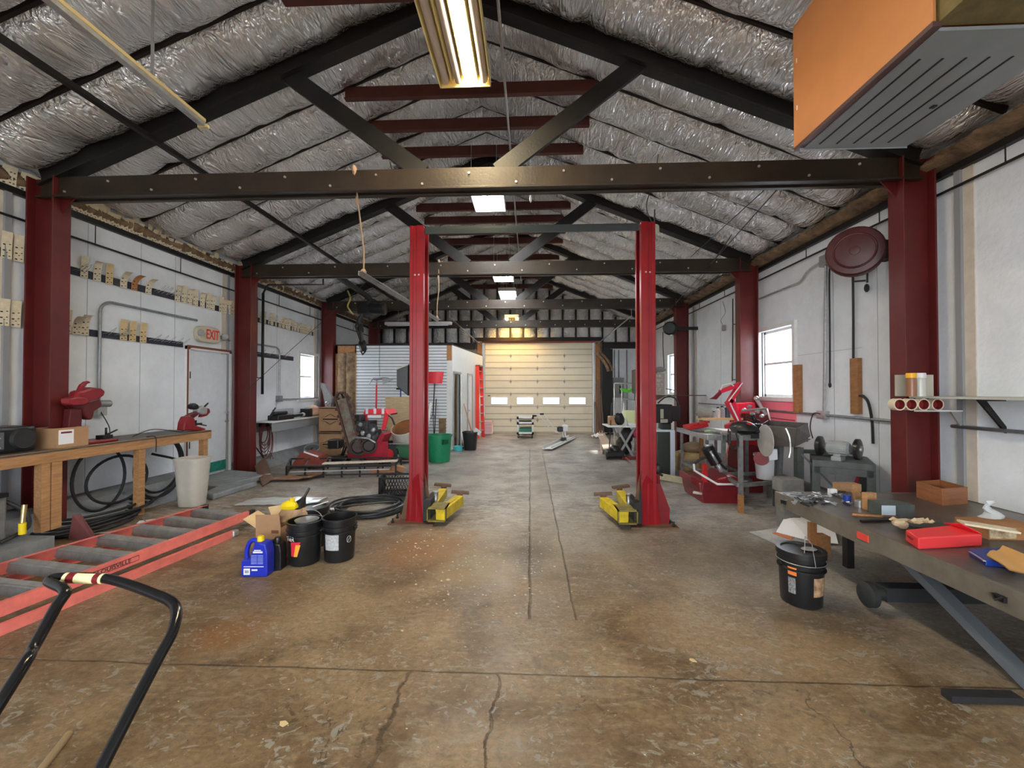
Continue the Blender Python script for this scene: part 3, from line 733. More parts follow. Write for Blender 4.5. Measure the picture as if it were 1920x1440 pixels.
# conduit with elbow on left wall
a=ypx(183); z1=2.86
def wallpipe(pts,r,m,lb,cat='pipe',nm='wall_pipe'):
    b=MB(); b.tube(pts,r,9); return tag(b.build(nm,m),lb,cat)
X=XL+.04
pts=[(X,ypx(182),1.45),(X,ypx(182),2.7)]+[(X,ypx(182)+.16*(1-math.cos(k*PI/12)),2.7+.16*math.sin(k*PI/12)) for k in range(1,7)]+[(X,ypx(365),2.86)]
t=T('conduit','bent grey conduit rising from the bench and turning toward the EXIT sign','conduit')
b=MB(); b.tube(pts,.019,10); b.build('conduit_pipe',stain_steel,t)
b=MB(); b.box((X,ypx(182)+.02,1.38),(.07,.12,.16)); b.build('outlet_box',silver,t)
b=MB(); b.tube(smooth_path([(X+.03,ypx(182),1.35),(X+.12,ypx(186),1.15),(X+.2,ypx(176),1.03)]),.006,6); b.build('cord',blkr,t)
wallpipe([(X,ypx(412),2.62),(X,7.75,2.6)],.015,stain_steel,'short conduit running from the EXIT sign to the second left column','conduit','conduit')
wallpipe([(X,7.95,2.62),(X,9.2,2.62)]+[(X,9.2+.15*math.sin(k*PI/12),2.62-.15*(1-math.cos(k*PI/12))) for k in range(1,7)]+[(X,9.35,1.52)],.018,stain_steel,'grey conduit with an elbow running down beside the far left window','conduit','conduit')
b=MB(); b.box((X,9.35,1.44),(.07,.16,.14)); b.cyl((X,9.4,1.42),(X,11.1,1.42),.016,8); tag(b.build('outlet_box',stain_steel),'grey outlet box with conduit below the far left window','outlet')
# dark pipes beyond second column
p0=wx(497,530,XL+.35)
t=T('black_pipe','black vertical pipe dropping from the roof beyond the second left column','pipe')
X2=XL+.12
y=wx(493,600,X2).y
b=MB(); b.tube([(X2,y,1.55),(X2,y,3.72)],.028,9); b.build('down_pipe',blkpipe,t)
b=MB(); b.tube([(X2,y,3.72),(X2+.1,y,3.9),(at(606,536,8.45).x,8.45,3.85),(at(606,520,8.45).x,8.45,4.1)],.02,8); b.build('cross_pipe',blkpipe,t)
y3=wx(482,600,X2).y
b=MB(); b.tube([(X2,y3,3.6),(X2,y3,1.9),(X2,y,1.9)],.013,7); b.build('side_pipe',blkpipe,t)
b=MB(); b.bb((XL,y3-.06,2.85),(XL+.05,y3+.02,3.3),mi=0); b.build('gauge_holder',silver,t)
# slanting cable
a=at(455,738,7.7); e=at(705,512,9.0); b=MB(); b.tube([a,e],.005,5); tag(b.build('guy_cable',blkpipe),'thin dark cable slanting up from the second left column to the roof','cable')
# wall hose coil (dark red)
t=T('air_hose','coiled dark red air hose hanging on the left wall beyond the second column','hose')
c=wx(497,812,XL+.14)
hosem=mat('hose_red',(.11,.02,.02),.5)
b=MB()
for k in range(7):
    rz=.2+.035*k; cy=c.y+random.uniform(-.03,.03); cz=c.z+.2-rz
    b.tube(circ((c.x-.03+.012*k,cy,cz),.14+.01*k,22,'x',ry=rz),.009,6,closed=True)
b.build('hose_coils',hosem,t)
b=MB(); b.tube(smooth_path([(c.x,c.y,c.z-.2),(c.x,c.y+.02,c.z-.5),(c.x+.02,c.y+.12,.3),(c.x+.1,c.y+.2,.03)]),.006,6); b.build('hose_tail',hosem,t)
b=MB(); b.bb((XL,c.y-.05,c.z+.14),(c.x+.05,c.y+.05,c.z+.24)); b.build('hanger',blk,t)
b=MB(); b.tube(smooth_path([(XL+.03,7.95,2.35),(XL+.1,8.1,2.3),(XL+.06,8.2,1.9),(XL+.05,8.1,1.5),(XL+.05,8.2,1.0)]),.006,6); tag(b.build('loose_cable',blkr),'thin loose cable hanging on the wall beside the second left column','cable')
# ---------------------------------------------------------------- left workbench
t=T('workbench','long left pine workbench with dark top against the wall','workbench')
zt=1.0; ybe=6.42; yb0=1.8
b=MB(); b.bb((XL+.05,yb0,zt-.02),(-5.1,ybe,zt)); b.build('bench_top',mat('bench_top_dark',(.05,.045,.04),.5,col2=(.11,.10,.09),scale=5),t)
b=MB(); b.bb((-5.14,yb0,zt-.13),(-5.1,ybe,zt+.004)); b.bb((XL+.05,ybe-.04,zt-.13),(-5.1,ybe,zt+.004)); b.build('front_rail',wood,t,bev=.003)
py=wx(100,1000,-5.12).y
b=MB(); b.bb((-5.2,py-.12,.15),(-5.11,py-.04,zt-.12)); b.bb((-5.17,py-.03,.15),(-5.11,py+.07,zt-.12)); b.build('leg',wood,t,bev=.003)
for y in(5.26,6.33):
    b=MB(); b.bb((-5.2,y-.045,0),(-5.12,y+.045,zt-.12)); b.build('leg',wood,t,bev=.003)
b=MB(); b.tube(smooth_path([(-5.4,5.4,zt+.01),(-5.3,5.6,zt+.09),(-5.25,6.0,zt+.02),(-5.35,6.2,zt+.05)]),.006,6); b.tube(smooth_path([(-5.2,5.4,zt+.01),(-5.09,5.42,zt),(-5.085,5.42,zt-.2)]),.006,6); tag(b.build('black_cable',blkr),'black power cord lying across the left workbench between the two saws','cord')
# radio
t=T('boombox','black boombox radio at the left edge on the pine workbench','radio')
b=MB(); b.bb((-5.6,3.35,zt),(-5.28,4.22,zt+.27)); b.build('case',blk,t,bev=.03)
for y in(3.5,4.09): b=MB(); b.lathe([(.0,.03),(.04,.02),(.1,.03),(.115,.0)],(-5.28,y,zt+.14),(1,0,0),20); b.build('speaker',blkr,t)
b=MB(); b.bb((-5.285,3.65,zt+.05),(-5.272,3.93,zt+.22)); b.build('control_panel',mat('radio_grey',(.10,.11,.13),.4),t)
b=MB(); b.bb((-5.272,3.68,zt+.06),(-5.265,3.9,zt+.075)); b.bb((-5.272,3.68,zt+.16),(-5.265,3.9,zt+.168)); b.build('trim_strip',silver,t)
# box with label
t=T('parts_box','open cardboard box with white label beside the boombox on the workbench','box')
b=MB(); b.bb((-5.55,4.33,zt),(-5.5,4.66,zt+.22)); b.bb((-5.25,4.33,zt),(-5.2,4.66,zt+.22)); b.bb((-5.5,4.33,zt),(-5.25,4.345,zt+.22)); b.bb((-5.5,4.645,zt),(-5.25,4.66,zt+.22)); b.bb((-5.5,4.345,zt),(-5.25,4.645,zt+.02)); b.build('carton',card,t)
b=MB(); b.bb((-5.2,4.35,zt+.04),(-5.196,4.5,zt+.2)); b.bb((-5.196,4.37,zt+.16),(-5.195,4.48,zt+.18),mi=1); b.build('label',[paper,darkred],t)
# red saws (profiles measured on the bench plane, with real depth)
def pf(pts,X): return [wx(x/4,680+y/4,X) for x,y in pts]
def slab(t,nm,pts,X,d,m,bev=.015,mi=0):
    b=MB(); b.prism(pf(pts,X),(d,0,0)); return b.build(nm,m,t,bev=bev)
sr=mat('saw_red',(.22,.012,.018),.32,var=.2); sd=mat('saw_dark_red',(.09,.01,.012),.4,var=.2)
t=T('bench_saw','large dark red abrasive saw on the workbench by the nearest left column','bench saw')
slab(t,'handle',[(560,215),(585,165),(615,142),(645,135),(668,150),(640,158),(622,175),(612,215)],-5.42,.04,sr)
slab(t,'blade_guard',[(495,260),(512,212),(560,204),(620,184),(700,192),(733,216),(716,250),(640,300),(560,310),(500,300)],-5.45,.12,sr,.03)
slab(t,'motor',[(448,268),(500,256),(580,262),(600,300),(560,318),(470,322),(450,310)],-5.36,.13,sr,.04)
slab(t,'lower_body',[(470,318),(560,300),(690,262),(712,300),(705,335),(655,362),(640,425),(612,430),(578,398),(560,352),(500,345)],-5.42,.1,sd,.02)
slab(t,'support_arm',[(478,345),(560,350),(566,400),(560,470),(600,495),(600,512),(455,520)],-5.42,.09,sd,.01)
b=MB(); b.cyl(wx(178,757,-5.4),wx(190,757,-5.4)+V((0,.1,0)),.045,14); b.build('arbor_hub',stain_steel,t)
b=MB(); y0,y1=wx(150,805,-5.3).y,wx(212,810,-5.3).y; b.bb((-5.5,y0,zt),(-5.22,y1,zt+.035)); bp_=b.build('base_plate',darkred,t,bev=.01)
b=MB(); c=wx(196,802,-5.35); c.z=zt+.07; b.box(c+V((0,0,-.02)),(.1,.12,.06)); b.tube([c,c+V((0,.16,.06))],.01,6); b.cyl(c+V((0,.02,0)),c+V((0,.02,.1)),.012,8); b.build('vise_clamp',blk,bp_)
t=T('bench_saw','small red grinder with grey motor on the far end of the workbench','bench saw')
slab(t,'base_plate',[(1322,508),(1330,450),(1350,405),(1372,398),(1408,420),(1412,470),(1490,492),(1488,508)],-5.34,.12,sr)
slab(t,'support_arm',[(1372,400),(1410,378),(1450,365),(1462,392),(1428,415),(1405,425)],-5.32,.07,sd)
slab(t,'motor',[(1440,345),(1478,322),(1512,345),(1508,385),(1470,392),(1440,375)],-5.34,.11,gray_pl,.02)
slab(t,'blade_guard',[(1492,330),(1540,345),(1546,372),(1520,400),(1478,410),(1500,372)],-5.33,.08,sr)
slab(t,'motor_cap',[(1395,318),(1425,302),(1450,318),(1452,345),(1420,352),(1398,345)],-5.34,.1,blk,.02)
b=MB(); b.tube([wx(382,764,-5.3),wx(390,756,-5.3)],.014,7); b.build('handle',blk,t)
b=MB(); b.box(wx(368,795,-5.3),(.08,.14,.03)); b.tube([wx(360,793,-5.28),wx(387,798,-5.28)],.01,6); b.cyl(wx(367,788,-5.28),wx(367,799,-5.28),.015,8); b.build('vise_clamp',blk,t)
# hoses under the bench
t=T('black_hose','big black hose loops hanging under the left workbench beside its middle leg','hose')
b=MB()
for (cy,cz,ry,rz,dx) in((5.86,.52,.36,.40,0),(5.82,.5,.40,.44,.05),(5.2,.45,.40,.30,.06),(5.0,.5,.32,.40,.02)):
    b.tube(circ((-5.44+dx,cy,cz+.03),ry,36,'x',ry=rz),.017,8,closed=True)
b.build('hose_loops',blkr,t)
b=MB()
for k in range(7): b.tube(circ((-5.35+random.uniform(-.06,.06),4.9+random.uniform(-.15,.15),.02+.022*k),random.uniform(.22,.42),32,ry=random.uniform(.35,.6)),.016,8,closed=True)
b.tube(smooth_path([(-5.6,5.9,.7),(-5.35,6.2,.5),(-5.3,5.9,.2),(-5.3,5.4,.04)]),.017,8)
b.build('hose_heap',blkr,t)
b=MB(); b.tube(smooth_path([(-5.0,4.5,.01),(-4.75,4.62,.012),(-4.68,4.85,.012),(-4.95,5.1,.012)]),.007,6); tag(b.build('thin_cable',mat('cable_grey',(.3,.28,.25),.5)),'thin pale cable curling on the floor by the workbench','cable')
# waste bin
def tub(nm,lab,cat,c,rt,rb,h,m,sq=1.,sy=1.,parts=None,th=.006,rz=0):
    t=T(nm,lab,cat,c,rz); b=MB(); n=32; prof=[(0,.004),(rb,.004),(rb+.004,.02),(rt,h-.03),(rt+.012,h-.028),(rt+.012,h),(rt-.002,h),(rt-.006,h-.02),(rb-.004,.02),(0,.015)]
    b.lathe(prof,n=n,sy=sy)
    if sq<1:
        for v in b.b.verts:
            r=math.hypot(v.co.x,v.co.y)
            if r>1e-4:
                a=math.atan2(v.co.y,v.co.x); k=1/(abs(math.cos(a))**(2/sq)+abs(math.sin(a))**(2/sq))**(sq/2)
                v.co.x*=k;v.co.y*=k
    b.build('body',m,t); return t
g=fl(350,952); tub('waste_bin','off-white plastic waste bin under the far end of the workbench','bin',(g.x-.02,g.y+.12,0),.195,.145,.68,mat('bin_white',(.5,.47,.41),.55,var=.06),sq=.45,sy=.8)
# misc below bench at the left edge
b=MB(); b.prism([(-5.05,4.33,0),(-4.82,4.38,0),(-4.86,4.42,.03),(-5.03,4.42,.26),(-5.06,4.38,.26)],(.0,.02,0)); tag(b.build('red_plate',mat('red_plate',(.13,.035,.035),.6),bev=.003),'dull red steel plate leaning at the foot of the workbench leg','plate')
t=T('hose_reel','white and black reel equipment under the left edge of the workbench','equipment',(0,0,0))
b=MB(); b.cyl((-5.35,3.78,.62),(-5.35,3.78,.86),.06,16); b.build('filter_tube',paper,t)
b=MB(); b.bb((-5.5,3.68,.15),(-5.25,3.95,.58)); b.build('cover_panel',dirtgrey,t,bev=.02)
b=MB(); b.tube(smooth_path([(-5.35,3.95,.55),(-5.2,4.05,.4),(-5.1,4.0,.25),(-5.0,3.7,.2)]),.02,8); b.build('feed_hose',blkr,t)
b=MB(); b.bb((-5.4,3.72,.58),(-5.2,3.92,.62)); b.build('bracket',blk,t)
t=T('brass_coupling','brass hose coupling with a yellow cap on the grey curb under the bench','fitting')
c=wx(42,990,-5.0); b=MB(); b.cyl(c+V((0,0,.05)),c+V((-.02,.03,.22)),.02,10); b.build('brass_fitting',mat('brass',(.6,.45,.2),.3,metal=.8),t)
b=MB(); b.cyl(c+V((0,0,-.06)),c+V((0,0,.05)),.028,12); b.build('yellow_cap',yell,t)
b=MB(); g=fl(283,978); b.bar(g+V((-.12,-.05,.006)),g+V((.14,.12,.006)),.13,.004); tag(b.build('paper_scrap',paper),'white paper scrap on the floor beyond the coral ladder','paper')
# ---------------------------------------------------------------- ladder
t=T('step_ladder','coral red folding stepladder with grey treads lying on the floor at left','ladder')
R0,R1=V((-3.70,1.9,0)),V((-3.36,4.88,0)); L0,L1=V((-4.72,2.0,0)),V((-4.10,5.07,0))
for nm,p,q,z0,z1,s in(('side_rail',R0,R1,.10,.19,1),('side_rail',L0,L1,.10,.19,-1),('rear_rail',R0+V((.07,0,0)),R1+V((.05,-.35,0)),.0,.07,1),('rear_rail',L0+V((-.02,0,0)),L1+V((-.02,-.3,0)),.0,.07,-1)):
    b=MB(); zc=(z0+z1)/2; h=z1-z0
    b.bar(p+V((0,0,zc)),q+V((0,0,zc)),.006,h); w=V((-.018*s,0,0))
    b.bar(p+V((0,0,z1))+w,q+V((0,0,z1))+w,.04,.006); b.bar(p+V((0,0,z0))+w,q+V((0,0,z0))+w,.04,.006)
    b.build(nm,coral,t)
b=MB()
for p in(R1,L1): b.box(p+V((0,-.01,.145)),(.05,.07,.1))
b.build('rubber_foot',blkr,t)
b=MB(); b.box(R1+V((.05,-.36,.04)),(.05,.08,.07)); b.build('end_shoe',silver,t,bev=.015)
for k in range(10):
    f=.04+k*.1; p=R0.lerp(R1,f); q=L0.lerp(L1,f)
    b=MB(); b.bar(p+V((-.01,0,.14)),q+V((.01,0,.14)),.012,.085,up=(0,.25,1)); b.bar(p+V((-.01,.03,.18)),q+V((.01,.03,.18)),.07,.006,up=(0,-.4,1)); b.build('tread',mat('tread_grey',(.24,.23,.22),.55,metal=.3,var=.2),t)
    if k%2==0: b=MB(); b.bar(p+V((-.02,0,.16)),p.lerp(q,.22)+V((0,.16,.13)),.02,.012); b.bar(q+V((.02,0,.16)),q.lerp(p,.22)+V((0,.16,.13)),.02,.012); b.build('brace',redp,t)
d=(R1-R0).normalized()
sr_=[c for c in kids(t) if c.name.startswith('side_rail')][0]
c=wx(203,1068,-3.58); f=(c.y-R0.y)/(R1.y-R0.y); P=R0.lerp(R1,f)+V((.005,0,.145))
b=MB(); b.bar(P-d*.2,P+d*.2,.003,.045); b.bar(P-d*.196+V((.001,0,0)),P+d*.196+V((.001,0,0)),.003,.036,mi=1); b.build('brand_plate',[textb,coral],sr_)
text('LOUISVILLE',.045,textb,sr_,frame_mat(P+V((.0035,0,0)),d,(0,0,1)),sx=1.15)
P=R0.lerp(R1,.2)+V((.005,0,.145)); b=MB(); b.bar(P-d*.14,P+d*.14,.002,.06); b.build('warning_label',mat('label_faded',(.6,.5,.46),.6,var=.2,scale=40),t)
P=L0.lerp(L1,.38)+V((.005,0,.15)); b=MB(); b.bar(P-d*.2,P+d*.2,.002,.05); b.build('warning_label',mat('label_faded',(.6,.5,.46),.6),t)
# ---------------------------------------------------------------- foreground push handle
t=T('hand_cart','black tubular push handle with a yellow sticker in the left foreground','cart')
A=at(122,1108,1.45); B=at(92,1090,1.50); B2=at(115,1083,1.52); Cc=at(200,1085,1.53); Dd=at(285,1112,1.5); Ee=at(327,1135,1.47); G=at(325,1180,1.40)
H1=at(190,1440,1.13); H2=V((H1.x+.02,.62,.03)); J1=at(0,1318,1.18); J2=V((J1.x+.02,.62,.03))
b=MB(); b.tube(smooth_path([J2,J1,at(62,1215,1.32),A.lerp(at(62,1215,1.32),.3),A,B,B2,Cc,Dd,Ee,G,G.lerp(H1,.3),H1,H2],7),.0175,12); b.build('tube_frame',mat('gloss_black',(.008,.008,.009),.18),t)
b=MB(); b.bar(H2+V((.05,0,0)),J2+V((-.05,0,0)),.05,.05); b.build('base_bar',blk,t)
for x in(H2.x+.06,J2.x-.06): b=MB(); b.lathe([(0,-.02),(.08,-.02),(.1,-.01),(.1,.01),(.08,.02),(0,.02)],(x,.5,.1),(1,0,0),20); b.build('wheel',blkr,t)
b=MB(); b.bar(H2+V((-.02,0,0)),V((H2.x-.02,.45,.1)),.03,.03); b.bar(J2,V((J2.x,.45,.1)),.03,.03); b.build('axle_bracket',blk,t)
b=MB(); q=[B2.lerp(Cc,.1),B2.lerp(Cc,.95)]; b.tube([q[0],q[1]],.0192,12); b.build('sticker',mat('sticker_yellow',(.85,.75,.4),.5),t)
b=MB(); b.tube([q[0].lerp(q[1],.1),q[0].lerp(q[1],.3)],.0196,12); b.tube([q[0].lerp(q[1],.78),q[0].lerp(q[1],.93)],.0196,12); b.build('sticker_print',darkred,t)
a=fl(130,1376,.02); b=MB(); b.cyl(a,fl(40,1490,.02),.016,10); tag(b.build('wood_rod',mat('brass_wood',(.35,.26,.15),.35,metal=.3)),'short brass-brown rod beside the black push handle at bottom left','rod')
# ---------------------------------------------------------------- buckets and jugs
def bucket(c,label,r=.15,h=.37,lid=False,rz=0,grp=None,liquid=None):
    t=T('bucket',label,'bucket',c,rz,grp); b=MB()
    b.lathe([(0,.004),(r*.87,.004),(r*.89,.012),(r*.96,h*.68),(r*1.05,h*.68),(r*1.05,h*.7),(r*.97,h*.72),(r*.98,h*.8),(r*1.06,h*.8),(r*1.06,h*.82),(r*.98,h*.83),(r,h*.96),(r*1.06,h*.96),(r*1.06,h),(r*.97,h),(r*.95,h*.7),(r*.86,.02),(0,.015)])
    b.build('pail',blk,t)
    for s in(-1,1): b=MB(); b.cyl((s*r*1.0,0,h*.76),(s*r*1.12,0,h*.76),.018,10); b.build('ear',blk,t)
    if lid: b=MB(); b.lathe([(0,h+.002),(r*.85,h+.002),(r*.88,h+.012),(r*1.08,h+.012),(r*1.08,h-.03),(r*1.07,h-.03)]); b.build('lid',blk,t)
    return t
def bail(t,r,h,lean,up=.12):
    b=MB(); pts=[]
    for k in range(15):
        a=PI*k/14; v=math.sin(a)*r*1.25; pts.append((math.cos(a)*r*1.12, -math.sin(lean)*v, h*.76+math.cos(lean)*v))
    b.tube(pts,.003,6); b.build('wire_handle',silver,t)
g=fl(568,1055); bk=bucket((g.x,g.y+.03,0),'open black bucket with a red and orange flame label on its side',.155,.40)
bail(bk,.155,.40,-.6); DA=.62
b=MB(); n=6
def wrap(t,r0,r1,h0,h1,a0,a1,m,nm,zf0=None,poly=None):
    if 'da' in t: a0+=t['da'];a1+=t['da']
    b=MB(); rows=[]
    for i in range(7):
        z=h0+(h1-h0)*i/6; r=r0+(r1-r0)*i/6+.0015; row=[]
        lo,hi=a0,a1
        if poly: lo,hi=poly(i/6,a0,a1)
        for k in range(9): a=lo+(hi-lo)*k/8; row.append((r*math.cos(a),r*math.sin(a),z))
        rows.append(row)
    b.sheet(rows,th=0); return b.build(nm,m,t)
wrap(bk,.1425,.1485,.10,.235,-PI/2-1.0,-PI/2-.35,hotred,'flame_label',poly=lambda f,a,c:(a+DA,a+DA+(c-a)*(.35+.65*f)))
wrap(bk,.1440,.1495,.10,.21,-PI/2-.8,-PI/2-.35,mat('flame_orange',(.95,.4,.03),.5),'flame_label',poly=lambda f,a,c:(a+DA+.35*(c-a)*f,a+DA+.2+(c-a)*(.1+.6*f)*.8))
text('TER',.055,textw,bk,frame_mat((-.055,-.147,.262),(.94,-.34,0),(0,0,1)))
b=MB(); b.lathe([(0,.0),(.1,0),(.11,.02),(.06,.03),(0,.02)],(.02,0,.385),n=14); b.build('foil_scrap',silver,bk)
g=fl(632,1050); b2=bucket((g.x,g.y+.05,0),'open black bucket with a silver text label, rightmost of the buckets',.155,.41)
wrap(b2,.1445,.1495,.125,.272,-PI/2-.55,-PI/2+.38,mat('bucket_label',(.45,.46,.46),.5,var=.25,scale=60),'text_label'); bail(b2,.155,.41,-1.9)
b=MB(); b.tube([V((math.cos(a)*.148+0,math.sin(a)*.148,0)) for a in(-1,)]*1+[V((.08,-.127,.17)),V((.081,-.128,.18))],.001,4) if False else None
pts=[(.129+.022*math.cos(a)*.5,-.079+.022*math.cos(a)*.87,.215+.03*math.sin(a)) for a in[2*PI*k/20 for k in range(20)]]
b=MB(); b.tube(pts,.0015,5,closed=True); b.tube([(.120,-.096,.19),(.138,-.064,.24)],.0015,5); b.build('round_mark',textw,b2)
g=fl(590,1022); b3=bucket((g.x-.02,g.y,0),'lidded black bucket behind the two open buckets',.15,.40,lid=True)
t=T('oil_funnel','black plastic funnel lying on the lid of the rear bucket','funnel',(g.x-.12,g.y-.1,.42))
b=MB(); ax=V((.35,.2,.8)); b.lathe([(.075,0),(.08,.003),(.03,.09),(.013,.13),(.011,.22),(.008,.22),(.01,.13),(.026,.09),(.072,.004)],(0,0,0),ax,18); b.build('cone',blk,t)
b=MB(); b.cyl((g.x+.0,g.y-.05,.42),(g.x+.12,g.y+.05,.45),.006,8); tag(b.build('stir_stick',paper),'thin white stick on the lid of the rear bucket','stick')
# jugs
def jug(c,label,m,w,d,h,rz=0,cap=None):
    t=T('oil_jug',label,'jug',c,rz); b=MB()
    # body with an open handle at the left: profile in xz, extruded along y
    prof=[(-w/2,0),(w/2,0),(w/2,h*.62),(w*.42,h*.86),(w*.22,h*.9),(-w*.02,h*.9),(-w*.02,h*.86),(-w*.12,h*.62),(-w*.18,h*.45),(-w/2,h*.45)]
    b.prism([(x,-d/2,z) for x,z in prof],(0,d,0)); b.build('bottle',m,t,bev=.02)
    b=MB(); b.tube(smooth_path([(-w*.42,0,h*.42),(-w*.44,0,h*.6),(-w*.36,0,h*.82),(-w*.2,0,h*.92),(0,0,h*.88)]),.02,10); b.build('handle',m,t)
    b=MB(); b.lathe([(0,.045),(.024,.045),(.028,.035),(.028,0),(0,0)],(w*.1,0,h*.9),n=16); b.build('cap',cap or yell,t)
    return t
g=fl(474,1083); jb=None
j=jug((g.x,g.y+.07,0),'blue oil jug with yellow cap in front of the buckets',blue,.23,.12,.33,rz=.05); jb=[c for c in kids(j) if c.name.startswith('bottle')][0]
b=MB(); b.bb((-.09,-.062,.02),(-.035,-.060,.075)); b.bb((-.09,-.062,.088),(.085,-.060,.094)); b.build('white_label',paper,jb)
b=MB()
for k in range(5): b.bb((-.078+.007*k,-.0635,.035),(-.075+.007*k,-.062,.06))
b.build('barcode',textb,jb)
b=MB()
for k in range(6): b.bb((-.025,-.062,.115+.014*k),(.025,-.0605,.12+.014*k)); b.bb((.032,-.062,.115+.014*k),(.08,-.0605,.12+.014*k))
b.build('fine_print',mat('pale_blue_print',(.35,.4,.75),.5),jb)
b=MB(); b.bb((-.01,-.062,.21),(.075,-.06,.225)); b.bb((.0,-.062,.23),(.06,-.06,.238)); b.bb((-.02,-.062,.055),(.03,-.06,.068)); b.build('title_print',textw,jb)
g=fl(520,1075); jug((g.x-.075,g.y+.1,0),'black oil jug with grey seam between the blue jug and the bucket',blk,.15,.1,.27,cap=blk)
# cardboard box and bag
t=T('carton','open cardboard box with raised flaps behind the blue jug','box')
x0=at(478,1000,3.85).x; x1=at(525,1000,3.85).x; y0=3.86; y1=4.12; h=at(500,990,3.86).z
b=MB()
for (a,c) in(((x0,y0,0),(x1,y0+.006,h)),((x0,y1,0),(x1,y1+.006,h)),((x0,y0,0),(x0+.006,y1,h)),((x1-.006,y0,0),(x1,y1,h)),((x0,y0,0),(x1,y1,.006))): b.bb(a,c)
b.build('carton_body',card,t)
b=MB(); b.prism([(x0,y0,h),(x1,y0,h),(x1-.005,y0-.02,h+.13),(x0+.01,y0-.02,h+.13)],(0,.005,0)); b.build('flap',card,t)
b=MB(); b.prism([(x0,y0,h),(x0,y1,h),(x0-.14,y1-.02,h+.09),(x0-.14,y0+.02,h+.07)],(0,0,.005)); b.prism([(x0,y1,h),(x1,y1,h),(x1-.03,y1+.05,h+.16),(x0-.08,y1+.05,h+.11)],(0,.005,0)); b.build('flap',card_l,t)
b=MB(); b.bb((x1-.09,y0-.002,h-.05),(x1-.02,y0,h-.02)); b.build('print',mat('print_brown',(.15,.06,.03),.7),[c for c in kids(t)][0])
t=T('paper_bag','crumpled kraft paper bag holding a yellow bottle behind the carton','bag')
c=at(545,1000,4.1); 
b=MB(); rows=[]; 
for i in range(9):
    z=i*.055; r=.13+.02*math.sin(i*1.3); rows.append([(c.x+(r+random.uniform(-.02,.02))*math.cos(2*PI*k/16),4.15+(r*.8+random.uniform(-.015,.015))*math.sin(2*PI*k/16),z) for k in range(16)]+[None])
    rows[-1][-1]=rows[-1][0]
b.sheet(rows,th=0,smooth=False); b.build('bag_paper',mat('kraft',(.38,.24,.14),.8,var=.2,scale=18),t)
b=MB(); b.blob((c.x-.03,4.13,.46),(.085,.06,.06),jit=.12,seg=12); b.cyl((c.x-.01,4.13,.5),(c.x+.0,4.13,.54),.025,10); b.build('yellow_bottle',yell,t)
# floor hose coil
t=T('hose_coil','thick black hose coil lying flat on the floor left of the lift post','hose')
g=fl(692,955); b=MB()
for k in range(9):
    r=.34+.022*k; b.tube([V(p)+V((0,0,.018*math.sin(2*i*2*PI/44+k)+.02)) for i,p in enumerate(circ((g.x+random.uniform(-.02,.02),g.y,.008+(k%3)*.022),r,44,ry=r*.95))],.014,8,closed=True)
b.tube(smooth_path([(g.x-.5,g.y-.1,.03),(g.x-.35,g.y-.2,.08),(g.x+.2,g.y+.0,.1),(g.x+.42,g.y+.1,.07)]),.014,8)
b.build('hose',mat('hose_gloss',(.03,.032,.035),.38),t)
b=MB(); b.box((g.x-.39,g.y-.28,.07),(.06,.08,.03),rot=(0,0,.5)); b.build('white_tag',paper,t)
# milk crate
t=T('milk_crate','black plastic milk crate beside the left lift post','crate',fl(732,933)+V((.04,.2,0)),.12)
W,Dp,Hh=.50,.34,.29
b=MB()
for z in(.01,Hh-.02): 
    for (a,c) in(((-W/2,-Dp/2,z),(W/2,-Dp/2+.012,z+.03)),((-W/2,Dp/2-.012,z),(W/2,Dp/2,z+.03)),((-W/2,-Dp/2,z),(-W/2+.012,Dp/2,z+.03)),((W/2-.012,-Dp/2,z),(W/2,Dp/2,z+.03))): b.bb(a,c)
for x in(-1,1):
    for y in(-1,1): b.box((x*(W/2-.02),y*(Dp/2-.015),Hh/2),(.04,.03,Hh))
b.build('rim_frame',blk,t)
for s in(-1,1):
    b=MB(); n=9
    for k in range(n):
        x=-W/2+.05+(W-.1)*k/n
        for dd in(-1,1):
            xa,xb=x,x+.1*dd
            if -W/2<=xb<=W/2: b.bar((xa,s*(Dp/2-.008),.04),(xb,s*(Dp/2-.008),Hh-.03),.008,.012,up=(0,1,0))
    b.build('lattice_side',blk,t)
    b=MB()
    for k in range(6):
        y=-Dp/2+.04+(Dp-.1)*k/6
        for dd in(-1,1):
            if -Dp/2<=y+.08*dd<=Dp/2: b.bar((s*(W/2-.008),y,.04),(s*(W/2-.008),y+.08*dd,Hh-.03),.008,.012,up=(1,0,0))
    b.build('lattice_side',blk,t)
b=MB(); b.bb((-W/2+.02,-Dp/2+.02,.01),(W/2-.02,Dp/2-.02,.02)); b.build('crate_floor',blk,t)
# plastic sheet on floor
g=fl(520,946); b=MB(); rows=[]
for i in range(9): rows.append([(g.x-.55+1.1*k/14,g.y-.12+.4*i/8+.1*k/14,.012+.03*abs(NZ.noise(V((k*.6,i*.7,2))))) for k in range(15)])
b.sheet(rows,th=.001); tag(b.build('plastic_sheet',plbag),'crumpled clear plastic sheet on the floor behind the buckets','plastic sheet')
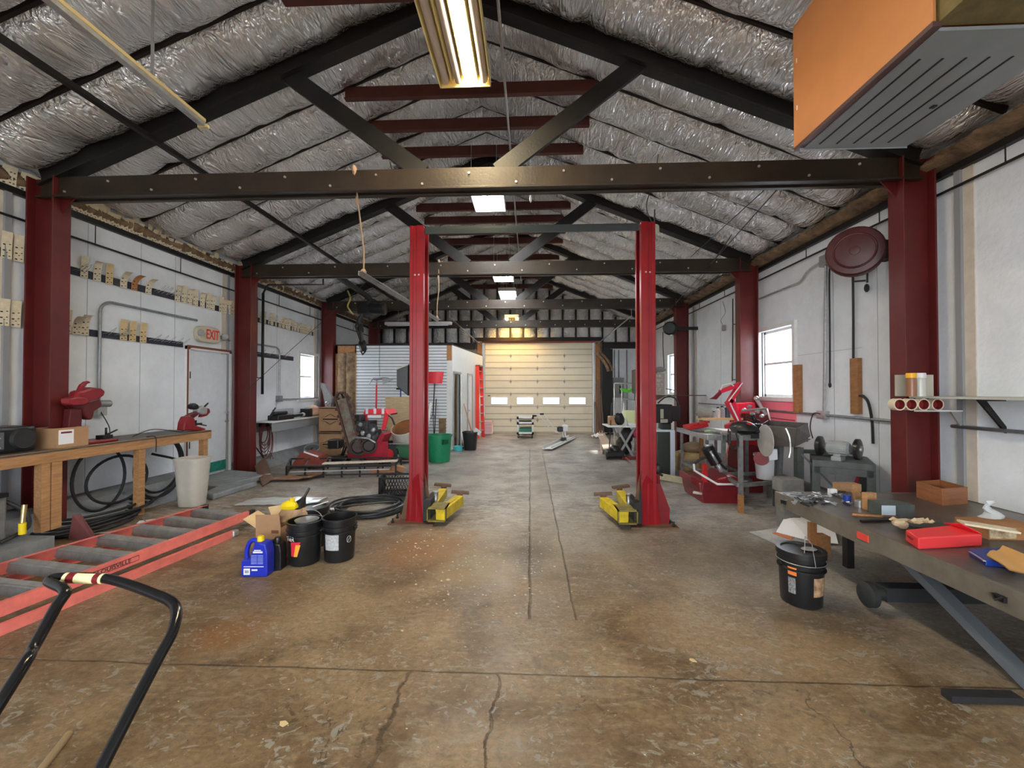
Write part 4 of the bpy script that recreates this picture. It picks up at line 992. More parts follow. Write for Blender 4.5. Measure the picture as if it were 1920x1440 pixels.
# ---------------------------------------------------------------- two-post lift
def post(X,Y,s,label):
    """s=+1: post opens toward +X"""
    t=T('lift_post',label,'lift post',(X,Y,0)); H=3.70
    b=MB(); w=.088; d=.13
    # folded channel: open side faces the middle, outer web behind
    b.prism([(-w*s,-d,0),(w*s,-d,0),(w*s,-d+.05,0),(w*.82*s,-d+.05,0),(w*.82*s,-d+.02,0),(.01*s,-d+.02,0),(-.005*s,-d+.045,0),(-.035*s,-d+.045,0),(-.05*s,-d+.02,0),(-w*.82*s,-d+.02,0),(-w*.82*s,d-.02,0),(w*.82*s,d-.02,0),(w*.82*s,d-.05,0),(w*s,d-.05,0),(w*s,d,0),(-w*s,d,0)],(0,0,H)) 
    # front face relief
    b.bb((-w*s,-d-.012,.0),(-.05*s,-d,H)); b.bb((0.0*s,-d-.02,.0),(w*s,-d,H-.0))
    b.build('channel',lift_red,t,bev=.003)
    b=MB(); b.prism([(-.13*s,-d-.005,.02),(.095*s,-d-.03,.02),(.095*s,-d-.03,.5),(.04*s,-d-.03,.62),(-w*s,-d-.005,.5)],(0,.012,0)); b.build('front_gusset',lift_red,t)
    b=MB(); b.prism([(-.22*s,-.05,.02),(-w*s,-.05,.62),(-w*s,-.05,.02)],(0,.014,0)); b.prism([(-.22*s,.1,.02),(-w*s,.1,.62),(-w*s,.1,.02)],(0,.014,0)); b.prism([(.2*s,-.05,.02),(w*s,-.05,.6),(w*s,-.05,.02)],(0,.012,0)); b.build('side_gusset',rust,t)
    b=MB(); b.box((-.04*s,-.02,.01),(.56,.46,.02)); bp_=b.build('base_plate',rust,t)
    for x,y in((-.27,-.2),(-.27,-.02),(-.27,.15)):
        b=MB(); b.cyl((x*s,y,.02),(x*s,y,.075),.011,8); b.cyl((x*s,y,.02),(x*s,y,.04),.02,6); b.build('anchor_bolt',black_steel,bp_)
    b=MB(); b.box((-.02*s,-d-.014,3.08),(.018,.01,.018)); b.box((.03*s,-d-.022,3.08),(.018,.01,.018)); b.build('bolt',bolt_mat,t)
    return t
PLX,PRX,PY=-1.41,1.44,5.22
lp=post(PLX,PY,1,'red left post of the two-post vehicle lift')
rp=post(PRX,PY,-1,'red right post of the two-post vehicle lift')
b=MB(); b.bb((PLX+.1,PY-.1,3.64),(PRX-.1,PY-.04,3.70)); b.bb((PLX+.1,PY-.12,3.60),(PRX-.1,PY-.1,3.67)); tag(b.build('lift_crossbar',mat('crossbar_dark',(.05,.06,.06),.35,metal=.3),bev=.003),'dark steel crossbar joining the tops of the red lift posts','crossbar')
def arms(X,s,label):
    t=T('lift_arm_carriage',label,'lift arm',(X,PY,0))
    b=MB(); b.bb((.12*s,-.22,.05),(.20*s,.2,.3)); b.prism([(.1*s,-.2,.05),(.16*s,-.2,.05),(.11*s,-.2,.5)],(0,.02,0)); b.build('carriage_bracket',black_steel,t)
    b=MB(); x0,x1=.17,.40
    b.bb((x0*s,-.28,.21),(x1*s,-.02,.225)); b.bb((x0*s,-.28,.06),(x1*s,-.02,.075)); b.bb((x0*s,-.28,.06),((x0+.012)*s,-.02,.225)); b.bb(((x1-.012)*s,-.28,.06),(x1*s,-.02,.225)); b.build('arm_pocket',mat('pocket_dirty',(.10,.08,.03),.6,col2=(.25,.2,.03),scale=8),t)
    # front arm sweeping away from the camera
    A=V((.33*s,-.26,.14)); Bq=V((.46*s,.34,.16))
    b=MB(); b.bar(A,Bq,.12,.13); sa=b.build('swing_arm',yellow,t,bev=.006)
    b=MB(); b.bar(A.lerp(Bq,.25)+V((0,0,.07)),A.lerp(Bq,.75)+V((0,0,.07)),.05,.01); b.build('arm_extension',yellow,sa)
    b=MB(); b.box(Bq+V((.0*s,.06,.09)),(.24,.09,.03),rot=(0,.1*s,.15*s)); b.cyl(Bq+V((0,.03,.03)),Bq+V((0,.03,.08)),.04,10); b.build('lift_pad',rust,sa)
    A=V((.16*s,.05,.14)); Bq=V((.16*s,.70,.17))
    b=MB(); b.bar(A,Bq,.12,.12); sa=b.build('swing_arm',yellow,t,bev=.006)
    b=MB(); b.box(Bq+V((-.02*s,.08,.09)),(.24,.09,.03),rot=(0,.1*s,.1)); b.cyl(Bq+V((0,.06,.03)),Bq+V((0,.06,.08)),.04,10); b.build('lift_pad',rust,sa)
    b=MB(); b.cyl((.21*s,.02,.14),(.21*s,.02,.34),.02,8); b.cyl((.21*s,.02,.34),(.21*s,.02,.36),.035,8); b.build('pivot_pin',silver,t)
    return t
arms(PLX,1,'yellow swing arms on a black carriage at the foot of the left lift post')
arms(PRX,-1,'yellow swing arms on a black carriage at the foot of the right lift post')
# black control box on left post
a=at(752,702,PY); 
t=T('control_box','black wedge-shaped box fixed to the left lift post at head height','box')
b=MB(); z0,z1=at(760,742,PY).z,at(760,690,PY).z; x1=PLX-.1; x0=at(751,700,PY).x
b.prism([(x1,PY-.16,z1+.03),(x0,PY-.16,z1-.03),(x0,PY-.16,z0+.12),(x1,PY-.16,z0)],(0,.3,0)); b.build('housing',blk,t,bev=.01)
b=MB(); b.prism([(x1,PY-.16,z1+.04),(x0-.01,PY-.16,z1-.02),(x0-.01,PY-.16,z1-.035),(x1,PY-.16,z1+.025)],(0,.3,0)); b.build('top_plate',gray_pl,t)
# sheave at top of right post
c=at(1226,432,PY-.05)
t=T('cable_spool','cream cable spool on top of the right lift post','spool')
b=MB(); b.lathe([(0,-.07),(.05,-.07),(.063,-.055),(.063,.045),(.05,.06),(0,.06)],c,n=20); b.build('spool_body',mat('spool_cream',(.45,.46,.34),.5),t)
b=MB(); b.tube(smooth_path([c+V((0,0,.06)),c+V((-.09,0,.3)),c+V((0,0,.62)),c+V((.06,0,.95))]),.006,6); b.tube([c+V((.01,0,.05)),c+V((.01,0,.26))],.008,6); b.build('cord',blkr,t)
# lock handle and lines on right post
t=T('lift_lock','black lock handle with hoses low on the right lift post','lock handle',(PRX+.13,PY-.08,0))
b=MB(); b.blob((0,0,.68),(.05,.03,.07)); b.tube([(-.08,0,.66),(.05,0,.60)],.015,8); b.build('lock_handle',black_steel,t)
b=MB(); b.tube(smooth_path([(0,0,.62),(.02,0,.4),(.06,0,.2),(.1,0,.05)]),.012,6); b.tube(smooth_path([(-.02,0,.6),(0,0,.35),(.03,0,.18),(.02,0,.05)]),.012,6); b.build('hose',darkred,t)
b=MB(); b.prism([(-.03,-.02,.02),(.12,-.02,.02),(.13,-.02,.2),(.02,-.02,.5),(-.03,-.02,.5)],(0,.05,0)); b.build('hose_guard',darkred,t)
# ---------------------------------------------------------------- office box
OX0,OY=XL,11.3; OX1=-2.13; OZ=2.87
sidewall=[(OX1,OY),(-1.72,15.0)]
slat=mat('slatwall_white',(.74,.78,.81),.6,var=.04)
b=MB(); xs0,xs1=at(668,700,OY).x,at(838,700,OY).x
b.bb((xs0,OY,0),(xs1,OY+.05,OZ),mi=1)
n=34
for k in range(n):
    z=OZ*k/n; b.bb((xs0,OY-.014,z+.02),(xs1,OY,z+OZ/n))
S(b.build('wall_office_front',[slat,mat('slat_groove',(.2,.22,.24),.8)]))
b=MB(); b.bb((xs0,OY-.02,OZ),(OX1,OY+.06,OZ+.05)); S(b.build('trim_20',joist_mat))
b=MB(); b.bb((at(668,650,OY).x-.02,OY-.03,0),(xs0,OY+.06,OZ)); b.bb((at(630,650,OY).x,OY-.03,OZ-.22),(xs0,OY+.05,OZ)); b.bb((at(630,650,OY).x,OY-.03,0),(at(634,650,OY).x,OY+.05,OZ)); S(b.build('trim_21',woodd))
x0,x1=at(633,650,OY).x,at(667,650,OY).x
b=MB(); rows=[]
for i in range(24):
    z=(OZ-.2)*i/23; rows.append([(x0+(x1-x0)*k/12,OY-.02-.05*abs(math.sin(PI*k/6))**.7-.02*NZ.noise(V((k*.5,z*3,5))),z) for k in range(13)])
b.sheet(rows,th=0); b.bb((x0,OY,0),(x1,OY+.04,OZ-.2)); tag(b.build('wall_insulation',insul),'brown fibre insulation exposed in the stud bay left of the slatted office wall','insulation')
b=MB(); b.bb((xs1,OY-.02,0),(OX1,OY+.05,OZ-.42)); S(b.build('trim_22',whitep))
b=MB(); b.bb((xs1,OY-.02,OZ-.42),(OX1-.02,OY+.05,OZ)); S(b.build('trim_23',woodd))
# office side wall with two doorways
owm=mat('office_white',(.68,.69,.68),.6,var=.04)
A=V((OX1,OY,0)); Bv=V((-1.72,15.0,0)); dd=(Bv-A).normalized(); Ls=(Bv-A).length; nn=V((dd.y,-dd.x,0))
def opx(px):
    r=ray(px,740); # intersect with side plane
    t_=A.dot(nn)/r.dot(nn); return (r*t_-A).dot(dd)
f1,f2=opx(851),opx(863); g1,g2=opx(877),opx(885)
b=MB()
def seg(a,c,z0,z1,th=.1,off=0,mi=0):
    p=A+dd*a-nn*(th/2-off);q=A+dd*c-nn*(th/2-off); b.bar(p+V((0,0,(z0+z1)/2)),q+V((0,0,(z0+z1)/2)),th,z1-z0,mi=mi)
seg(0,f1,0,OZ); seg(f1,f2,2.1,OZ); seg(f2,g1,0,OZ); seg(g1,g2,2.08,OZ); seg(g2,Ls,0,OZ)
S(b.build('wall_office_side',owm))
b=MB(); b.prism([(OX0,OY+.05,OZ),(OX1,OY+.05,OZ),(-1.72,15.0,OZ),(OX0,15.0,OZ)],(0,0,.04)); S(b.build('ceiling_office',darkm))
for i,(fa,fb,ang) in enumerate(((f1,f2,.35),(g1,g2,.1))):
    t=T(f'door_{i+4}','x','door'); del t['label'],t['category']; t['kind']='structure'
    b=MB()
    seg(fa-.06,fa,0,2.16,.13,.02); seg(fb,fb+.06,0,2.16,.13,.02); seg(fa-.06,fb+.06,2.1,2.16,.13,.02); b.build('door_frame',mat('frame_grey',(.35,.37,.4),.5),t)
    b=MB(); P=A+dd*fb-nn*.02; L_=fb-fa; e=P+(-dd*math.cos(ang)+nn*math.sin(ang))*L_; b.bar(P+V((0,0,1.05)),e+V((0,0,1.05)),.035,2.05); lf=b.build('door_leaf',whitep,t)
    b=MB(); q=P.lerp(e,.92); b.blob((q.x,q.y,1.0),(.035,.06,.035)); b.build('door_knob',silver,t)
# turquoise bucket by office corner
g=fl(841,862); tub('turquoise_basin','small turquoise basin at the foot of the office corner','basin',(g.x-.02,OY-.2,0),.12,.11,.13,mat('turquoise',(.1,.65,.68),.4))
# white sign on office side
b=MB()
# green trash can
g=fl(820,868); t=tub('trash_can','green plastic trash can against the slatted office wall','trash can',(g.x,g.y+.22,0),.275,.235,.60,green)
b=MB(); b.lathe([(.275,.585),(.292,.585),(.292,.615),(.27,.615)],n=32); b.build('rim',green,t)
b=MB(); 
for s in(-1,1): b.box((.27*math.cos(-.9+s*0),.27*math.sin(-.9),.47),(.14,.06,.1),rot=(0,0,.7))
b.build('handle',mat('green_dark',(.008,.15,.07),.5),t)
# black bin with broom
g=fl(880,845); bb_=tub('waste_bin','black square bin holding a broom beside the office doors','bin',(g.x,g.y+.18,0),.20,.16,.50,blk,sq=.45)
t=T('broom','wooden-handled broom standing in the black bin','broom')
a=V((g.x+.08,g.y+.15,.35)); e=at(870,757,g.y+.3)
b=MB(); b.tube([a,e],.016,8); b.build('broom_handle',mat('broom_wood',(.5,.25,.18),.6),t)
b=MB(); b.box(a+V((.12,0,.15)),(.2,.05,.12),rot=(0,.6,0)); b.build('broom_head',paper,t)
b=MB(); b.prism([(g.x-.42,g.y+.35,0),(g.x-.2,g.y+.35,0),(g.x-.28,g.y+.35,.24)],(0,.15,0)); tag(b.build('dust_pan',blk),'black dust pan on the floor left of the black bin','dust pan')
# red ladder leaning on office side
t=T('extension_ladder','bright red ladder standing against the far end of the office wall','ladder')
P=A+dd*(opx(891))+nn*.08; Q=A+dd*(opx(897))+nn*.09; zt=2.45
b=MB(); b.bar(P,P+V((0,0,zt)),.12,.03,up=(0,1,0)); b.build('side_rail',lred,t)
b=MB(); b.bar(Q+nn*.08,Q+V((0,0,zt)),.12,.03,up=(0,1,0)); b.build('side_rail',lred,t)
b=MB(); b.bar(P+V((0,0,zt)),Q+V((0,0,zt)),.14,.06); b.build('top_cap',blk,t)
for k in range(8):
    z=.25+k*.29; b=MB(); b.bar(P+V((0,0,z)),Q+nn*.08*(1-z/zt)+V((0,0,z)),.08,.03); b.build('rung',alu,t)
b=MB(); b.bar(P+nn*.02+V((0,0,1.75)),P+nn*.02+V((0,0,2.0)),.05,.004,up=(0,1,0)); b.build('warning_label',paper,t)
b=MB()
for k in range(4): b=MB(); b.box((A+dd*(Ls+.2)+nn*.15).to_tuple()[:2]+(.08+.12*k,),(.36,.4,.11)); tag(b.build('pink_bundle',mat('pink_pale',(.75,.5,.52),.7)),'pale pink bundle stacked by the overhead door corner','bundle','pink bundles by the overhead door')
# shovel hung on slatwall
t=T('snow_shovel','red plastic snow shovel hanging blade-up on the slatted wall','shovel')
c=at(816,697,OY-.08); d=at(800,719,OY-.08); e=at(832,697,OY-.08); f=at(829,719,OY-.08)
b=MB(); rows=[]
for i in range(6):
    u=i/5; rows.append([e.lerp(f,u).lerp(at(800,697,OY-.08).lerp(d,u),1-k/12)+V((0,-.05*math.sin(PI*k/12)-.008*(k%2),0)) for k in range(13)])
b.sheet(rows,th=.0); b.sheet([[p+V((0,-.006,0)) for p in r] for r in rows],th=0); b.build('blade',hotred,t)
h0=at(815,716,OY-.08); h1=at(812,775,OY-.12)
b=MB(); b.tube([h0,h1],.014,8); b.build('shaft',blk,t)
b=MB(); b.tube([h1,h1+V((-.06,0,-.14)),h1+V((.06,0,-.14))],.014,8,closed=True); b.build('grip',blk,t)
# pickaxe with red handle
t=T('pickaxe','pickaxe with red shaft and grey curved head hanging on the slatted wall','pickaxe')
P0=at(706,711,OY-.1); b=MB(); pts=[at(691,722,OY-.1),at(698,711,OY-.1),P0,at(722,709,OY-.1),at(736,712,OY-.1)]
b.tube(smooth_path(pts,5),[.008+.028*math.sin(PI*k/20) for k in range(21)],8); b.prism([at(716,708,OY-.13),at(738,711,OY-.13),at(718,720,OY-.13)],(0,.03,0)); b.build('head',alu,t)
b=MB(); b.tube([P0,at(706,722,OY-.1)],.022,8); b.build('collar',alu,t)
b=MB(); b.tube([at(706,721,OY-.1),at(705,776,OY-.14)],.022,8); b.build('shaft',hotred,t)
b=MB(); b.tube([at(712,646,OY-.03),at(711,680,OY-.03),at(712,706,OY-.03)],.006,5); tag(b.build('hang_cord',blkr),'thin cord hanging down the middle of the slatted wall','cord')
# plywood, white strip, shovels
a,b1,c1,d1=at(722,744,OY-.15),at(768,744,OY-.15),at(768,842,OY-.25),at(728,842,OY-.25)
b=MB(); b.prism([a,b1,c1,d1],(0,.02,0)); tag(b.build('plywood_sheet',plyw),'weathered plywood sheet leaning on the slatted wall behind the red machine','plywood')
t=T('white_gutter','long white metal strip leaning diagonally beside the left lift post','strip')
Yg=9.6; b=MB(); b.bar(at(808,756,10.6),at(793,850,Yg),.06,.03,up=(0,1,0)); b.build('strip_rail',whitep,t)
b=MB(); b.bar(at(793,842,Yg-.1),at(802,800,10.2),.03,.02,up=(0,1,0)); b.bar(at(793,850,Yg),at(793,870,Yg-.3),.05,.02,up=(0,1,0)); b.build('bracket',gray_pl,t)
b=MB(); b.tube([at(818,748,OY-.07),at(813,846,OY-.25)],.013,6); b.tube([at(814,830,OY-.2),at(812,775,OY-.2)],.01,6); tag(b.build('garden_tool',blk),'dark tool handle leaning under the red snow shovel','tool')
b=MB(); p=at(797,745,OY-.15); b.blob(p,(.06,.06,.14),jit=.2); b.blob(p+V((.03,0,-.3)),(.07,.05,.12),jit=.2); tag(b.build('hanging_rag',darkred),'dark red cloth hanging on the slatted wall beside the lift post','cloth')
b=MB(); x0,x1=at(823,784,OY-.03).x,at(836,784,OY-.03).x; b.bb((x0,OY-.05,.3),(x1,OY-.013,at(823,784,OY).z)); tag(b.build('insulation_patch',insul),'brown insulation patch low on the slatted office wall','insulation')
t=T('clamp_tool','blue-handled clamp hanging on the slatted wall','clamp')
p=at(748,729,OY-.02); b=MB(); b.box(p,(.14,.04,.05)); b.build('jaw',blk,t); b=MB(); b.box(p+V((.05,0,-.12)),(.03,.03,.22)); b.build('bar',dblue,t)
# drum / mixer barrel
t=T('mixer_drum','pale grey tilted drum with rusty inside beside the plywood','drum')
c=at(766,822,9.75)
def _drum():
    prof=[(.16,-.42),(.33,-.38),(.37,.0),(.34,.2),(.325,.34),(.31,.34),(.325,.2),(.355,0),(.31,-.36),(0,-.38)]
    b=MB(); b.lathe(prof[:6],c,(-.12,-.5,.86),28); b.build('drum_shell',mat('drum_grey',(.55,.53,.47),.5,var=.12),t)
    b=MB(); b.lathe([(.315,.33),(.33,.2),(.35,0),(.30,-.36),(0,-.38)],c,(-.12,-.5,.86),28); b.build('drum_inside',mat('drum_rust',(.25,.14,.08),.7,col2=(.5,.2,.06),scale=4),t)
_drum()
b=MB(); 
for x in(-.28,.28): b.cyl(c+V((x,.1,-.2)),V((c.x+x*1.2,c.y+.1,0)),.03,8)
b.build('stand',gray_pl,t)
# cardboard boxes with diamond logo
for k,(lb,z) in enumerate((('brown cardboard box with diamond logo, lower of the stack by the far left shelf',0),('brown cardboard box with diamond logo, upper of the stack by the far left shelf',.62))):
    Yb=10.0; c=at(617,800,Yb); t=T('carton',lb,'box',(c.x+.03,Yb+.25,z)); w=.58
    b=MB(); b.box((0,0,.3),(w,.5,.59)); cb=b.build('carton_body',card,t,bev=.012)
    b=MB(); b.box((0,-.252,.57),(w,.004,.03)); b.build('tape_band',mat('dark_band',(.05,.035,.02),.6),cb)
    b=MB(); L_=.23
    for q in((1,.09,.0),(1,.065,.006)):
        pts=[(-L_*q[0],-.254,.3-.045),(-L_*q[0],-.254,.3+.045),(-.14,-.254,.3+.05),(0,-.254,.3+q[1]+.05),(.14,-.254,.3+.05),(L_*q[0],-.254,.3+.045),(L_*q[0],-.254,.3-.045),(.14,-.254,.3-.05),(0,-.254,.3-q[1]-.05),(-.14,-.254,.3-.05)]
        b.tube(pts,.0035,4,closed=True)
    b.bar((-.19,-.254,.3),(.19,-.254,.3),.003,.03); b.build('diamond_logo',textb,cb)
# ---------------------------------------------------------------- shelf at the far left wall
t=T('wall_shelf','white-edged grey shelf along the far left wall under the window','shelf')
zs=wx(520,790,-5.35).z; ya,yb=8.5,11.1
b=MB(); b.bb((XL,ya,zs-.03),(-5.38,yb,zs)); b.build('shelf_top',whitep,t)
b=MB(); b.bb((XL,ya,zs-.24),(XL+.03,yb,zs-.03)); b.bb((-5.44,ya,zs-.22),(-5.41,yb,zs-.03)); b.build('shelf_apron',mat('apron_grey',(.25,.26,.27),.6),t)
t=T('drill_case','dark power tools lying on the far left wall shelf','power tool')
b=MB(); b.bb((-5.7,8.75,zs),(-5.45,9.35,zs+.11)); b.cyl((-5.55,8.7,zs+.15),(-5.55,9.2,zs+.15),.045,10); b.build('tool_body',blk,t,bev=.02)
b=MB(); b.tube([(-5.5,8.5,zs+.08),(-5.5,8.72,zs+.28)],.015,6); b.build('tool_handle',blk,t)
t=T('angle_grinder','black angle grinder with metal head on the far left wall shelf','grinder')
b=MB(); b.cyl((-5.52,9.4,zs+.06),(-5.5,9.75,zs+.07),.04,10); b.build('grinder_body',blk,t); b=MB(); b.blob((-5.5,9.8,zs+.07),(.06,.06,.05)); b.build('gear_head',silver,t)
b=MB(); b.bb((-5.65,9.95,zs),(-5.45,10.15,zs+.2)); tag(b.build('black_carton',blk),'small black carton on the far left wall shelf','box')
t=T('tote_bowl','white bowl with red and tan contents on the far left wall shelf','bowl')
b=MB(); b.lathe([(0,0),(.12,0),(.21,.2),(.22,.21),(.2,.2),(.1,.02)],(-5.55,10.4,zs),n=20); b.build('bowl',beigep,t); b=MB(); b.blob((-5.5,10.33,zs+.13),(.15,.17,.14),jit=.15); b.build('contents',mat('pinkred',(.6,.2,.18),.6,col2=(.6,.5,.3),scale=8),t)
b=MB(); b.bb((XL,9.15,zs+.02),(XL+.03,9.95,zs+.22)); tag(b.build('wall_panel',mat('panel_grey',(.5,.53,.55),.5)),'flat grey panel leaning behind the tools on the far left shelf','panel')
t=T('chrome_machine','tall black and chrome machine standing at the third left column','machine')
b=MB(); p=[at(602,718,10.4),at(608,720,10.4),at(622,745,10.4),at(620,765,10.4),at(610,764,10.4)]; b.prism(p,(0,.1,0)); b.build('fin',alu,t)
b=MB(); c=at(622,770,10.4); 
for k in range(5): b.blob(c+V((random.uniform(-.1,.1),random.uniform(-.1,.1),random.uniform(-.3,.25))),(.1,.1,.13),jit=.15)
b.cyl(c+V((0,0,-.3)),V((c.x,c.y,0)),.06,10); b.build('engine',blk,t)
b=MB(); b.bar(at(600,715,10.35),at(616,772,10.35),.02,.02); b.blob(c+V((-.05,-.12,.2)),(.06,.05,.05)); b.build('chrome_trim',silver,t)
# steering wheel ring near boxes
c=at(585,840,9.6); t=T('steering_ring','small bright metal ring wheel on a post before the cardboard boxes','ring wheel')
b=MB(); b.tube(circ((0,0,0),.17,28,ry=.17),.014,8,closed=True)
for v in b.b.verts: v.co=Euler((.45,.15,0)).to_matrix()@v.co+c
b.build('ring',alu,t); b=MB(); b.cyl(c,V((c.x,c.y+.1,0)),.03,8); b.build('post',blk,t)
# ---------------------------------------------------------------- red trencher
gx=fl(700,872); ox,oy=gx.x,gx.y+.15
t=T('trencher','red walk-behind trencher with raised digging chain before the slatted wall','trencher',(0,0,0))
def m(px,py,dy=0): return at(px,py,oy+dy)
b=MB()
for s,dy in((-1,-.05),(1,.45)):
    pass
c1,c2=m(712,862,-.1),m(738,826,.1)
pts=[]
for k in range(28):
    a=2*PI*k/28; pts.append((0,0,0))
def track(cx,y0,y1,z,r,L_):
    b=MB(); P=[]
    for k in range(12): a=PI/2+PI*k/11; P.append((cx+math.cos(a)*r-L_/2,z+math.sin(a)*r))
    for k in range(12): a=-PI/2+PI*k/11; P.append((cx+math.cos(a)*r+L_/2,z+math.sin(a)*r))
    b.prism([(x,y0,z_) for x,z_ in P],(0,y1-y0,0))
    for (x,z_),(x2,z2) in zip(P,P[1:]+P[:1]):
        n_=max(1,int(math.hypot(x2-x,z2-z_)/.06))
        for q in range(n_):
            u=(x+(x2-x)*(q+.5)/n_,z_+(z2-z_)*(q+.5)/n_); b.box((u[0],(y0+y1)/2,u[1]),(.025,y1-y0+.01,.03))
    tk=b.build('track',blkr,t)
    for xx in(-L_/2,L_/2): b=MB(); b.lathe([(0,-.02),(r*.6,-.015),(r*.6,.015),(0,.02)],(cx+xx,y0-.01,z),(0,1,0),16); b.build('track_wheel',redp,tk)
zc=.22; xa=m(700,860).x
track(xa+.1,oy+.0,oy+.18,zc,.19,.5); track(xa+.1,oy+.65,oy+.83,zc,.19,.5)
b=MB(); b.bb((m(652,850).x,oy-.02,.12),(m(722,850).x,oy+.7,.32)); b.bb((m(690,850).x,oy-.05,.1),(m(728,850).x,oy,.5)); b.prism([m(705,828,-.06),m(714,812,-.06),m(722,815,-.06),m(714,833,-.06)],(0,.5,0)); b.build('chassis',mat('trencher_red',(.35,.01,.03),.4,var=.15),t,bev=.01)
b=MB(); b.prism([m(680,778,-.05),m(684,768,-.05),m(722,768,-.05),m(729,777,-.05)],(0,.6,0)); b.prism([m(720,776,-.05),m(729,777,-.05),m(722,805,-.05),m(714,808,-.05)],(0,.05,0)); b.prism([m(720,776,.4),m(729,777,.4),m(722,805,.4),m(714,808,.4)],(0,.05,0)); b.prism([m(680,776,.3),m(688,776,.3),m(690,800,.3),m(684,800,.3)],(0,.05,0)); b.build('control_panel',hotred,t,bev=.01)
b=MB(); 
for k in(0,1,2): b.box(m(688+k*15,771,-.1),(.05,.02,.12)); 
b.box(m(702,781,-.1),(.3,.02,.06)); b.build('decal',paper,t)
b=MB(); b.tube([m(728,778,-.05),m(735,784,-.05),m(740,797,-.05)],.02,8); b.tube([m(733,777),m(745,775)],.015,6); b.build('handlebar',blk,t)
b=MB(); c=m(688,802,.1); b.box(c+V((-.05,0,.05)),(.42,.4,.22)); b.box(c+V((.0,.05,-.2)),(.5,.4,.3)); b.blob(c+V((.2,-.1,-.2)),(.12,.1,.14),jit=.1); 
for k in range(6): b.cyl(c+V((-.2+.07*k,-.22,-.02)),c+V((-.2+.07*k,-.2,.14)),.02,6)
b.lathe([(0,-.06),(.13,-.06),(.14,.02),(0,.04)],c+V((.17,-.16,-.02)),(0,1,0),18); b.build('engine',mat('engine_dark',(.012,.013,.014),.4,col2=(.07,.07,.075),scale=14),t,bev=.02)
b=MB()
for p_ in((680,812),(692,818),(700,806),(676,796)): b.blob(m(*p_,-.16),(.05,.04,.05),jit=.2)
b.tube([m(668,820,-.15),m(690,822,-.15),m(704,830,-.1)],.02,8); b.build('engine_metal',alu,t)
b=MB(); b.box(m(672,783,.1),(.2,.3,.14)); b.tube(smooth_path([m(668,790,-.1),m(660,800,-.1),m(668,815,-.1)]),.03,8); b.build('air_filter',blk,t,bev=.03)
# boom
p,q=m(641,748,-.1),m(668,846,-.1)
b=MB(); b.bar(p,q,.06,.2,up=(1,0,0)); b.build('boom_bar',mat('boom_grey',(.22,.24,.2),.5,col2=(.12,.05,.03),scale=6),t)
b=MB(); d_=(q-p).normalized(); s_=V((d_.z,0,-d_.x)); n_=22
for sgn in(-1,1):
    for k in range(n_): u=p.lerp(q,(k+.5)/n_)+s_*.13*sgn; b.bar(u-d_*.028,u+d_*.028,.1,.04,up=s_); 
    for k in range(0,n_,3): u=p.lerp(q,(k+.5)/n_)+s_*.17*sgn; b.box(u,(.03,.12,.06))
for k in range(8): a=PI*k/7; u=p-d_*(.02+.12*math.sin(a))+s_*.13*math.cos(a); b.box(u,(.05,.1,.05))
b.build('digging_chain',mat('chain_rust',(.055,.035,.03),.6,col2=(.12,.06,.04),scale=20),t)
b=MB(); b.bar(m(648,752,.05),m(662,784,.05),.03,.02); b.build('guard_edge',paper,t)
b=MB(); b.tube([m(640,735,.0),m(646,752,.0)],.03,8); b.tube([m(650,830,.1),m(640,860,.1)],.04,8); b.build('hydraulic_arm',blk,t)
for px_,py_,r in((672,838,.2),(692,836,.17)): b=MB(); c=m(px_,py_,-.12); b.lathe([(r,-.02),(r,.02),(r*.8,.03),(r*.7,.0),(r*.6,.03),(0,.03)],c,(.2,-1,.1),20); b.build('side_disc',mat('disc_dark',(.05,.035,.03),.6),t)
b=MB(); b.box(m(630,832,.1),(.26,.3,.2)); b.box(m(640,860,.1),(.3,.4,.16)); b.build('counterweight',blk,t,bev=.03)
# low roof-rack frame, lying before the trencher
t=T('rack_frame','low dark metal rack frame with a long plank lying before the trencher','rack',(0,0,0))
P=[fl(537,897,.0),fl(742,893,.0),fl(752,878,.0),fl(545,880,.0)]
b=MB()
zt=.22
for z in(.05,zt):
    q=[V((v.x,v.y,z)) for v in P]
    for a,c in zip(q,q[1:]+q[:1]): b.bar(a,c,.025,.025)
for k in range(7):
    f=k/6; a=P[0].lerp(P[1],f); c=P[3].lerp(P[2],f)
    for v in(a,c): b.bar(V((v.x,v.y,0)),V((v.x,v.y,zt)),.025,.025)
    b.bar(V((a.x,a.y,zt)),V((c.x,c.y,zt)),.02,.02)
b.build('frame_bars',black_steel,t)
b=MB(); b.bar(P[0].lerp(P[1],.32)+V((0,.05,zt+.04)),P[1]+V((.0,.1,zt+.06)),.16,.02); tag(b.build('long_plank',mat('plank_pale',(.62,.52,.42),.7,var=.1)),'long pale plank resting on the low dark rack frame','plank')
b=MB(); b.bar(P[0]+V((.1,-.05,.13)),P[1]+V((-.1,-.05,.15)),.05,.012); b.build('cross_strip',alu,t)
t=T('red_hood','dull red tapered metal hood standing at the left end of the rack frame','hood')
c=fl(572,880); b=MB(); a0,a1,a2,a3,a4=at(546,874,c.y),at(562,850,c.y),at(570,847,c.y),at(597,856,c.y),at(602,876,c.y)
b.prism([a0,a1,a2,a3,a4],(0,.35,0)); b.build('hood_shell',mat('hood_red',(.24,.05,.035),.6,var=.15),t)
b=MB(); b.bar(a2+V((0,-.01,0)),a3+V((0,-.01,0)),.01,.03); b.build('hood_edge',paper,t)
text('24',.1,mat('brown_print',(.1,.02,.02),.6),t,frame_mat(at(573,863,c.y-.006),(1,0,0),(0,0,1)))
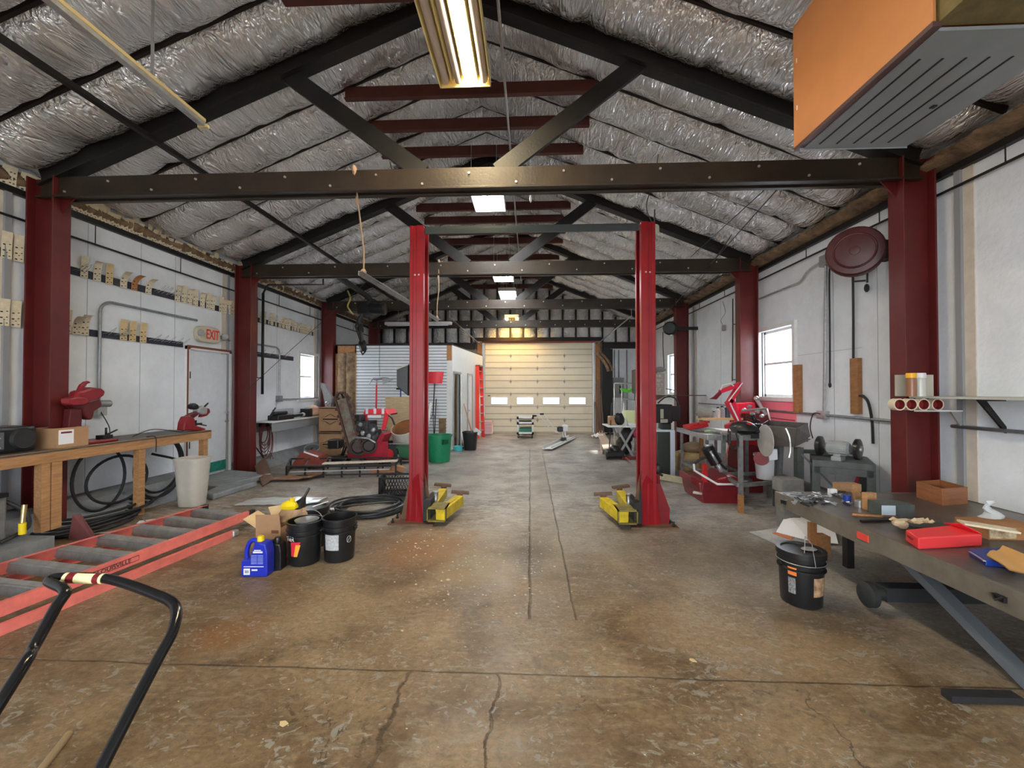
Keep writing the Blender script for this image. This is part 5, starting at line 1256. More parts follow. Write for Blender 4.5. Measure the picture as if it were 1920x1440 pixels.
# debris pile: shovel blade, flattened cartons
t=T('dirt_shovel','rusty wide blade leaning on the floor beside the second left column','blade')
b=MB(); b.prism([fl(472,890)+V((0.05,0,.16)),V((-5.5,8.35,.25)),fl(512,900,.02),fl(492,912,.01)],(.0,.02,.012)); b.build('blade',rust,t)
b=MB(); b.tube([V((-5.5,8.33,.24)),V((-5.68,8.2,.62))],.014,6); b.build('shaft',blk,t)
for (p,q,w,lb,rz) in((fl(505,905),fl(578,903),.35,'flattened brown carton on the floor left of the rack frame',.1),(fl(560,897),fl(600,897),.3,'torn brown carton at the end of the flattened one',.2)):
    b=MB(); rows=[]
    for i in range(5): rows.append([p.lerp(q,k/8)+V((0,w*i/4,.03+.05*abs(NZ.noise(V((k*.8,i,rz*9)))))) for k in range(9)])
    b.sheet(rows,th=.012,smooth=False); tag(b.build('flat_carton',mat('carton_dark',(.2,.1,.06),.8,col2=(.3,.17,.1),scale=7)),lb,'carton')
b=MB(); g=fl(735,888); 
b.box(g+V((-.15,.0,.04)),(.5,.15,.06),rot=(0,0,.2)); b.box(g+V((.1,.05,.1)),(.25,.12,.1),rot=(.2,.3,.5)); tag(b.build('wood_offcuts',mat('offcut',(.4,.2,.1),.7,var=.2)),'broken brown wood offcuts on the floor behind the milk crate','offcuts')
t=T('green_cart','green and white tube-framed spreader behind the plank beside the left lift post','cart')
g=fl(748,868); b=MB(); b.tube(smooth_path([g+V((-.3,0,.02)),g+V((-.36,0,.3)),g+V((-.25,0,.42)),g+V((.3,0,.42))]),.018,8); b.tube([g+V((-.3,0,.05)),g+V((.3,0,.05))],.018,8); b.build('tube_frame',silver,t)
b=MB(); b.box(g+V((.1,.1,.25)),(.5,.3,.25)); b.build('hopper',mat('deep_green',(.02,.12,.05),.5),t)
b=MB(); b.lathe([(0,-.03),(.14,-.03),(.15,0),(.14,.03),(0,.03)],g+V((-.12,-.08,.15)),(0,1,0),18); b.build('wheel',gray_pl,t)
# ---------------------------------------------------------------- hoist on third truss
t=T('chain_hoist','black electric chain hoist hanging under the third roof truss','hoist')
Yh=10.3; c=at(700,578,Yh)
b=MB(); b.cyl(c+V((-.12,0,0)),c+V((.24,0,-.02)),.15,16); b.box(c+V((-.22,0,0)),(.3,.26,.3)); b.lathe([(0,0),(.16,0),(.16,.08),(.12,.1),(0,.1)],c+V((.22,0,-.02)),(1,0,0),18); b.build('motor_body',blk,t,bev=.02)
b=MB(); b.bb((c.x-.14,Yh-.05,c.z+.1),(c.x-.08,Yh+.05,3.95)); b.bar((c.x-.2,Yh,4.0),(c.x-.1,TY[3],3.98),.06,.08); b.bar((c.x-.1,Yh,3.98),(c.x-.1,TY[2],4.08),.08,.1); b.build('trolley_beam',black_steel,t)
b=MB(); p1=at(676,617,Yh); p2=at(680,650,Yh)
b.tube([c+V((-.25,0,-.1)),at(673,600,Yh),p1,p2],.05,8); b.tube([c+V((-.35,0,-.2)),at(667,612,Yh),p2],.03,8); b.blob(p1,(.08,.08,.14),jit=.2); b.blob(p2+V((0,0,.03)),(.11,.09,.16),jit=.25); b.build('chain',black_steel,t)
b=MB(); b.tube([p2+V((-.05,0,-.1)),p2+V((0,0,-.2)),p2+V((.07,0,-.12)),p2+V((.05,0,0))],.025,8); b.build('hook',black_steel,t)
b=MB(); b.tube(smooth_path([at(652,545,10),at(657,560,10),at(652,575,10),at(663,590,10)]),.02,6); tag(b.build('strap',mat('strap_yellow',(.4,.33,.08),.7)),'short yellow strap dangling from the roof beside the hoist','strap')
# right roof cables
for (p,q) in(((1440,350,5.6),(1295,482,7.5)),((1372,440,6.6),(1290,560,9.6)),((1462,350,5.6),(1230,610,11))):
    b=MB(); b.tube([at(*p),at(*q)],.007,5); tag(b.build('roof_cable',blkpipe),'thin dark cable stretched under the right roof slope','cable','roof cables at the right')
b=MB(); c=at(995,372,6.3); b.lathe([(0,-.07),(.018,-.04),(.022,0),(.01,.05),(0,.06)],c,n=10); b.tube([c+V((0,0,.05)),V((c.x,c.y,5.4))],.003,5); tag(b.build('pull_weight',paper),'small white pull-cord weight hanging beside the second lamp','pull cord')
# ---------------------------------------------------------------- far centre: cart and screed
t=T('utility_cart','grey plastic utility cart with shelves in front of the overhead door','cart')
g0,g1=fl(969,822),fl(1001,825); cx=(g0.x+g1.x)/2; cy=g0.y+.45; W=g1.x-g0.x; Dp=.75; H=at(985,781,g0.y).z
b=MB()
for z in(.12,.46,H-.1):
    b.bb((cx-W/2,cy-Dp/2,z),(cx+W/2,cy+Dp/2,z+.025)); b.bb((cx-W/2,cy-Dp/2,z),(cx+W/2,cy-Dp/2+.02,z+.09)); b.bb((cx-W/2,cy+Dp/2-.02,z),(cx+W/2,cy+Dp/2,z+.09)); b.bb((cx-W/2,cy-Dp/2,z),(cx-W/2+.02,cy+Dp/2,z+.09)); b.bb((cx+W/2-.02,cy-Dp/2,z),(cx+W/2,cy+Dp/2,z+.09))
b.build('shelf_tray',mat('cart_grey',(.78,.78,.74),.5),t)
for x in(-1,1):
    for y in(-1,1): b=MB(); b.box((cx+x*(W/2-.03),cy+y*(Dp/2-.03),(H+.12)/2),(.06,.06,H-.12)); cp_=b.build('post',mat('cart_grey',(.78,.78,.74),.5),t); b=MB(); b.lathe([(0,-.02),(.06,-.02),(.06,.02),(0,.02)],(cx+x*(W/2-.05),cy+y*(Dp/2-.05),.06),(1,0,0),14); b.build('caster',blk,cp_)
b=MB(); b.bb((cx-.2,cy-.25,.145),(cx+.22,cy+.25,.33)); tag(b.build('green_tote',mat('teal_green',(.01,.16,.12),.4),bev=.02),'dark green tote on the bottom shelf of the grey cart','tote')
b=MB(); b.bb((cx-.22,cy-.25,.485),(cx+.2,cy+.25,.56)); tag(b.build('grey_tray',dirtgrey),'grey tray of odds and ends on the middle shelf of the cart','tray')
t=T('power_screed','white concrete power screed with long handles and white blade before the overhead door','power screed')
s0,s1=fl(1026,845),fl(1072,823); 
b=MB(); b.bar(s0+V((0,0,.05)),s1+V((0,0,.05)),.28,.015); b.bar(s0+V((-.1,0,.09)),s1+V((-.1,0,.09)),.012,.1); b.bar(s0+V((.12,.1,.05)),s1+V((.12,.1,.05)),.012,.08); b.build('screed_blade',whitep,t)
mm_=s0.lerp(s1,.62); Ym=mm_.y; e0=at(1052,806,Ym)
b=MB(); b.box(mm_+V((0,0,.12)),(.16,.16,.1)); b.build('gearbox',blk,t); b=MB(); b.tube(smooth_path([mm_+V((0,0,.15)),mm_+V((-.03,0,.35)),mm_+V((.02,0,.55)),e0]),.03,8); b.tube([mm_+V((.08,0,.15)),e0+V((.1,0,0))],.025,8); b.build('drive_tube',whitep,t)
b=MB(); b.box(e0+V((-.02,0,.03)),(.2,.2,.16)); b.build('engine',blk,t,bev=.03); b=MB(); b.box(e0+V((.12,0,.05)),(.18,.2,.2)); b.build('fuel_tank',paper,t,bev=.03)
b=MB(); k1=at(1030,802,Ym); k2=at(1012,779,Ym); k3=at(1020,777,Ym); b.tube(smooth_path([e0+V((-.05,-.1,-.1)),k1+V((0,-.1,-.0)),k2+V((0,-.2,0)),at(1001,779,Ym-.2)]),.017,7); b.tube([e0+V((-.1,.1,0)),k1+V((.12,.15,.02)),k3+V((0,.2,0))],.017,7); b.build('handle_tube',whitep,t)
b=MB(); b.tube([at(998,780,Ym-.2),at(1006,779,Ym-.2)],.028,8); b.tube([k3+V((-.12,.2,0)),k3+V((0,.2,0))],.028,8); b.build('grip',blk,t)
# ---------------------------------------------------------------- right wall fittings
Xr=XR-.04
def wr(px,py,X=Xr): return wx(px,py,X)
t=T('hose_reel','dark red round hose reel mounted high on the right wall','hose reel')
c=wr(1603,473,3.93)
b=MB(); b.lathe([(0,-.12),(.1,-.12),(.27,-.1),(.285,-.08),(.28,-.06),(.2,-.05),(.2,.05),(.28,.06),(.285,.08),(.27,.1),(.1,.12),(0,.12)],c,(-.62,-.78,-.05),32); b.build('reel_drum',mat('reel_red',(.075,.010,.010),.4,var=.3),t)
b=MB(); b.tube([c+Matrix.Rotation(0,3,'Z')@(V((.78*math.cos(a),-.62*math.cos(a),math.sin(a)))*.2+V((-.62,-.78,-.05))*.115) for a in [2*PI*k/28 for k in range(28)]],.012,7,closed=True); b.lathe([(0,.13),(.05,.125),(.06,.11)],c,(-.62,-.78,-.05),16); b.build('reel_rim',mat('reel_red',(.075,.010,.010),.4),t)
b=MB(); b.bb((c.x+.05,c.y-.08,c.z-.1),(XR,c.y+.08,c.z+.12)); b.build('wall_bracket',black_steel,t)
b=MB(); b.blob(wr(1570,495,4.0),(.05,.07,.07)); b.build('hose_guide',gray_pl,t)
b=MB(); b.tube(smooth_path([wr(1570,492,4.05),wr(1558,498),wr(1555,520),wr(1556,620),wr(1556,722)]),.011,7); b.blob(wr(1556,722),(.02,.02,.04)); b.build('hose',blkr,t)
t=T('black_air_pipe','black air pipe running down from the hose reel with a hanging handle','pipe')
pts=[wr(1599,430),wr(1599,505),wr(1600,600),wr(1600,735)]
b=MB(); b.tube(pts,.014,8); b.tube([wr(1600,735),wr(1603,742),wr(1618,742)],.014,8); b.tube(smooth_path([wr(1618,742),wr(1628,755),wr(1635,790),wr(1637,832)]),.016,8); b.build('pipe_run',blkpipe,t)
b=MB(); b.tube([wr(1600,528),wr(1622,526)],.011,7); b.tube([wr(1627,480),wr(1626,530)],.011,7); b.blob(wr(1625,540),(.03,.03,.055)); b.build('valve_handle',blkpipe,t)
t=T('conduit','vertical grey conduit with junction boxes between the hose reel and the right window','conduit')
b=MB(); b.tube([wr(1549,492),wr(1545,778)],.02,9); 
b.tube(smooth_path([wr(1412,565),wr(1478,538),wr(1500,528),wr(1515,508),wr(1542,490)],5),.016,9); b.build('conduit_pipe',silver,t)
b=MB(); b.box(wr(1547,489),(.08,.14,.16)); b.build('junction_box',silver,t)
b=MB(); b.box(wr(1543,778),(.08,.16,.12)); b.build('outlet_box',silver,t)
b=MB(); b.tube(smooth_path([wr(1538,776,4.2),wr(1525,776,4.15),wr(1519,800,4.1),wr(1524,822,4.1)]),.008,6); b.build('plug_cord',blkr,t)
zc=wr(1600,783).z
b=MB(); b.cyl((Xr,3.0,zc),(Xr,4.42,zc),.018,8); b.cyl((Xr,4.7,zc),(Xr,7.8,zc),.018,8); tag(b.build('conduit',stain_steel),'long grey conduit running level along the right wall at bench height','conduit')
b=MB(); b.bb((XR-.06,wr(1611,700).y,zc+.05),(XR,wr(1596,700).y,wr(1600,672).z)); tag(b.build('wall_plank',woodd,bev=.004),'brown wooden plank fixed upright on the right wall behind the black air pipe','plank')
b=MB(); b.bb((XR-.07,wr(1500,700).y,wr(1495,775).z),(XR,wr(1490,700).y,wr(1495,684).z)); tag(b.build('wall_plank',woodd,bev=.004),'brown wooden plank upright at the right edge of the right window','plank')
# wall shelf with tubes at right
t=T('wall_shelf','pale thin shelf on the right wall beside the nearest column','shelf')
b=MB(); b.bb((3.84,3.1,1.565),(XR,4.36,1.585)); b.build('shelf_top',mat('shelf_pale',(.5,.5,.46),.5),t)
b=MB(); b.bb((3.86,4.30,1.43),(4.3,4.33,1.445)); b.build('tube_rack',whitep,t)
b=MB(); b.prism([(XR,3.97,1.56),(4.1,3.97,1.56),(XR,3.97,1.25),(XR,3.97,1.31),(4.18,3.97,1.545),(XR,3.97,1.545)],(0,.02,0)); b.build('shelf_bracket',black_steel,t)
b=MB(); b.prism([(XR,4.32,1.44),(4.2,4.32,1.44),(XR,4.32,1.2)],(0,.02,0)); b.build('shelf_bracket',gray_pl,t)
xs=[at(p,757,4.2).x for p in(1684,1706,1729,1755)]
for i,x in enumerate(xs):
    t=T('red_tube',f'dark red tube with pale rim under the right wall shelf, {["leftmost","second from left","third from left","rightmost"][i]} of four','tube',group='four tubes under the right shelf'); 
    z=1.505
    b=MB(); b.lathe([(.048,.06),(.048,0),(.058,0),(.058,.07)],(x,4.18,z),(0,1,0),20); b.build('tube_wall',mat('tube_rim',(.7,.6,.45),.5),t)
    b=MB(); b.lathe([(.0475,.0),(.0475,.055),(0,.055)],(x,4.183,z),(0,1,0),20); b.build('tube_inside',mat('tube_red',(.22,.02,.02),.4),t)
b=MB(); b.bb((at(1676,720,4.33).x,4.30,1.585),(at(1745,720,4.33).x,4.32,at(1700,703,4.33).z)); tag(b.build('back_board',mat('board_beige',(.45,.42,.34),.6)),'beige board standing on the right shelf behind the two bottles','board')
for px,lb,cm,bm in((1709,'orange-capped small bottle on the right wall shelf',mat('cap_orange',(.85,.45,.02),.4),mat('bottle_brown',(.3,.14,.08),.3)),(1725,'white-capped small bottle right of the orange-capped one on the shelf',whitep,mat('bottle_pale',(.55,.55,.5),.2))):
    c=at(px,742,4.15); t=T('spice_bottle',lb,'bottle',(c.x,4.15,1.585)); r=.04 if px<1715 else .045
    b=MB(); b.lathe([(0,0),(r,0),(r,.16),(r*.9,.18),(0,.18)],n=18); b.build('bottle_body',bm,t)
    b=MB(); b.lathe([(0,.225),(r*.95,.225),(r,.215),(r,.178),(0,.178)],n=18); b.build('cap',cm,t)
# ---------------------------------------------------------------- green workbench with grinder
A_,B_,C_=fl(1545,862,.78),fl(1680,882,.78),fl(1500,838,.78)
u=(B_-A_); u.z=0; W=1.25; u.normalize(); v=V((-u.y,u.x,0)); A_=V((3.52,5.30,.78)); 
ang=math.atan2(u.y,u.x)
t=T('steel_workbench','dark green steel workbench behind the nearest right column','workbench',(3.50,5.30,0),-.55)
b=MB(); b.bb((0,0,.70),(.6,.7,.78)); b.build('bench_top',dk_green,t,bev=.004)
b=MB(); b.bb((0.02,.0,.62),(.58,.02,.70)); b.bb((0.0,.02,.62),(.02,.68,.70)); b.build('apron',dk_green,t)
for (x,y) in((.0,.0),(.52,.0),(.0,.62),(.52,.62)): b=MB(); b.bb((x,y,0),(x+.08,y+.08,.70)); b.build('leg',dk_green,t)
bt=t
c=fl(1565,855,.78); gt=T('bench_grinder','bench grinder with grey motor and two black wheels on the dark green workbench','bench grinder',(3.80,5.28,.78),-.9)
b=MB(); b.box((0,0,.025),(.1,.16,.05)); b.box((0,0,.07),(.07,.1,.06)); b.build('pedestal',gray_pl,gt)
b=MB(); b.lathe([(0,-.12),(.06,-.12),(.08,-.1),(.085,0),(.08,.1),(.06,.12),(0,.12)],(0,0,.15),(1,0,0),20)
for k in range(10): a=2*PI*k/10; b.box((0,math.cos(a)*.084,.15+math.sin(a)*.084),(.18,.008,.008))
b.build('motor',mat('grinder_grey',(.3,.32,.32),.4,var=.15),gt)
for s in(-1,1):
    b=MB(); b.lathe([(0,-.03),(.1,-.03),(.125,-.015),(.125,.02),(.1,.03),(0,.03)],(s*.19,0,.155),(1,0,0),24); wg=b.build('wheel_guard',blk,gt)
    b=MB(); b.lathe([(0,0),(.05,0),(.04,.02),(0,.02)],(s*.22,0,.155),(s,0,0),16); b.build('hub_nut',stain_steel,wg)
b=MB(); b.bar((3.66,5.9,.8),(4.15,5.5,.84),.05,.05); b.bar((3.72,5.8,.8),(4.1,5.3,.8),.03,.02); tag(b.build('steel_offcut',dk_green),'dark steel bar lying on the dark green workbench behind the grinder','steel bar')
b=MB(); b.tube([wr(1745,880,3.9),fl(1600,920,.4)],.01,6); 
b=MB(); b.bar(at(1622,868,5.3),at(1603,910,5.0),.03,.03); tag(b.build('bench_brace',darkred),'dark red diagonal bar below the dark green workbench','bar')
# ---------------------------------------------------------------- trailer-like deck table
DZ=.65; dx0,dx1=2.41,3.94; dy0,dy1=1.3,4.16
t=T('deck_table','long low grey metal deck with folded edge used as a table at right','table')
b=MB(); b.bb((dx0,dy0,DZ-.012),(dx1,dy1,DZ)); b.build('deck_top',mat('deck_top',(.075,.062,.055),.33,metal=.35,col2=(.15,.135,.12),scale=3,bump=.1),t)
b=MB(); b.bb((dx0-.012,dy0,DZ-.125),(dx0,dy1,DZ+.004)); b.bb((dx0-.012,dy1,DZ-.125),(dx1,dy1+.012,DZ+.004)); b.bb((dx1,dy0,DZ-.125),(dx1+.012,dy1,DZ+.004)); b.build('edge_skirt',mat('deck_edge',(.16,.14,.11),.5,metal=.2,var=.2,scale=5),t)
c=fl(1620,1000,DZ-.05); b=MB(); cy=wx(1622,1000,dx0).y; b.box((dx0-.016,cy,DZ-.06),(.012,.1,.05)); b.build('side_marker',mat('marker_red',(.6,.06,.04),.35),t,bev=.004)
for px in(1474,1880):
    cy=wx(px,940,dx0).y; b=MB(); b.box((dx0-.02,cy,DZ-.06),(.02,.05,.03)); b.tube([(dx0-.03,cy-.03,DZ-.04),(dx0-.045,cy,DZ-.07),(dx0-.03,cy+.03,DZ-.05)],.006,6); b.build('tie_hook',black_steel,t)
for (x,y) in((2.85,3.85),(3.7,3.9)):
    b=MB(); b.bb((x-.03,y-.03,.06),(x+.03,y+.03,DZ-.02)); b.build('leg',black_steel,t)
b=MB(); b.bar(V((2.58,3.05,DZ-.12)),V((2.70,2.28,.02)),.09,.05); b.build('diagonal_brace',mat('brace_grey',(.10,.11,.12),.5),t)
b=MB(); b.cyl((2.5,3.2,.14),(3.9,3.2,.14),.05,12); b.lathe([(0,-.03),(.06,-.03),(.09,-.01),(.09,.03),(.05,.05),(0,.05)],(2.5,3.2,.13),(1,0,0),20); b.bb((2.6,3.15,.1),(3.9,3.25,.2)); b.build('axle',mat('axle_dark',(.02,.022,.022),.6),t)
b=MB(); b.bar((2.7,3.7,.5),(3.5,2.7,.06),.07,.05); b.bb((3.2,1.5,.0),(3.8,2.6,.1)); b.build('under_frame',black_steel,t)
b=MB(); b.bb((3.6,1.6,0),(3.66,1.7,DZ-.1)); b.bb((2.6,1.45,0),(2.66,1.52,DZ-.1)); b.build('leg',black_steel,t)
b=MB(); c=fl(1830,1318,0); b.box(c+V((.05,.02,.02)),(.36,.06,.035),rot=(0,0,.0)); tag(b.build('foot_bar',blkr),'small dark bar on the floor at the bottom right below the brace','bar')
# paper and blocks near table leg
t=T('paper_sheets','white and grey printed paper sheets under the far end of the deck table','papers')
b=MB(); rows=[]; a,c1,d1,e1=fl(1405,1000),fl(1480,985),fl(1545,1020),fl(1500,1040)
b.prism([fl(1405,998,.01),fl(1462,990,.015),fl(1530,1018,.01),fl(1500,1042,.01)],(0,0,.004)); b.build('sheet',mat('paper_grey',(.25,.27,.3),.5,col2=(.6,.6,.6),scale=3),t)
b=MB(); b.prism([fl(1455,998,.03),fl(1475,964,.16),fl(1560,978,.12),fl(1572,1020,.02),fl(1520,1015,.03)],(0,0,.004)); b.build('sheet',paper,t)
b=MB(); b.prism([fl(1448,1000,.022),fl(1470,994,.024),fl(1500,1002,.022),fl(1482,1012,.02)],(0,0,.004)); b.build('sheet_print',mat('print_orange',(.6,.2,.1),.6),t)
b=MB(); c=fl(1536,1042); b.box(c+V((.0,.1,.15)),(.07,.04,.3)); tag(b.build('wood_block',woodd),'upright brown wood block against the front of the deck table leg','wood block')
b=MB(); c=fl(1556,1048); b.box(c+V((.03,.16,.09)),(.1,.12,.18)); tag(b.build('wood_block',woodd),'squat brown wood block beside the deck table leg','wood block')
g=fl(1512,1135); b4=bucket((g.x+.0,g.y+.06,0),'black lidded bucket with orange label in front of the deck table',.155,.40,lid=True)
wrap(b4,.148,.150,.24,.30,-PI/2-1.15,-PI/2-.75,orange,'orange_label'); wrap(b4,.142,.147,.10,.22,-PI/2-1.15,-PI/2-.8,mat('small_print',(.2,.2,.2),.5,var=.6,scale=90),'text_label')
wrap(b4,.142,.148,.10,.24,-PI/2+.0,-PI/2+.7,mat('photo_label',(.2,.08,.04),.5,col2=(.5,.35,.2),scale=25),'photo_label')
b=MB(); b.tube(circ((0,0,.33),.165,24),.003,5,closed=True); b.tube([(-.05,-.12,.42),(-.03,-.1,.54)],.003,5); b.tube([(.0,-.17,.33),(-.02,-.16,.5),(-.03,-.1,.54)],.003,5); b.build('wire_handle',silver,b4)
b=MB(); b.blob((.05,-.02,.415),(.06,.04,.012)); b.build('lid_cap',silver,b4)
# things on the deck
def dk(px,py,z=DZ): return fl(px,py,z)
b=MB()
for k in range(90):
    c=dk(random.uniform(1490,1580),random.uniform(928,945)); b.box(c+V((random.uniform(-.12,.12),random.uniform(-.1,.1),.006+random.random()*.02)),(random.uniform(.02,.09),random.uniform(.008,.03),.004),rot=(random.uniform(-.3,.3),random.uniform(-.3,.3),random.uniform(0,3)),mi=k%2)
tag(b.build('metal_scraps',[silver,blk]),'scattered shiny and dark metal scraps on the far end of the deck table','scraps',kind='stuff')
b=MB(); c=dk(1588,943); b.cyl(c,c+V((0,0,.07)),.03,14); tag(b.build('blue_pot',dblue),'small blue pot among the metal scraps on the deck table','pot')
b=MB(); c=dk(1612,950); b.cyl(c,c+V((.0,0,.05)),.035,14); b.lathe([(0,.055),(.03,.055),(.03,.05)],c); tag(b.build('metal_cup',silver),'small metal cup beside the standing wood block on the deck table','cup')
b=MB(); c=dk(1630,955); b.box(c+V((0,0,.07)),(.09,.05,.14),rot=(0,0,.2)); tag(b.build('wood_block',wood,bev=.002),'tan wood block standing on the deck table beside the grey carton','wood block')
t=T('grey_carton','dark grey carton with pale blue end label on the deck table','box'); c=dk(1662,967); b=MB(); b.box((c.x+.06,c.y+.03,DZ+.05),(.24,.14,.10),rot=(0,0,-.05)); b.build('carton_body',dk_green,t); b=MB(); b.box((c.x-.02,c.y-.045,DZ+.05),(.1,.004,.085),rot=(0,0,-.05)); b.build('label',mat('pale_label',(.45,.52,.58),.5),t)
b=MB(); c=dk(1603,925); b.box(c+V((.0,.1,.04)),(.2,.1,.07)); tag(b.build('brown_carton',card),'small brown carton at the back of the deck table','box')
b=MB(); c=dk(1605,942); b.prism([c,c+V((.06,0,0)),c+V((.04,.02,.13)),c+V((-.02,.02,.15))],(0,.02,0)); tag(b.build('wood_wedge',wood),'pale wooden wedge leaning on the small brown carton','wedge')
b=MB(); c=dk(1565,930); b.box(c+V((0,.03,.03)),(.06,.04,.06)); tag(b.build('white_packet',paper),'small white packet behind the metal scraps on the deck table','packet')
b=MB(); b.bar(dk(1600,966)+V((0,0,.012)),dk(1685,972)+V((0,0,.012)),.03,.012); tag(b.build('flat_file',rust),'flat rusty file lying on the deck table, farther one','file')
b=MB(); b.tube([dk(1598,972)+V((0,0,.03)),dk(1655,976)+V((0,0,.03))],.01,8); tag(b.build('wood_stick',woodd),'thin brown wooden stick lying on the deck table','stick')
b=MB(); b.bar(dk(1615,980)+V((0,0,.01)),dk(1690,976)+V((0,0,.01)),.025,.015); tag(b.build('steel_file',black_steel),'dark steel file lying on the deck table, nearer one','file')
t=T('crate_box','open red-brown wooden box on the deck table by the nearest column','box')
p0,p1,p2=dk(1720,932),dk(1768,948),dk(1813,944); p0=V((p0.x,p0.y,DZ)); 
b=MB(); h=.145
p3=p0+(p2-p1); P4=[p0,p1,p2,p3]; wb=mat('crate_wood',(.24,.085,.035),.45,col2=(.36,.15,.06),scale=5,stretch=(1,1,6))
for a,c in zip(P4,P4[1:]+P4[:1]): a=V((a.x,a.y,DZ+h/2));c=V((c.x,c.y,DZ+h/2)); b.bar(a,c,.014,h)
b.prism([V((p.x,p.y,DZ+.002)) for p in P4],(0,0,.012)); b.build('box_body',wb,t)
b=MB(); c=dk(1725,992); b.box(c+V((.12,.02,.012)),(.36,.15,.02),rot=(0,0,-.12)); b.box(c+V((-.06,-.02,.006)),(.1,.12,.008)); tag(b.build('shallow_tray',mat('tray_dark',(.05,.055,.045),.5)),'shallow dark tray under the crumpled kraft paper on the deck table','tray')
b=MB(); c=dk(1705,988,DZ+.03); rows=[]
for i in range(7): rows.append([c+V((-.09+.24*k/8,-.04+.1*i/6,.03+.045*abs(NZ.noise(V((k*.7,i*.8,4)))))) for k in range(9)])
b.sheet(rows,th=.004,smooth=False); b.blob(c+V((-.06,0,.02)),(.05,.04,.03),jit=.15,seg=8); tag(b.build('kraft_wrapper',mat('kraft_pale',(.55,.43,.28),.8)),'crumpled kraft paper wrapper on the deck table beside the red box','paper')
t=T('red_packet','bright red plastic packet with a raised pointed end on the deck table','packet')
a=dk(1700,1022);c=dk(1722,1034);e=dk(1835,1030);f=dk(1840,1008)
a=V((2.50,2.53,DZ)); 
b=MB(); A0=dk(1698,1014);A1=dk(1722,1031);A2=dk(1842,1024); A3=dk(1800,1003)
Z=V((0,0,.075)); b.prism([A0,A1,A2,A3],Z); b.build('packet_body',mat('packet_red',(.75,.045,.05),.4),t,bev=.008)
b=MB(); top=dk(1808,985,DZ+.12); b.prism([A3+Z+V((-.1,0,0)),A2+Z,top+V((.0,.02,.0))],(0,.006,.006)); b.build('flap',hotred,t)
b=MB(); q=A0.lerp(A1,.4)+V((-.006,-.004,.045)); b.bar(q-(A1-A0)*.2,q+(A1-A0)*.2,.004,.01); b.build('slot',darkred,t)
t=T('blue_packet','blue and silver packet sliding under a tan envelope on the deck table','packet')
q0=dk(1820,1048);q1=dk(1850,1060); b=MB(); b.prism([dk(1816,1040),dk(1848,1062),dk(1905,1066),dk(1880,1036)],(0,0,.035)); b.build('packet_body',dblue,t,bev=.006); b=MB(); b.bar(dk(1818,1034,DZ+.038),dk(1846,1052,DZ+.038),.012,.004); b.build('silver_strip',silver,t)
b=MB(); rows=[]; c=dk(1880,1050)
for i in range(5):
    a=dk(1850,1042,DZ+.045).lerp(dk(1893,1074,DZ+.02),i/4); e=dk(1880,1025,DZ+.06).lerp(dk(1975,1070,DZ+.045),i/4); rows.append([a.lerp(e,k/5)+V((0,0,.012*math.sin(k*1.3+i*.5))) for k in range(6)])
b.sheet(rows,th=.006); tag(b.build('tan_envelope',mat('envelope_tan',(.55,.30,.10),.7)),'tan padded envelope at the right edge of the deck table','envelope')
t=T('printed_carton','brown cardboard carton with cream printed side at the right of the deck table','box')
c0=dk(1848,1010); b=MB(); b.bb((c0.x,c0.y-.02,DZ),(c0.x+.36,c0.y+.2,DZ+.085)); b.build('carton_body',woodd,t); b=MB(); b.bb((c0.x+.0,c0.y-.026,DZ+.01),(c0.x+.17,c0.y-.02,DZ+.08)); b.build('printed_side',mat('print_cream',(.6,.5,.3),.7,col2=(.25,.15,.08),scale=30),t)
b=MB(); b.box(dk(1852,990,DZ+.09)+V((0,0,.01)),(.26,.1,.012),rot=(0,.08,-.4)); tag(b.build('loose_flap',cream),'pale carton flap lying over the printed carton','carton')
b=MB(); c=dk(1893,1005); rows=[]
for i in range(8):
    z=i*.016; r=.07-.055*min(1,i*.2)+.02*(i==7); rows.append([(c.x+(r+random.uniform(-.014,.014))*math.cos(2*PI*k/10)+.03*math.sin(i),c.y+.12+(r*.7)*math.sin(2*PI*k/10),DZ+.09+z) for k in range(11)]); rows[-1][-1]=rows[-1][0]
b.sheet(rows,th=0); tag(b.build('plastic_bag',plbag),'twisted clear plastic bag at the right edge of the deck table','bag')
# ---------------------------------------------------------------- steel frame table with disc (F)
t=T('steel_stand','grey steel work stand with sloping top carrying a black saw motor','stand')
sl=mat('stand_steel',(.22,.225,.225),.45,metal=.5,var=.3,scale=9)
la=fl(1388,955); lb_=fl(1447,940); lc=V((la.x+.05,la.y+.9,0)); ld=V((3.65,6.45,0)); top=1.03
LA=V((2.84,5.72,0)); LB=V((3.52,5.95,0)); LC=V((2.95,6.45,0)); LD=V((3.68,6.55,0))
for p_,o_ in((LA,(0,0)),(LB,(-.06,.0)),(LC,(0,0)),(LD,(0,0))): b=MB(); b.bar(V((p_.x+o_[0],p_.y,0)),V((p_.x,p_.y,top)),.05,.05,up=(0,1,0)); b.build('leg',sl,t)
b=MB(); 
for a,c in((LA,LB),(LB,LD),(LD,LC),(LC,LA)):
    b.bar(a+V((0,0,top-.03)),c+V((0,0,top-.03)),.04,.07); b.bar(a+V((0,0,.36)),c+V((-.03,0,.36)),.04,.05)
b.bar(LA+V((-.25,.1,top+.03)),LB+V((.1,.02,top-.05)),.12,.02); b.build('frame_rail',sl,t)
b=MB(); b.prism([LA+V((-.25,0,top+.02)),LB+V((0,0,top-.04)),LD+V((0,0,top-.04)),LC+V((-.25,0,top+.02))],(0,0,.02)); b.build('table_plate',silver,t)
b=MB(); b.box((LA.x-.02,LA.y-.04,.12),(.06,.05,.24)); tag(b.build('wood_post',woodd),'short wood post at the foot of the steel stand','wood block')
t=T('saw_motor','black cut-off saw motor with dangling cord on the steel stand','saw')
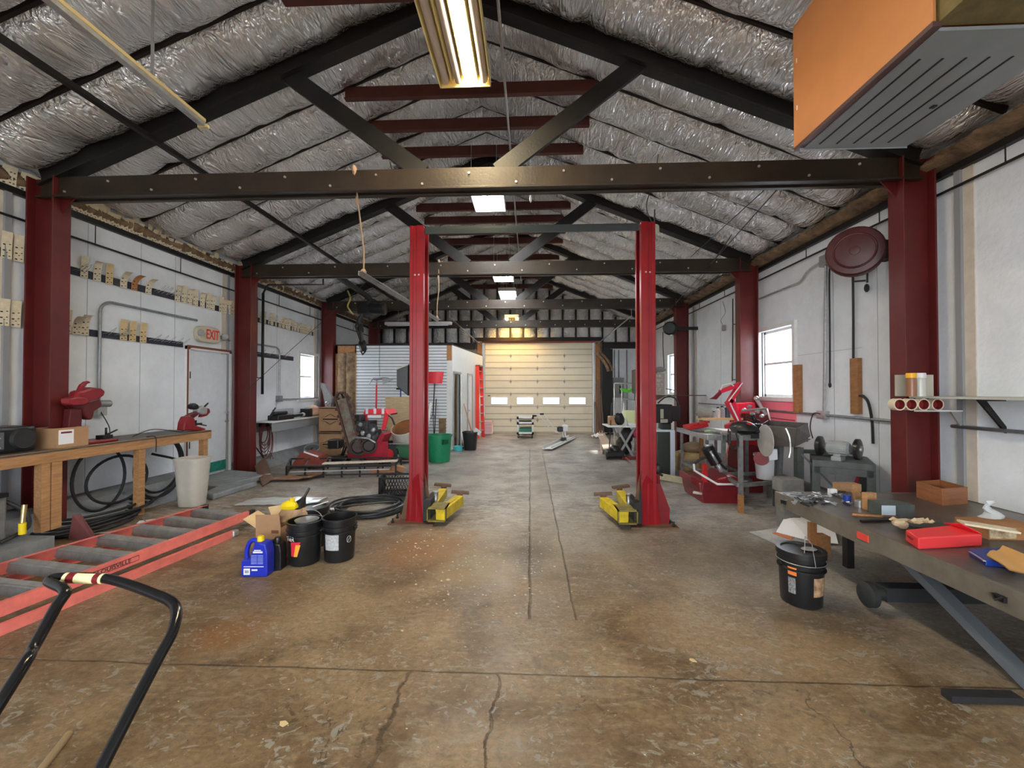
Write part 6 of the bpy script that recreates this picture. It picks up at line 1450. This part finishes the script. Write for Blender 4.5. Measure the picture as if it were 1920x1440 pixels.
c=at(1395,803,5.85); b=MB(); b.blob(c,(.17,.16,.1),jit=.12,seg=12); b.blob(c+V((.16,0,-.02)),(.14,.12,.09),jit=.15,seg=12); b.box(c+V((.1,0,-.1)),(.36,.2,.06)); b.build('motor_body',blk,t)
b=MB(); b.blob(c+V((.02,-.08,.06)),(.05,.04,.03)); b.build('red_part',redp,t)
b=MB(); b.tube(smooth_path([at(1366,805,5.8),at(1366,830,5.7),at(1376,842,5.7),at(1384,832,5.7),at(1380,812,5.7)]),.011,7); b.tube([at(1368,808,5.65),at(1368,832,5.65)],.015,7); b.build('cord',blkr,t)
b=MB(); b.tube([at(1371,812,5.7),at(1359,868,5.7)],.009,6); b.build('lever',mat('lever_red',(.3,.08,.05),.5),t)
t=T('cutting_disc','large pale grey cutting disc mounted at the end of the steel stand','disc')
c=at(1435,826,5.6); b=MB(); b.lathe([(0,-.004),(.21,-.004),(.21,.004),(0,.004)],c,(-1,.05,.0),36); b.build('disc',mat('disc_grey',(.38,.36,.34),.5,var=.15,scale=12),t)
b=MB(); b.lathe([(0,-.02),(.04,-.015),(.04,.0),(0,.0)],c,(-1,.05,0),16)
b.build('arbor',gray_pl,t)
t=T('vise_drum','dark round vise drum with pale guard hanging under the cutting disc','guard')
c=at(1428,860,5.75); b=MB(); b.lathe([(0,-.02),(.05,-.03),(.09,-.02),(.09,.05),(0,.05)],c,(-.6,-.8,.1),20); b.build('drum',darkred,t)
b=MB(); b.prism([at(1445,842,5.7),at(1458,842,5.7),at(1459,862,5.7),at(1440,865,5.7)],(0,.06,0)); b.build('guard',paper,t,bev=.01)
g=at(1441,905,6.1); tub('white_pail','white plastic pail on the lower rail of the steel stand','pail',(g.x,6.15,.36),.155,.125,.36,mat('pail_white',(.62,.62,.62),.45))
# trough
t=T('steel_trough','open grey-brown steel trough lying behind the steel stand','trough')
tr=mat('trough_steel',(.14,.12,.11),.45,metal=.4,var=.25,scale=6)
q=[at(1425,797,6.0),at(1495,803,5.55),at(1512,793,5.75),at(1468,790,6.2)]
b=MB(); b.prism([at(1425,797,6.0),at(1495,803,5.5),at(1490,838,5.5),at(1425,835,6.0)],(.01,.012,0)); b.prism([at(1495,803,5.5),at(1514,793,5.95),at(1520,818,5.95),at(1490,838,5.5)],(-.01,0,0)); b.prism([at(1425,797,6.0),at(1440,788,6.5),at(1440,820,6.5),at(1425,835,6.0)],(.01,0,0)); b.prism([at(1440,788,6.5),at(1514,793,5.95),at(1514,828,5.95),at(1440,825,6.5)],(0,-.012,0)); b.prism([at(1425,835,6.0),at(1490,838,5.5),at(1520,824,5.95),at(1440,824,6.5)],(0,0,.01)); b.build('trough_body',tr,t)
b=MB(); b.tube(smooth_path([at(1473,803,5.45),at(1480,820,5.42),at(1482,842,5.42),at(1479,858,5.42)]),.014,7); b.build('curved_strap',silver,t)
b=MB(); b.bb((3.45,5.5,0),(3.53,5.58,.9)); b.bar((3.5,5.5,.82),(3.75,5.3,.45),.02,.02); b.bb((3.45,5.98,0),(3.53,6.06,.9)); b.build('leg',dk_green,t)
b=MB(); c=at(1487,907,5.0); b.box(c+V((0,.1,-.03)),(.26,.2,.16)); b.box((c.x,c.y+.1,(c.z-.1)/2),(.2,.16,c.z-.1)); tag(b.build('grey_crate',dirtgrey,bev=.01),'small grey metal box on a block behind the deck table','box')
# ---------------------------------------------------------------- red swing-arm machine
t=T('tyre_changer','bright red swing-arm workshop machine standing under the right window','machine')
Yc=6.9; k=lambda px,py,dy=0: at(px,py,Yc+dy)
b=MB(); b.bb((k(1392,930).x,Yc-.1,0),(k(1425,930).x,Yc+.5,k(1400,835).z)); b.build('cabinet',darkred,t,bev=.01)
b=MB(); b.prism([k(1380,835),k(1376,800),k(1392,793),k(1420,795),k(1432,812),k(1432,840)],(0,.35,0)); b.build('head_casting',redp,t,bev=.01)
for nm,pts,w in(('lower_arm',[(1388,797),(1364,755),(1372,747),(1379,752),(1391,790)],.12),('upper_arm',[(1366,752),(1388,717),(1393,722),(1374,757)],.1),('forearm',[(1390,716),(1352,731),(1352,738),(1392,724)],.1),('claw',[(1352,732),(1340,744),(1332,748),(1344,749),(1354,738)],.06)):
    b=MB(); b.prism([k(*p) for p in pts],(0,w,0)); b.build(nm,mat('arm_red',(.75,.02,.06),.3) if nm!='claw' else darkred,t,bev=.006)
b=MB(); b.tube([k(1351,731,-.02),k(1354,722,-.02),k(1370,719,-.02),k(1376,724,-.02)],.01,6); b.tube([k(1369,756,-.02),k(1388,796,-.02)],.012,6); b.tube([k(1366,752,-.03),k(1392,718,-.03)],.01,6); b.build('arm_edge',whitep,t)
b=MB(); b.prism([k(1420,800,.1),k(1414,776,.1),k(1438,766,.1),k(1446,797,.1)],(0,.3,0)); b.build('side_plate',darkred,t)
b=MB(); b.tube([k(1438,766,.08),k(1446,797,.08)],.012,6); b.build('plate_edge',whitep,t)
b=MB(); b.prism([k(1384,757,.2),k(1415,755,.2),k(1418,775,.2),k(1386,775,.2)],(0,.2,0)); b.build('motor_cover',mat('arm_red',(.75,.02,.06),.3),t)
b=MB(); b.tube([k(1418,748,-.05),k(1436,778,-.05)],.028,8); b.blob(k(1418,747,-.05),(.04,.04,.04)); b.tube([k(1390,770,-.1),k(1436,766,-.1)],.02,6)
for q_ in((1405,762),(1420,772),(1428,780),(1410,775),(1395,768)): b.blob(k(*q_,-.1),(.035,.03,.03),jit=.2)
b.build('chrome_clamp',silver,t)
b=MB(); b.tube([k(1410,775,-.05),k(1420,800,-.05)],.035,8); b.tube([k(1400,780,-.05),k(1424,790,-.05)],.02,8); b.build('cylinder',blk,t)
# ---------------------------------------------------------------- floor machine red/black
t=T('mower_deck','dark red and black mower lying on the floor before the sheet-metal table','mower')
Ym_=6.15; k2=lambda px,py,dy=0: at(px,py,Ym_+dy)
b=MB(); b.prism([k2(1312,925),k2(1318,946),k2(1352,951),k2(1395,946),k2(1400,905),k2(1378,893),k2(1340,900),k2(1310,905)],(0,.7,0)); b.build('deck_shell',darkred,t,bev=.03)
b=MB(); b.prism([k2(1296,893,.1),k2(1296,905,.1),k2(1318,922,-.02),k2(1320,902,-.02)],(0,.5,0)); b.build('front_plate',darkred,t,bev=.01)
text('ARIENS',.05,mat('faded_print',(.5,.4,.4),.6),t,frame_mat(k2(1301,902,.06)+V((.06,-.02,.0)),k2(1318,911)-k2(1301,902,.1),(0,0,1)),sx=.9) if False else None
b=MB(); b.lathe([(0,.02),(.3,.02),(.34,.0),(.34,-.03),(0,-.03)],k2(1365,897,.3),(0,0,1),24,sy=.8); b.build('tyre',blk,t)
b=MB(); b.tube([k2(1325,838,.2),k2(1343,868,.2)],.09,14); b.build('hydraulic_cylinder',blk,t)
b=MB(); b.tube([k2(1332,846,.08),k2(1345,868,.08)],.02,8); b.tube([k2(1322,836,.15),k2(1336,834,.15)],.02,8); b.tube([k2(1343,866,.15),k2(1353,885,.1)],.03,8); b.build('chrome_rod',alu,t)
b=MB(); b.tube([k2(1301,870,-.05),k2(1302,882,-.05),k2(1320,893,-.05),k2(1345,908,-.05),k2(1390,908,-.05)],.016,8); b.build('tow_bar',whitep,t)
b=MB(); b.bb((k2(1318,900).x,Ym_-.03,k2(1320,903).z),(k2(1325,900).x,Ym_+.05,k2(1320,870).z)); b.build('post',redp,t)
b=MB(); b.tube(smooth_path([k2(1300,870,.2),k2(1322,858,.2),k2(1345,866,.2),k2(1362,880,.2)]),.018,7); b.build('black_cable',blkr,t)
b=MB(); c=k2(1300,923,.0); b.cyl(c,c+V((.12,0,-.02)),.02,8); b.build('coupler',beigep,t)
b=MB(); b.bar(V((2.4,7.7,.06)),V((3.3,6.6,.06)),.08,.10); tag(b.build('floor_beam',mat('beam_pale',(.42,.38,.26),.7,var=.15)),'pale wood beam on the floor under the sheet-metal table','beam')
# ---------------------------------------------------------------- sheet-metal table C
t=T('metal_table','steel-topped table carrying a red jack beside the black cabinet','table')
zt=.93; x0,x1,ya,yb=2.78,3.5,6.6,7.95
b=MB(); b.bb((x0,ya,zt-.03),(x1,yb,zt)); b.bb((x0-.01,ya,zt-.07),(x0,yb,zt+.01)); b.bb((x0,ya-.01,zt-.07),(x1,ya,zt+.01)); b.build('table_top',silver,t)
for (x,y) in((x0+.05,ya+.15),(x1-.05,ya+.15),(x0+.05,yb-.1),(x1-.05,yb-.1)):
    b=MB(); b.bar((x,y,zt-.05),(x,y,0),.04,.04,up=(0,1,0)); b.build('leg',sl,t)
b=MB(); b.bar((x0+.05,ya+.15,.3),(x0+.05,yb-.1,.3),.03,.05); b.bar((x1-.05,ya+.15,.3),(x1-.05,yb-.1,.3),.03,.05); b.bar((x0+.05,yb-.1,.3),(x1-.05,yb-.1,.3),.03,.05); b.build('lower_rail',sl,t)
t=T('red_jack','bright red hand tool case lying on the steel-topped table','tool case')
a=fl(1262,801,zt); c=fl(1303,797,zt); b=MB(); a=V((2.85,7.6,zt+.01)); c=V((3.2,7.55,zt+.07)); b.bar(V((2.72,7.35,zt+.06)),V((3.05,7.35,zt+.12)),.3,.07); b.build('case_body',redp,t,bev=.015)
b=MB(); 
for kk in range(4): b.box((2.8+.07*kk,7.2,zt+.13+.012*kk),(.03,.04,.02))
b.box((3.08,7.35,zt+.16),(.06,.1,.03)); b.build('case_rib',redp,t)
b=MB(); b.bar((2.9,7.0,zt+.03),(3.4,6.9,zt+.06),.1,.03); tag(b.build('green_tool',mat('tool_green',(.25,.4,.2),.5)),'pale green handled tool on the steel-topped table','tool')
b=MB(); b.bar((2.95,7.45,zt+.02),(3.6,6.75,zt+.05),.3,.03); tag(b.build('steel_sheet',alu),'bent pale metal sheet across the steel-topped table','sheet')
# bottle shelf
t=T('wood_ledge','light wood ledge with bottles behind the steel-topped table','ledge')
Yl=7.9; zl=at(1340,783,Yl).z
b=MB(); b.bb((at(1312,783,Yl).x,Yl-.1,zl-.04),(at(1378,783,Yl).x+.1,Yl+.15,zl)); b.build('plank',mat('ledge_wood',(.6,.42,.2),.6),t)
for px in(1316,1374): b=MB(); x=at(px,783,Yl).x; b.bb((x-.03,Yl,0),(x+.03,Yl+.06,zl-.04)); b.build('leg',woodd,t)
for px,h,r,m_,lb in((1338,.12,.05,gray_pl,'grey jar, leftmost on the wood ledge'),(1346,.2,.045,beigep,'translucent bottle, second on the wood ledge'),(1354,.22,.05,gray_pl,'grey bottle in the middle of the wood ledge'),(1364,.24,.05,mat('bottle_slate',(.06,.08,.1),.4),'dark slate bottle at the right of the wood ledge')):
    c=at(px,783,Yl); t=T('shop_bottle',lb,'bottle',(c.x,Yl,zl)); b=MB(); b.lathe([(0,0),(r,0),(r,h*.7),(r*.4,h*.85),(r*.4,h*.9),(0,h*.9)],n=14); b.build('bottle_body',m_,t); b=MB(); b.lathe([(0,h),(r*.45,h),(r*.45,h*.88),(0,h*.88)],n=12); b.build('cap',blk,t)
b=MB(); b.blob(at(1321,775,Yl)+V((0,0,0)),(.16,.1,.1),jit=.1); b.box(at(1321,781,Yl),(.2,.12,.06)); tag(b.build('grey_bag',mat('bag_taupe',(.22,.2,.17),.7)),'lumpy taupe bag at the left end of the wood ledge','bag')
# black cabinet + pump
t=T('floor_cabinet','tall black cabinet with pale side panel beside the right lift post','cabinet')
x0,x1=at(1233,850,8.05).x,at(1257,850,8.05).x; b=MB(); b.bb((x0,8.05,.02),(x1,8.6,.84)); b.build('black_door',mat('cabinet_black',(.03,.035,.03),.4),t,bev=.01)
b=MB(); b.bb((x1,8.05,0),(x1+.09,8.6,.86)); b.bb((x0-.02,8.06,.84),(x1+.09,8.6,.87)); b.build('side_panel',mat('panel_pale',(.55,.6,.68),.5),t,bev=.005)
t=T('air_pump','black electric pump unit with looping hose on top of the black cabinet','pump')
c=at(1248,775,8.3); b=MB(); b.box(c+V((-.08,0,0)),(.34,.3,.36)); b.box(c+V((.14,.0,0)),(.22,.26,.3)); b.box((c.x-.02,8.3,(c.z-.18+.87)/2),(.2,.2,c.z-.18-.87)); b.build('pump_body',blk,t,bev=.02)
b=MB(); b.box(c+V((-.12,-.155,.0)),(.06,.01,.18)); b.box(c+V((-.08,-.155,-.14)),(.14,.01,.07)); b.build('label',mat('label_dull',(.3,.3,.22),.5),t)
b=MB(); b.tube(smooth_path([c+V((-.15,0,.2)),c+V((0,0,.32)),c+V((.18,0,.3)),c+V((.28,0,.1))]),.015,8); b.build('hose',blkr,t)
b=MB(); b.bb((2.95,8.1,0),(3.5,8.7,.42)); tag(b.build('tan_sack',mat('sack_tan',(.3,.2,.09),.8,col2=(.45,.33,.16),scale=5,bump=.4,bscale=6),bev=.1),'slumped tan sack on the floor behind the steel-topped table','sack')
b=MB(); b.blob((3.2,8.35,.5),(.22,.2,.12),jit=.1); tag(b.build('brown_bundle',mat('bundle_brown',(.25,.17,.1),.8)),'brown cloth bundle on top of the tan sack','bundle')
# ---------------------------------------------------------------- far right corner
b=MB(); b.bb((DX1+.32,YB-.5,0),(3.05,YB-.45,3.15)); tag(b.build('dark_board',darkm),'black board filling the gap right of the overhead door','board')
b=MB(); rows=[]; p_,q_=at(1121,662,YB-.55),at(1140,697,YB-.55)
for i in range(9):
    u=p_.lerp(q_,i/8)+V((.12*math.sin(i/8*2.4),0,0)); rows.append([u+V((-.12+.24*k_/5,-.06*math.sin(k_/5*PI),.05*k_/5)) for k_ in range(6)])
b.sheet(rows,th=.02); tag(b.build('hanging_insulation',insul),'strip of brown insulation curling over the black board by the overhead door','insulation')
for i,(px,h) in enumerate(((1126,2.0),(1131,1.6),(1121,1.2))):
    b=MB(); c=at(px,810,YB-.65); b.bar((c.x,YB-.75,0),(c.x-.08,YB-.55,h),.06,.04,up=(0,1,0)); tag(b.build('loose_board',mat('board_grime',(.13,.08,.06),.7)),f'dark narrow board leaning right of the overhead door, {["tallest","middle-height","shortest"][i]} one','board')
t=T('electrical_panel','grey electrical panel on the far right wall','electrical panel')
Yp=13.4; c=wx(1157,737,XR-.1); 
b=MB(); b.bb((3.1,YB-.18,1.35),(3.52,YB-.065,2.1)); b.build('panel_box',mat('panel_dull',(.25,.26,.27),.5),t); b=MB(); b.bb((3.35,YB-.185,1.5),(3.48,YB-.18,1.8)); b.build('breaker_window',blk,t)
for px in(1152,1160,1175):
    xq=at(px,660,YB-.1).x; b=MB(); b.cyl((xq,YB-.1,2.1 if px<1170 else .0),(xq,YB-.1,3.15),.02,7); tag(b.build('conduit',stain_steel),'thin grey conduit rising on the end wall around the electrical panel','conduit','conduits above the electrical panel')
# folding table with clutter
t=T('folding_table','small white folding table with crossed dark legs at the far right','folding table')
Yt=10.2; x0=at(1139,796,Yt).x; x1=at(1222,796,Yt).x; zt=at(1160,799,Yt).z
b=MB(); b.bb((x0,Yt-.05,zt-.03),(x1,Yt+.75,zt)); b.build('table_top',whitep,t,bev=.01)
xm=at(1172,830,Yt).x
for yy_ in(Yt+.05,Yt+.65):
    b=MB(); b.bar((xm-.2,yy_,zt-.03),(xm+.2,yy_,0.02),.05,.03,up=(0,1,0)); b.bar((xm+.25,yy_,zt-.03),(xm-.15,yy_+.02,0.02),.05,.03,up=(0,1,0)); b.build('leg',gray_pl,t)
def put(px,py0,py1,w,name,lb,cat,m,dy=.3,shape='box',pw=None):
    Y_=Yt+dy; c=at(px,py0,Y_); h=at(px,py1,Y_).z-zt
    b=MB()
    if shape=='box': b.box((c.x,Y_,zt+h/2),(w,.2,h))
    elif shape=='cyl': b.lathe([(0,0),(w/2,0),(w/2,h*.9),(w*.45,h),(0,h)],(c.x,Y_,zt),n=14)
    elif shape=='cone': b.lathe([(0,0),(w/2,0),(w/2,h*.5),(w*.15,h*.85),(w*.15,h),(0,h)],(c.x,Y_,zt),n=14)
    else: b.blob((c.x,Y_,zt+h/2),(w/2,.12,h/2),jit=.2)
    o=b.build(name,m,bev=.02 if shape=='box' else 0); tag(o,lb,cat); return o
put(1180,798,769,.26,'chainsaw_case','yellow and white power tool on the folding table','power tool',mat('tool_lime_white',(.7,.75,.4),.5),.4)
put(1174,799,783,.09,'spray_bottle','clear spray bottle on the front of the folding table','spray bottle',mat('clearish',(.5,.55,.55),.3),.05,'cone')
put(1196,799,786,.11,'orange_can','orange can on the folding table','can',orange,.1,'cyl')
put(1160,797,774,.28,'black_tool','black power tool at the back of the folding table','power tool',blk,.35,'blob')
put(1147,796,780,.18,'brown_carton','small brown carton at the left of the folding table','box',card,.4)
put(1170,795,756,.12,'white_bottle','white bottle with red cap behind the yellow tool on the folding table','bottle',whitep,.6,'cone')
put(1187,798,794,.26,'paper_pile','flat white papers on the folding table','papers',paper,.12)
t=T('garment_rack','grey metal tube rack holding a green helmet behind the folding table','rack')
Yk=11.3; b=MB(); 
for px in(1152,1166,1190): b.tube([at(px,719,Yk),V((at(px,719,Yk).x,Yk,0))],.018,7)
b.tube([at(1152,719,Yk),at(1192,719,Yk)],.018,7); b.tube([at(1166,748,Yk),at(1192,750,Yk)],.014,7); b.build('tube_frame',silver,t)
t=T('green_helmet','bright green helmet-like scoop hanging on the grey rack','helmet')
b=MB(); P_=[at(1164,728,Yk-.1),at(1168,735,Yk-.1),at(1178,737,Yk-.1),at(1187,733,Yk-.1),at(1192,726,Yk-.1),at(1187,727,Yk-.1),at(1178,731,Yk-.1),at(1170,728,Yk-.1)]; b.prism(P_,(0,.18,0)); b.build('shell',lime,t,bev=.02)
t=T('dark_heater_box','dark boxy machine on a wall bracket behind the right lift post','machine')
Yz=10.6; b=MB(); b.bb((at(1193,700,Yz).x,Yz,at(1193,738,Yz).z),(at(1232,700,Yz).x,Yz+.5,at(1193,692,Yz).z)); b.build('body',mat('brown_dark',(.04,.03,.028),.5,var=.3),t,bev=.03)
t=T('picture_carton','carton with rows of pictures on a dark wall bracket right of the lift post','box')
Yz=10.3; x0,x1=at(1228,700,Yz).x,at(1246,700,Yz).x; z0,z1=at(1240,740,Yz).z,at(1240,700,Yz).z
b=MB(); b.bb((x0,Yz,z0),(x1,Yz+.4,z1)); b.build('carton_body',mat('carton_greyish',(.35,.32,.27),.6),t)
b=MB()
for i in range(4): b.bb((x0+.03,Yz-.004,z0+.09+i*.11),(x1-.03,Yz,z0+.16+i*.11))
b.build('picture_rows',mat('pictures',(.25,.2,.18),.5,col2=(.6,.55,.5),scale=18),t)
b=MB(); b.prism([(x0-.3,Yz-.02,z0-.01),(x1+.05,Yz-.02,z0-.01),(x1-.15,Yz-.02,z0-.12),(x0-.3,Yz-.02,z0-.25)],(0,.5,0)); b.bb((x1,Yz+.1,z0-.03),(XR,Yz+.2,z0-.01)); tag(b.build('wall_bracket',rust),'rusty bracket shelf under the picture carton','bracket')
b=MB(); b.blob(at(1238,693,10.4),(.15,.12,.06),jit=.25); tag(b.build('crumpled_wrap',gray_pl),'crumpled grey wrap on top of the picture carton','wrap')
# black round speaker / disc on third column
t=T('wall_drum','black round drum mounted beside the third right column','drum')
c=at(1257,616,10.9); b=MB(); b.lathe([(0,-.1),(.14,-.1),(.175,-.07),(.175,.07),(.14,.1),(0,.1)],c,(-.5,-.86,0),24); b.build('drum_body',blk,t); b=MB(); b.bb((c.x,c.y-.03,c.z-.04),(XR,c.y+.03,c.z+.04)); b.build('bracket',blk,t)
b=MB(); b.tube([at(1243,622,10.9),at(1243,650,10.9),at(1245,690,10.9)],.01,6); tag(b.build('hanging_hose',blkr),'thin dark hose hanging from the black drum by the third column','hose')
t=T('wall_pipe','black thin pipe running down the right wall between second and third columns','pipe')
b=MB(); b.tube([wr(1374,560),wr(1374,612),wr(1373,715)],.012,7); b.tube([wr(1374,608),wr(1381,608)],.012,6); b.tube([wr(1373,712),wr(1380,712)],.012,6); b.build('pipe_run',blkpipe,t)
t=T('wall_sensor','small pale box dangling on a wire on the right wall','sensor')
b=MB(); b.tube(smooth_path([wr(1355,565),wr(1360,585),wr(1352,600),wr(1355,610)]),.004,5); b.build('wire',blkr,t); b=MB(); b.box(wr(1357,615),(.05,.1,.12)); b.build('sensor_box',gray_pl,t)
b=MB(); b.tube([wr(1249,729),wr(1262,731),wr(1265,733)],.015,6); b.tube([wr(1272,640),wr(1270,742),wr(1262,742)],.012,6); tag(b.build('gas_pipe',blkpipe),'thin black pipe with an elbow on the right wall beyond the third column','pipe')
b=MB(); b.bb((XR-.14,8.0,1.30),(XR-.1,9.4,1.32)); b.cyl((XR-.1,8.0,1.31),(XR-.1,10.6,1.31),.015,7); tag(b.build('conduit',stain_steel),'level grey conduit on the right wall left of the window','conduit')
# under the folding table
b=MB(); b.bb((2.95,10.35,0),(3.5,10.9,.5)); tag(b.build('black_tote',blk,bev=.03),'black storage tote under the folding table','tote')
b=MB(); b.blob((2.75,10.6,.55),(.28,.2,.12),jit=.15); tag(b.build('pink_cloth',mat('cloth_pink',(.75,.08,.18),.7)),'bright pink cloth under the folding table top','cloth')
b=MB(); b.blob((2.4,10.7,.22),(.2,.3,.22),jit=.1); b.blob((2.42,10.5,.5),(.16,.2,.22),jit=.1); tag(b.build('black_sack',blkr),'black sack standing at the left of the folding table','sack')
t=T('push_mower','small black push mower before the folding table','mower'); g=fl(1155,862)
b=MB(); b.box(g+V((.0,.2,.12)),(.42,.4,.14)); b.blob(g+V((0,.15,.22)),(.14,.14,.1)); b.build('deck',blk,t,bev=.03)
for s in(-1,1): b=MB(); b.lathe([(0,-.02),(.08,-.02),(.08,.02),(0,.02)],g+V((.2*s,.05,.08)),(1,0,0),16); b.build('wheel',blkr,t)
b=MB(); b.tube([g+V((-.1,.3,.2)),at(1147,755,g.y+.9)],.014,7); b.build('handle_bar',blkpipe,t)
b=MB(); b.bar(fl(1127,815)+V((0,0,.08)),fl(1141,852)+V((0,0,.12)),.26,.02); tag(b.build('pale_board',mat('board_pale',(.5,.4,.32),.7,var=.1)),'pale wide board lying on the floor left of the push mower','board')
b=MB(); b.bar(fl(1124,813)+V((-.02,0,.04)),fl(1136,852)+V((-.1,0,.04)),.04,.08); tag(b.build('pale_stud',mat('board_pale',(.5,.4,.32),.7)),'narrow stud beside the pale wide board on the floor','stud')
for (px,py,w,lb) in((1117,815,.3,'white crumpled rag on the floor by the overhead door corner'),(1137,808,.45,'white crumpled sheet heaped on the pale boards')):
    g=fl(px,py+4)+V((0,-.35,0)); b=MB(); rows=[[g+V(((k_/9-.5)*w*1.3,(i/6-.5)*w,.03+.22*abs(NZ.noise(V((k_*.6,i*.7,px)))))) for k_ in range(10)] for i in range(7)]; b.sheet(rows,th=.01,smooth=False); tag(b.build('rag',paper),lb,'rag')
b=MB(); b.tube([fl(1170,858,.02),fl(1178,862,.1)],.03,7); b.box(fl(1175,862)+V((.1,.05,.04)),(.4,.12,.06)); tag(b.build('red_floor_tool',darkred),'dark red tool on the floor under the folding table','tool')
# ---------------------------------------------------------------- debris on floor
b=MB(); random.seed(3)
def chip(px,py,s,mi=0):
    g=fl(px,py); n_=random.randint(4,6); h=s*random.uniform(.15,.4)
    pts=[g+V((math.cos(2*PI*k_/n_+random.random()*.5)*s*random.uniform(.6,1.2),math.sin(2*PI*k_/n_)*s*random.uniform(.5,1),.0005)) for k_ in range(n_)]; b.prism(pts,(0,0,h),mi=mi)
for _ in range(150): chip(random.gauss(890,75),random.gauss(1075,45),random.uniform(.003,.012),random.choice((0,0,1)))
for _ in range(60): chip(random.gauss(990,30),random.gauss(1030,25),random.uniform(.003,.009),random.choice((0,1)))
for _ in range(120): chip(random.uniform(330,1500),random.uniform(1000,1420),random.uniform(.002,.006),random.choice((0,1,2)))
for _ in range(60): chip(random.gauss(800,60),random.gauss(1010,20),random.uniform(.004,.012),0)
tag(b.build('floor_debris',[mat('chip_cream',(.62,.56,.42),.8),mat('chip_grey',(.42,.4,.35),.8),mat('chip_dark',(.05,.04,.035),.8)]),'scattered small pale chips and crumbs over the concrete floor','debris',kind='stuff')
for (px,py,s,lb) in((1298,1238,.022,'pale wood chip on the right foreground floor'),(532,1357,.022,'yellowish wood chip on the left foreground floor'),(840,1087,.02,'long pale chip left of the centre seam'),(754,1183,.012,'small pale stone left of the centre on the foreground floor')):
    b=MB(); chip(px,py,s); tag(b.build('wood_chip',mat('chip_tan',(.6,.47,.25),.8)),lb,'wood chip')
# ---------------------------------------------------------------- light, world, view
W_=D.worlds.new('daylight'); bpy.context.scene.world=W_; W_.use_nodes=True
bg=W_.node_tree.nodes['Background']; bg.inputs['Color'].default_value=(.88,.94,1,1); bg.inputs['Strength'].default_value=3.4
sc=bpy.context.scene; sc.view_settings.view_transform='Standard'; sc.view_settings.look='None'; sc.view_settings.gamma=1; sc.view_settings.exposure=1.5
sc.view_settings.use_curve_mapping=False
sc.cycles.max_bounces=8; sc.cycles.diffuse_bounces=5; sc.cycles.glossy_bounces=4; sc.cycles.sample_clamp_indirect=6
sl_=D.lights.new('sun','SUN'); sl_.energy=4; sl_.angle=.03; sl_.color=(1,.95,.86)
so=D.objects.new('sun',sl_); COL.objects.link(so); so.location=(8,9,7); so.rotation_euler=V((-2.15,-1.3,-2.0)).to_track_quat('-Z','Y').to_euler()
# put every object's origin at the base of what it carries
bpy.context.view_layer.update()
for o in list(COL.objects):
    if o.parent or o.type not in('MESH','EMPTY') or o.get('kind')=='structure': continue
    if o.location.length>1e-6: continue
    ms=[]
    def rec(q):
        if q.type=='MESH': ms.append(q)
        for c in kids(q): rec(c)
    rec(o)
    if not ms or any(m_.data.users>1 for m_ in ms): continue
    co_=[m_.matrix_world@v.co for m_ in ms for v in m_.data.vertices]
    if not co_: continue
    c=V(((min(v.x for v in co_)+max(v.x for v in co_))/2,(min(v.y for v in co_)+max(v.y for v in co_))/2,min(v.z for v in co_)))
    for m_ in ms: m_.data.transform(Matrix.Translation(-c))
    o.location=c
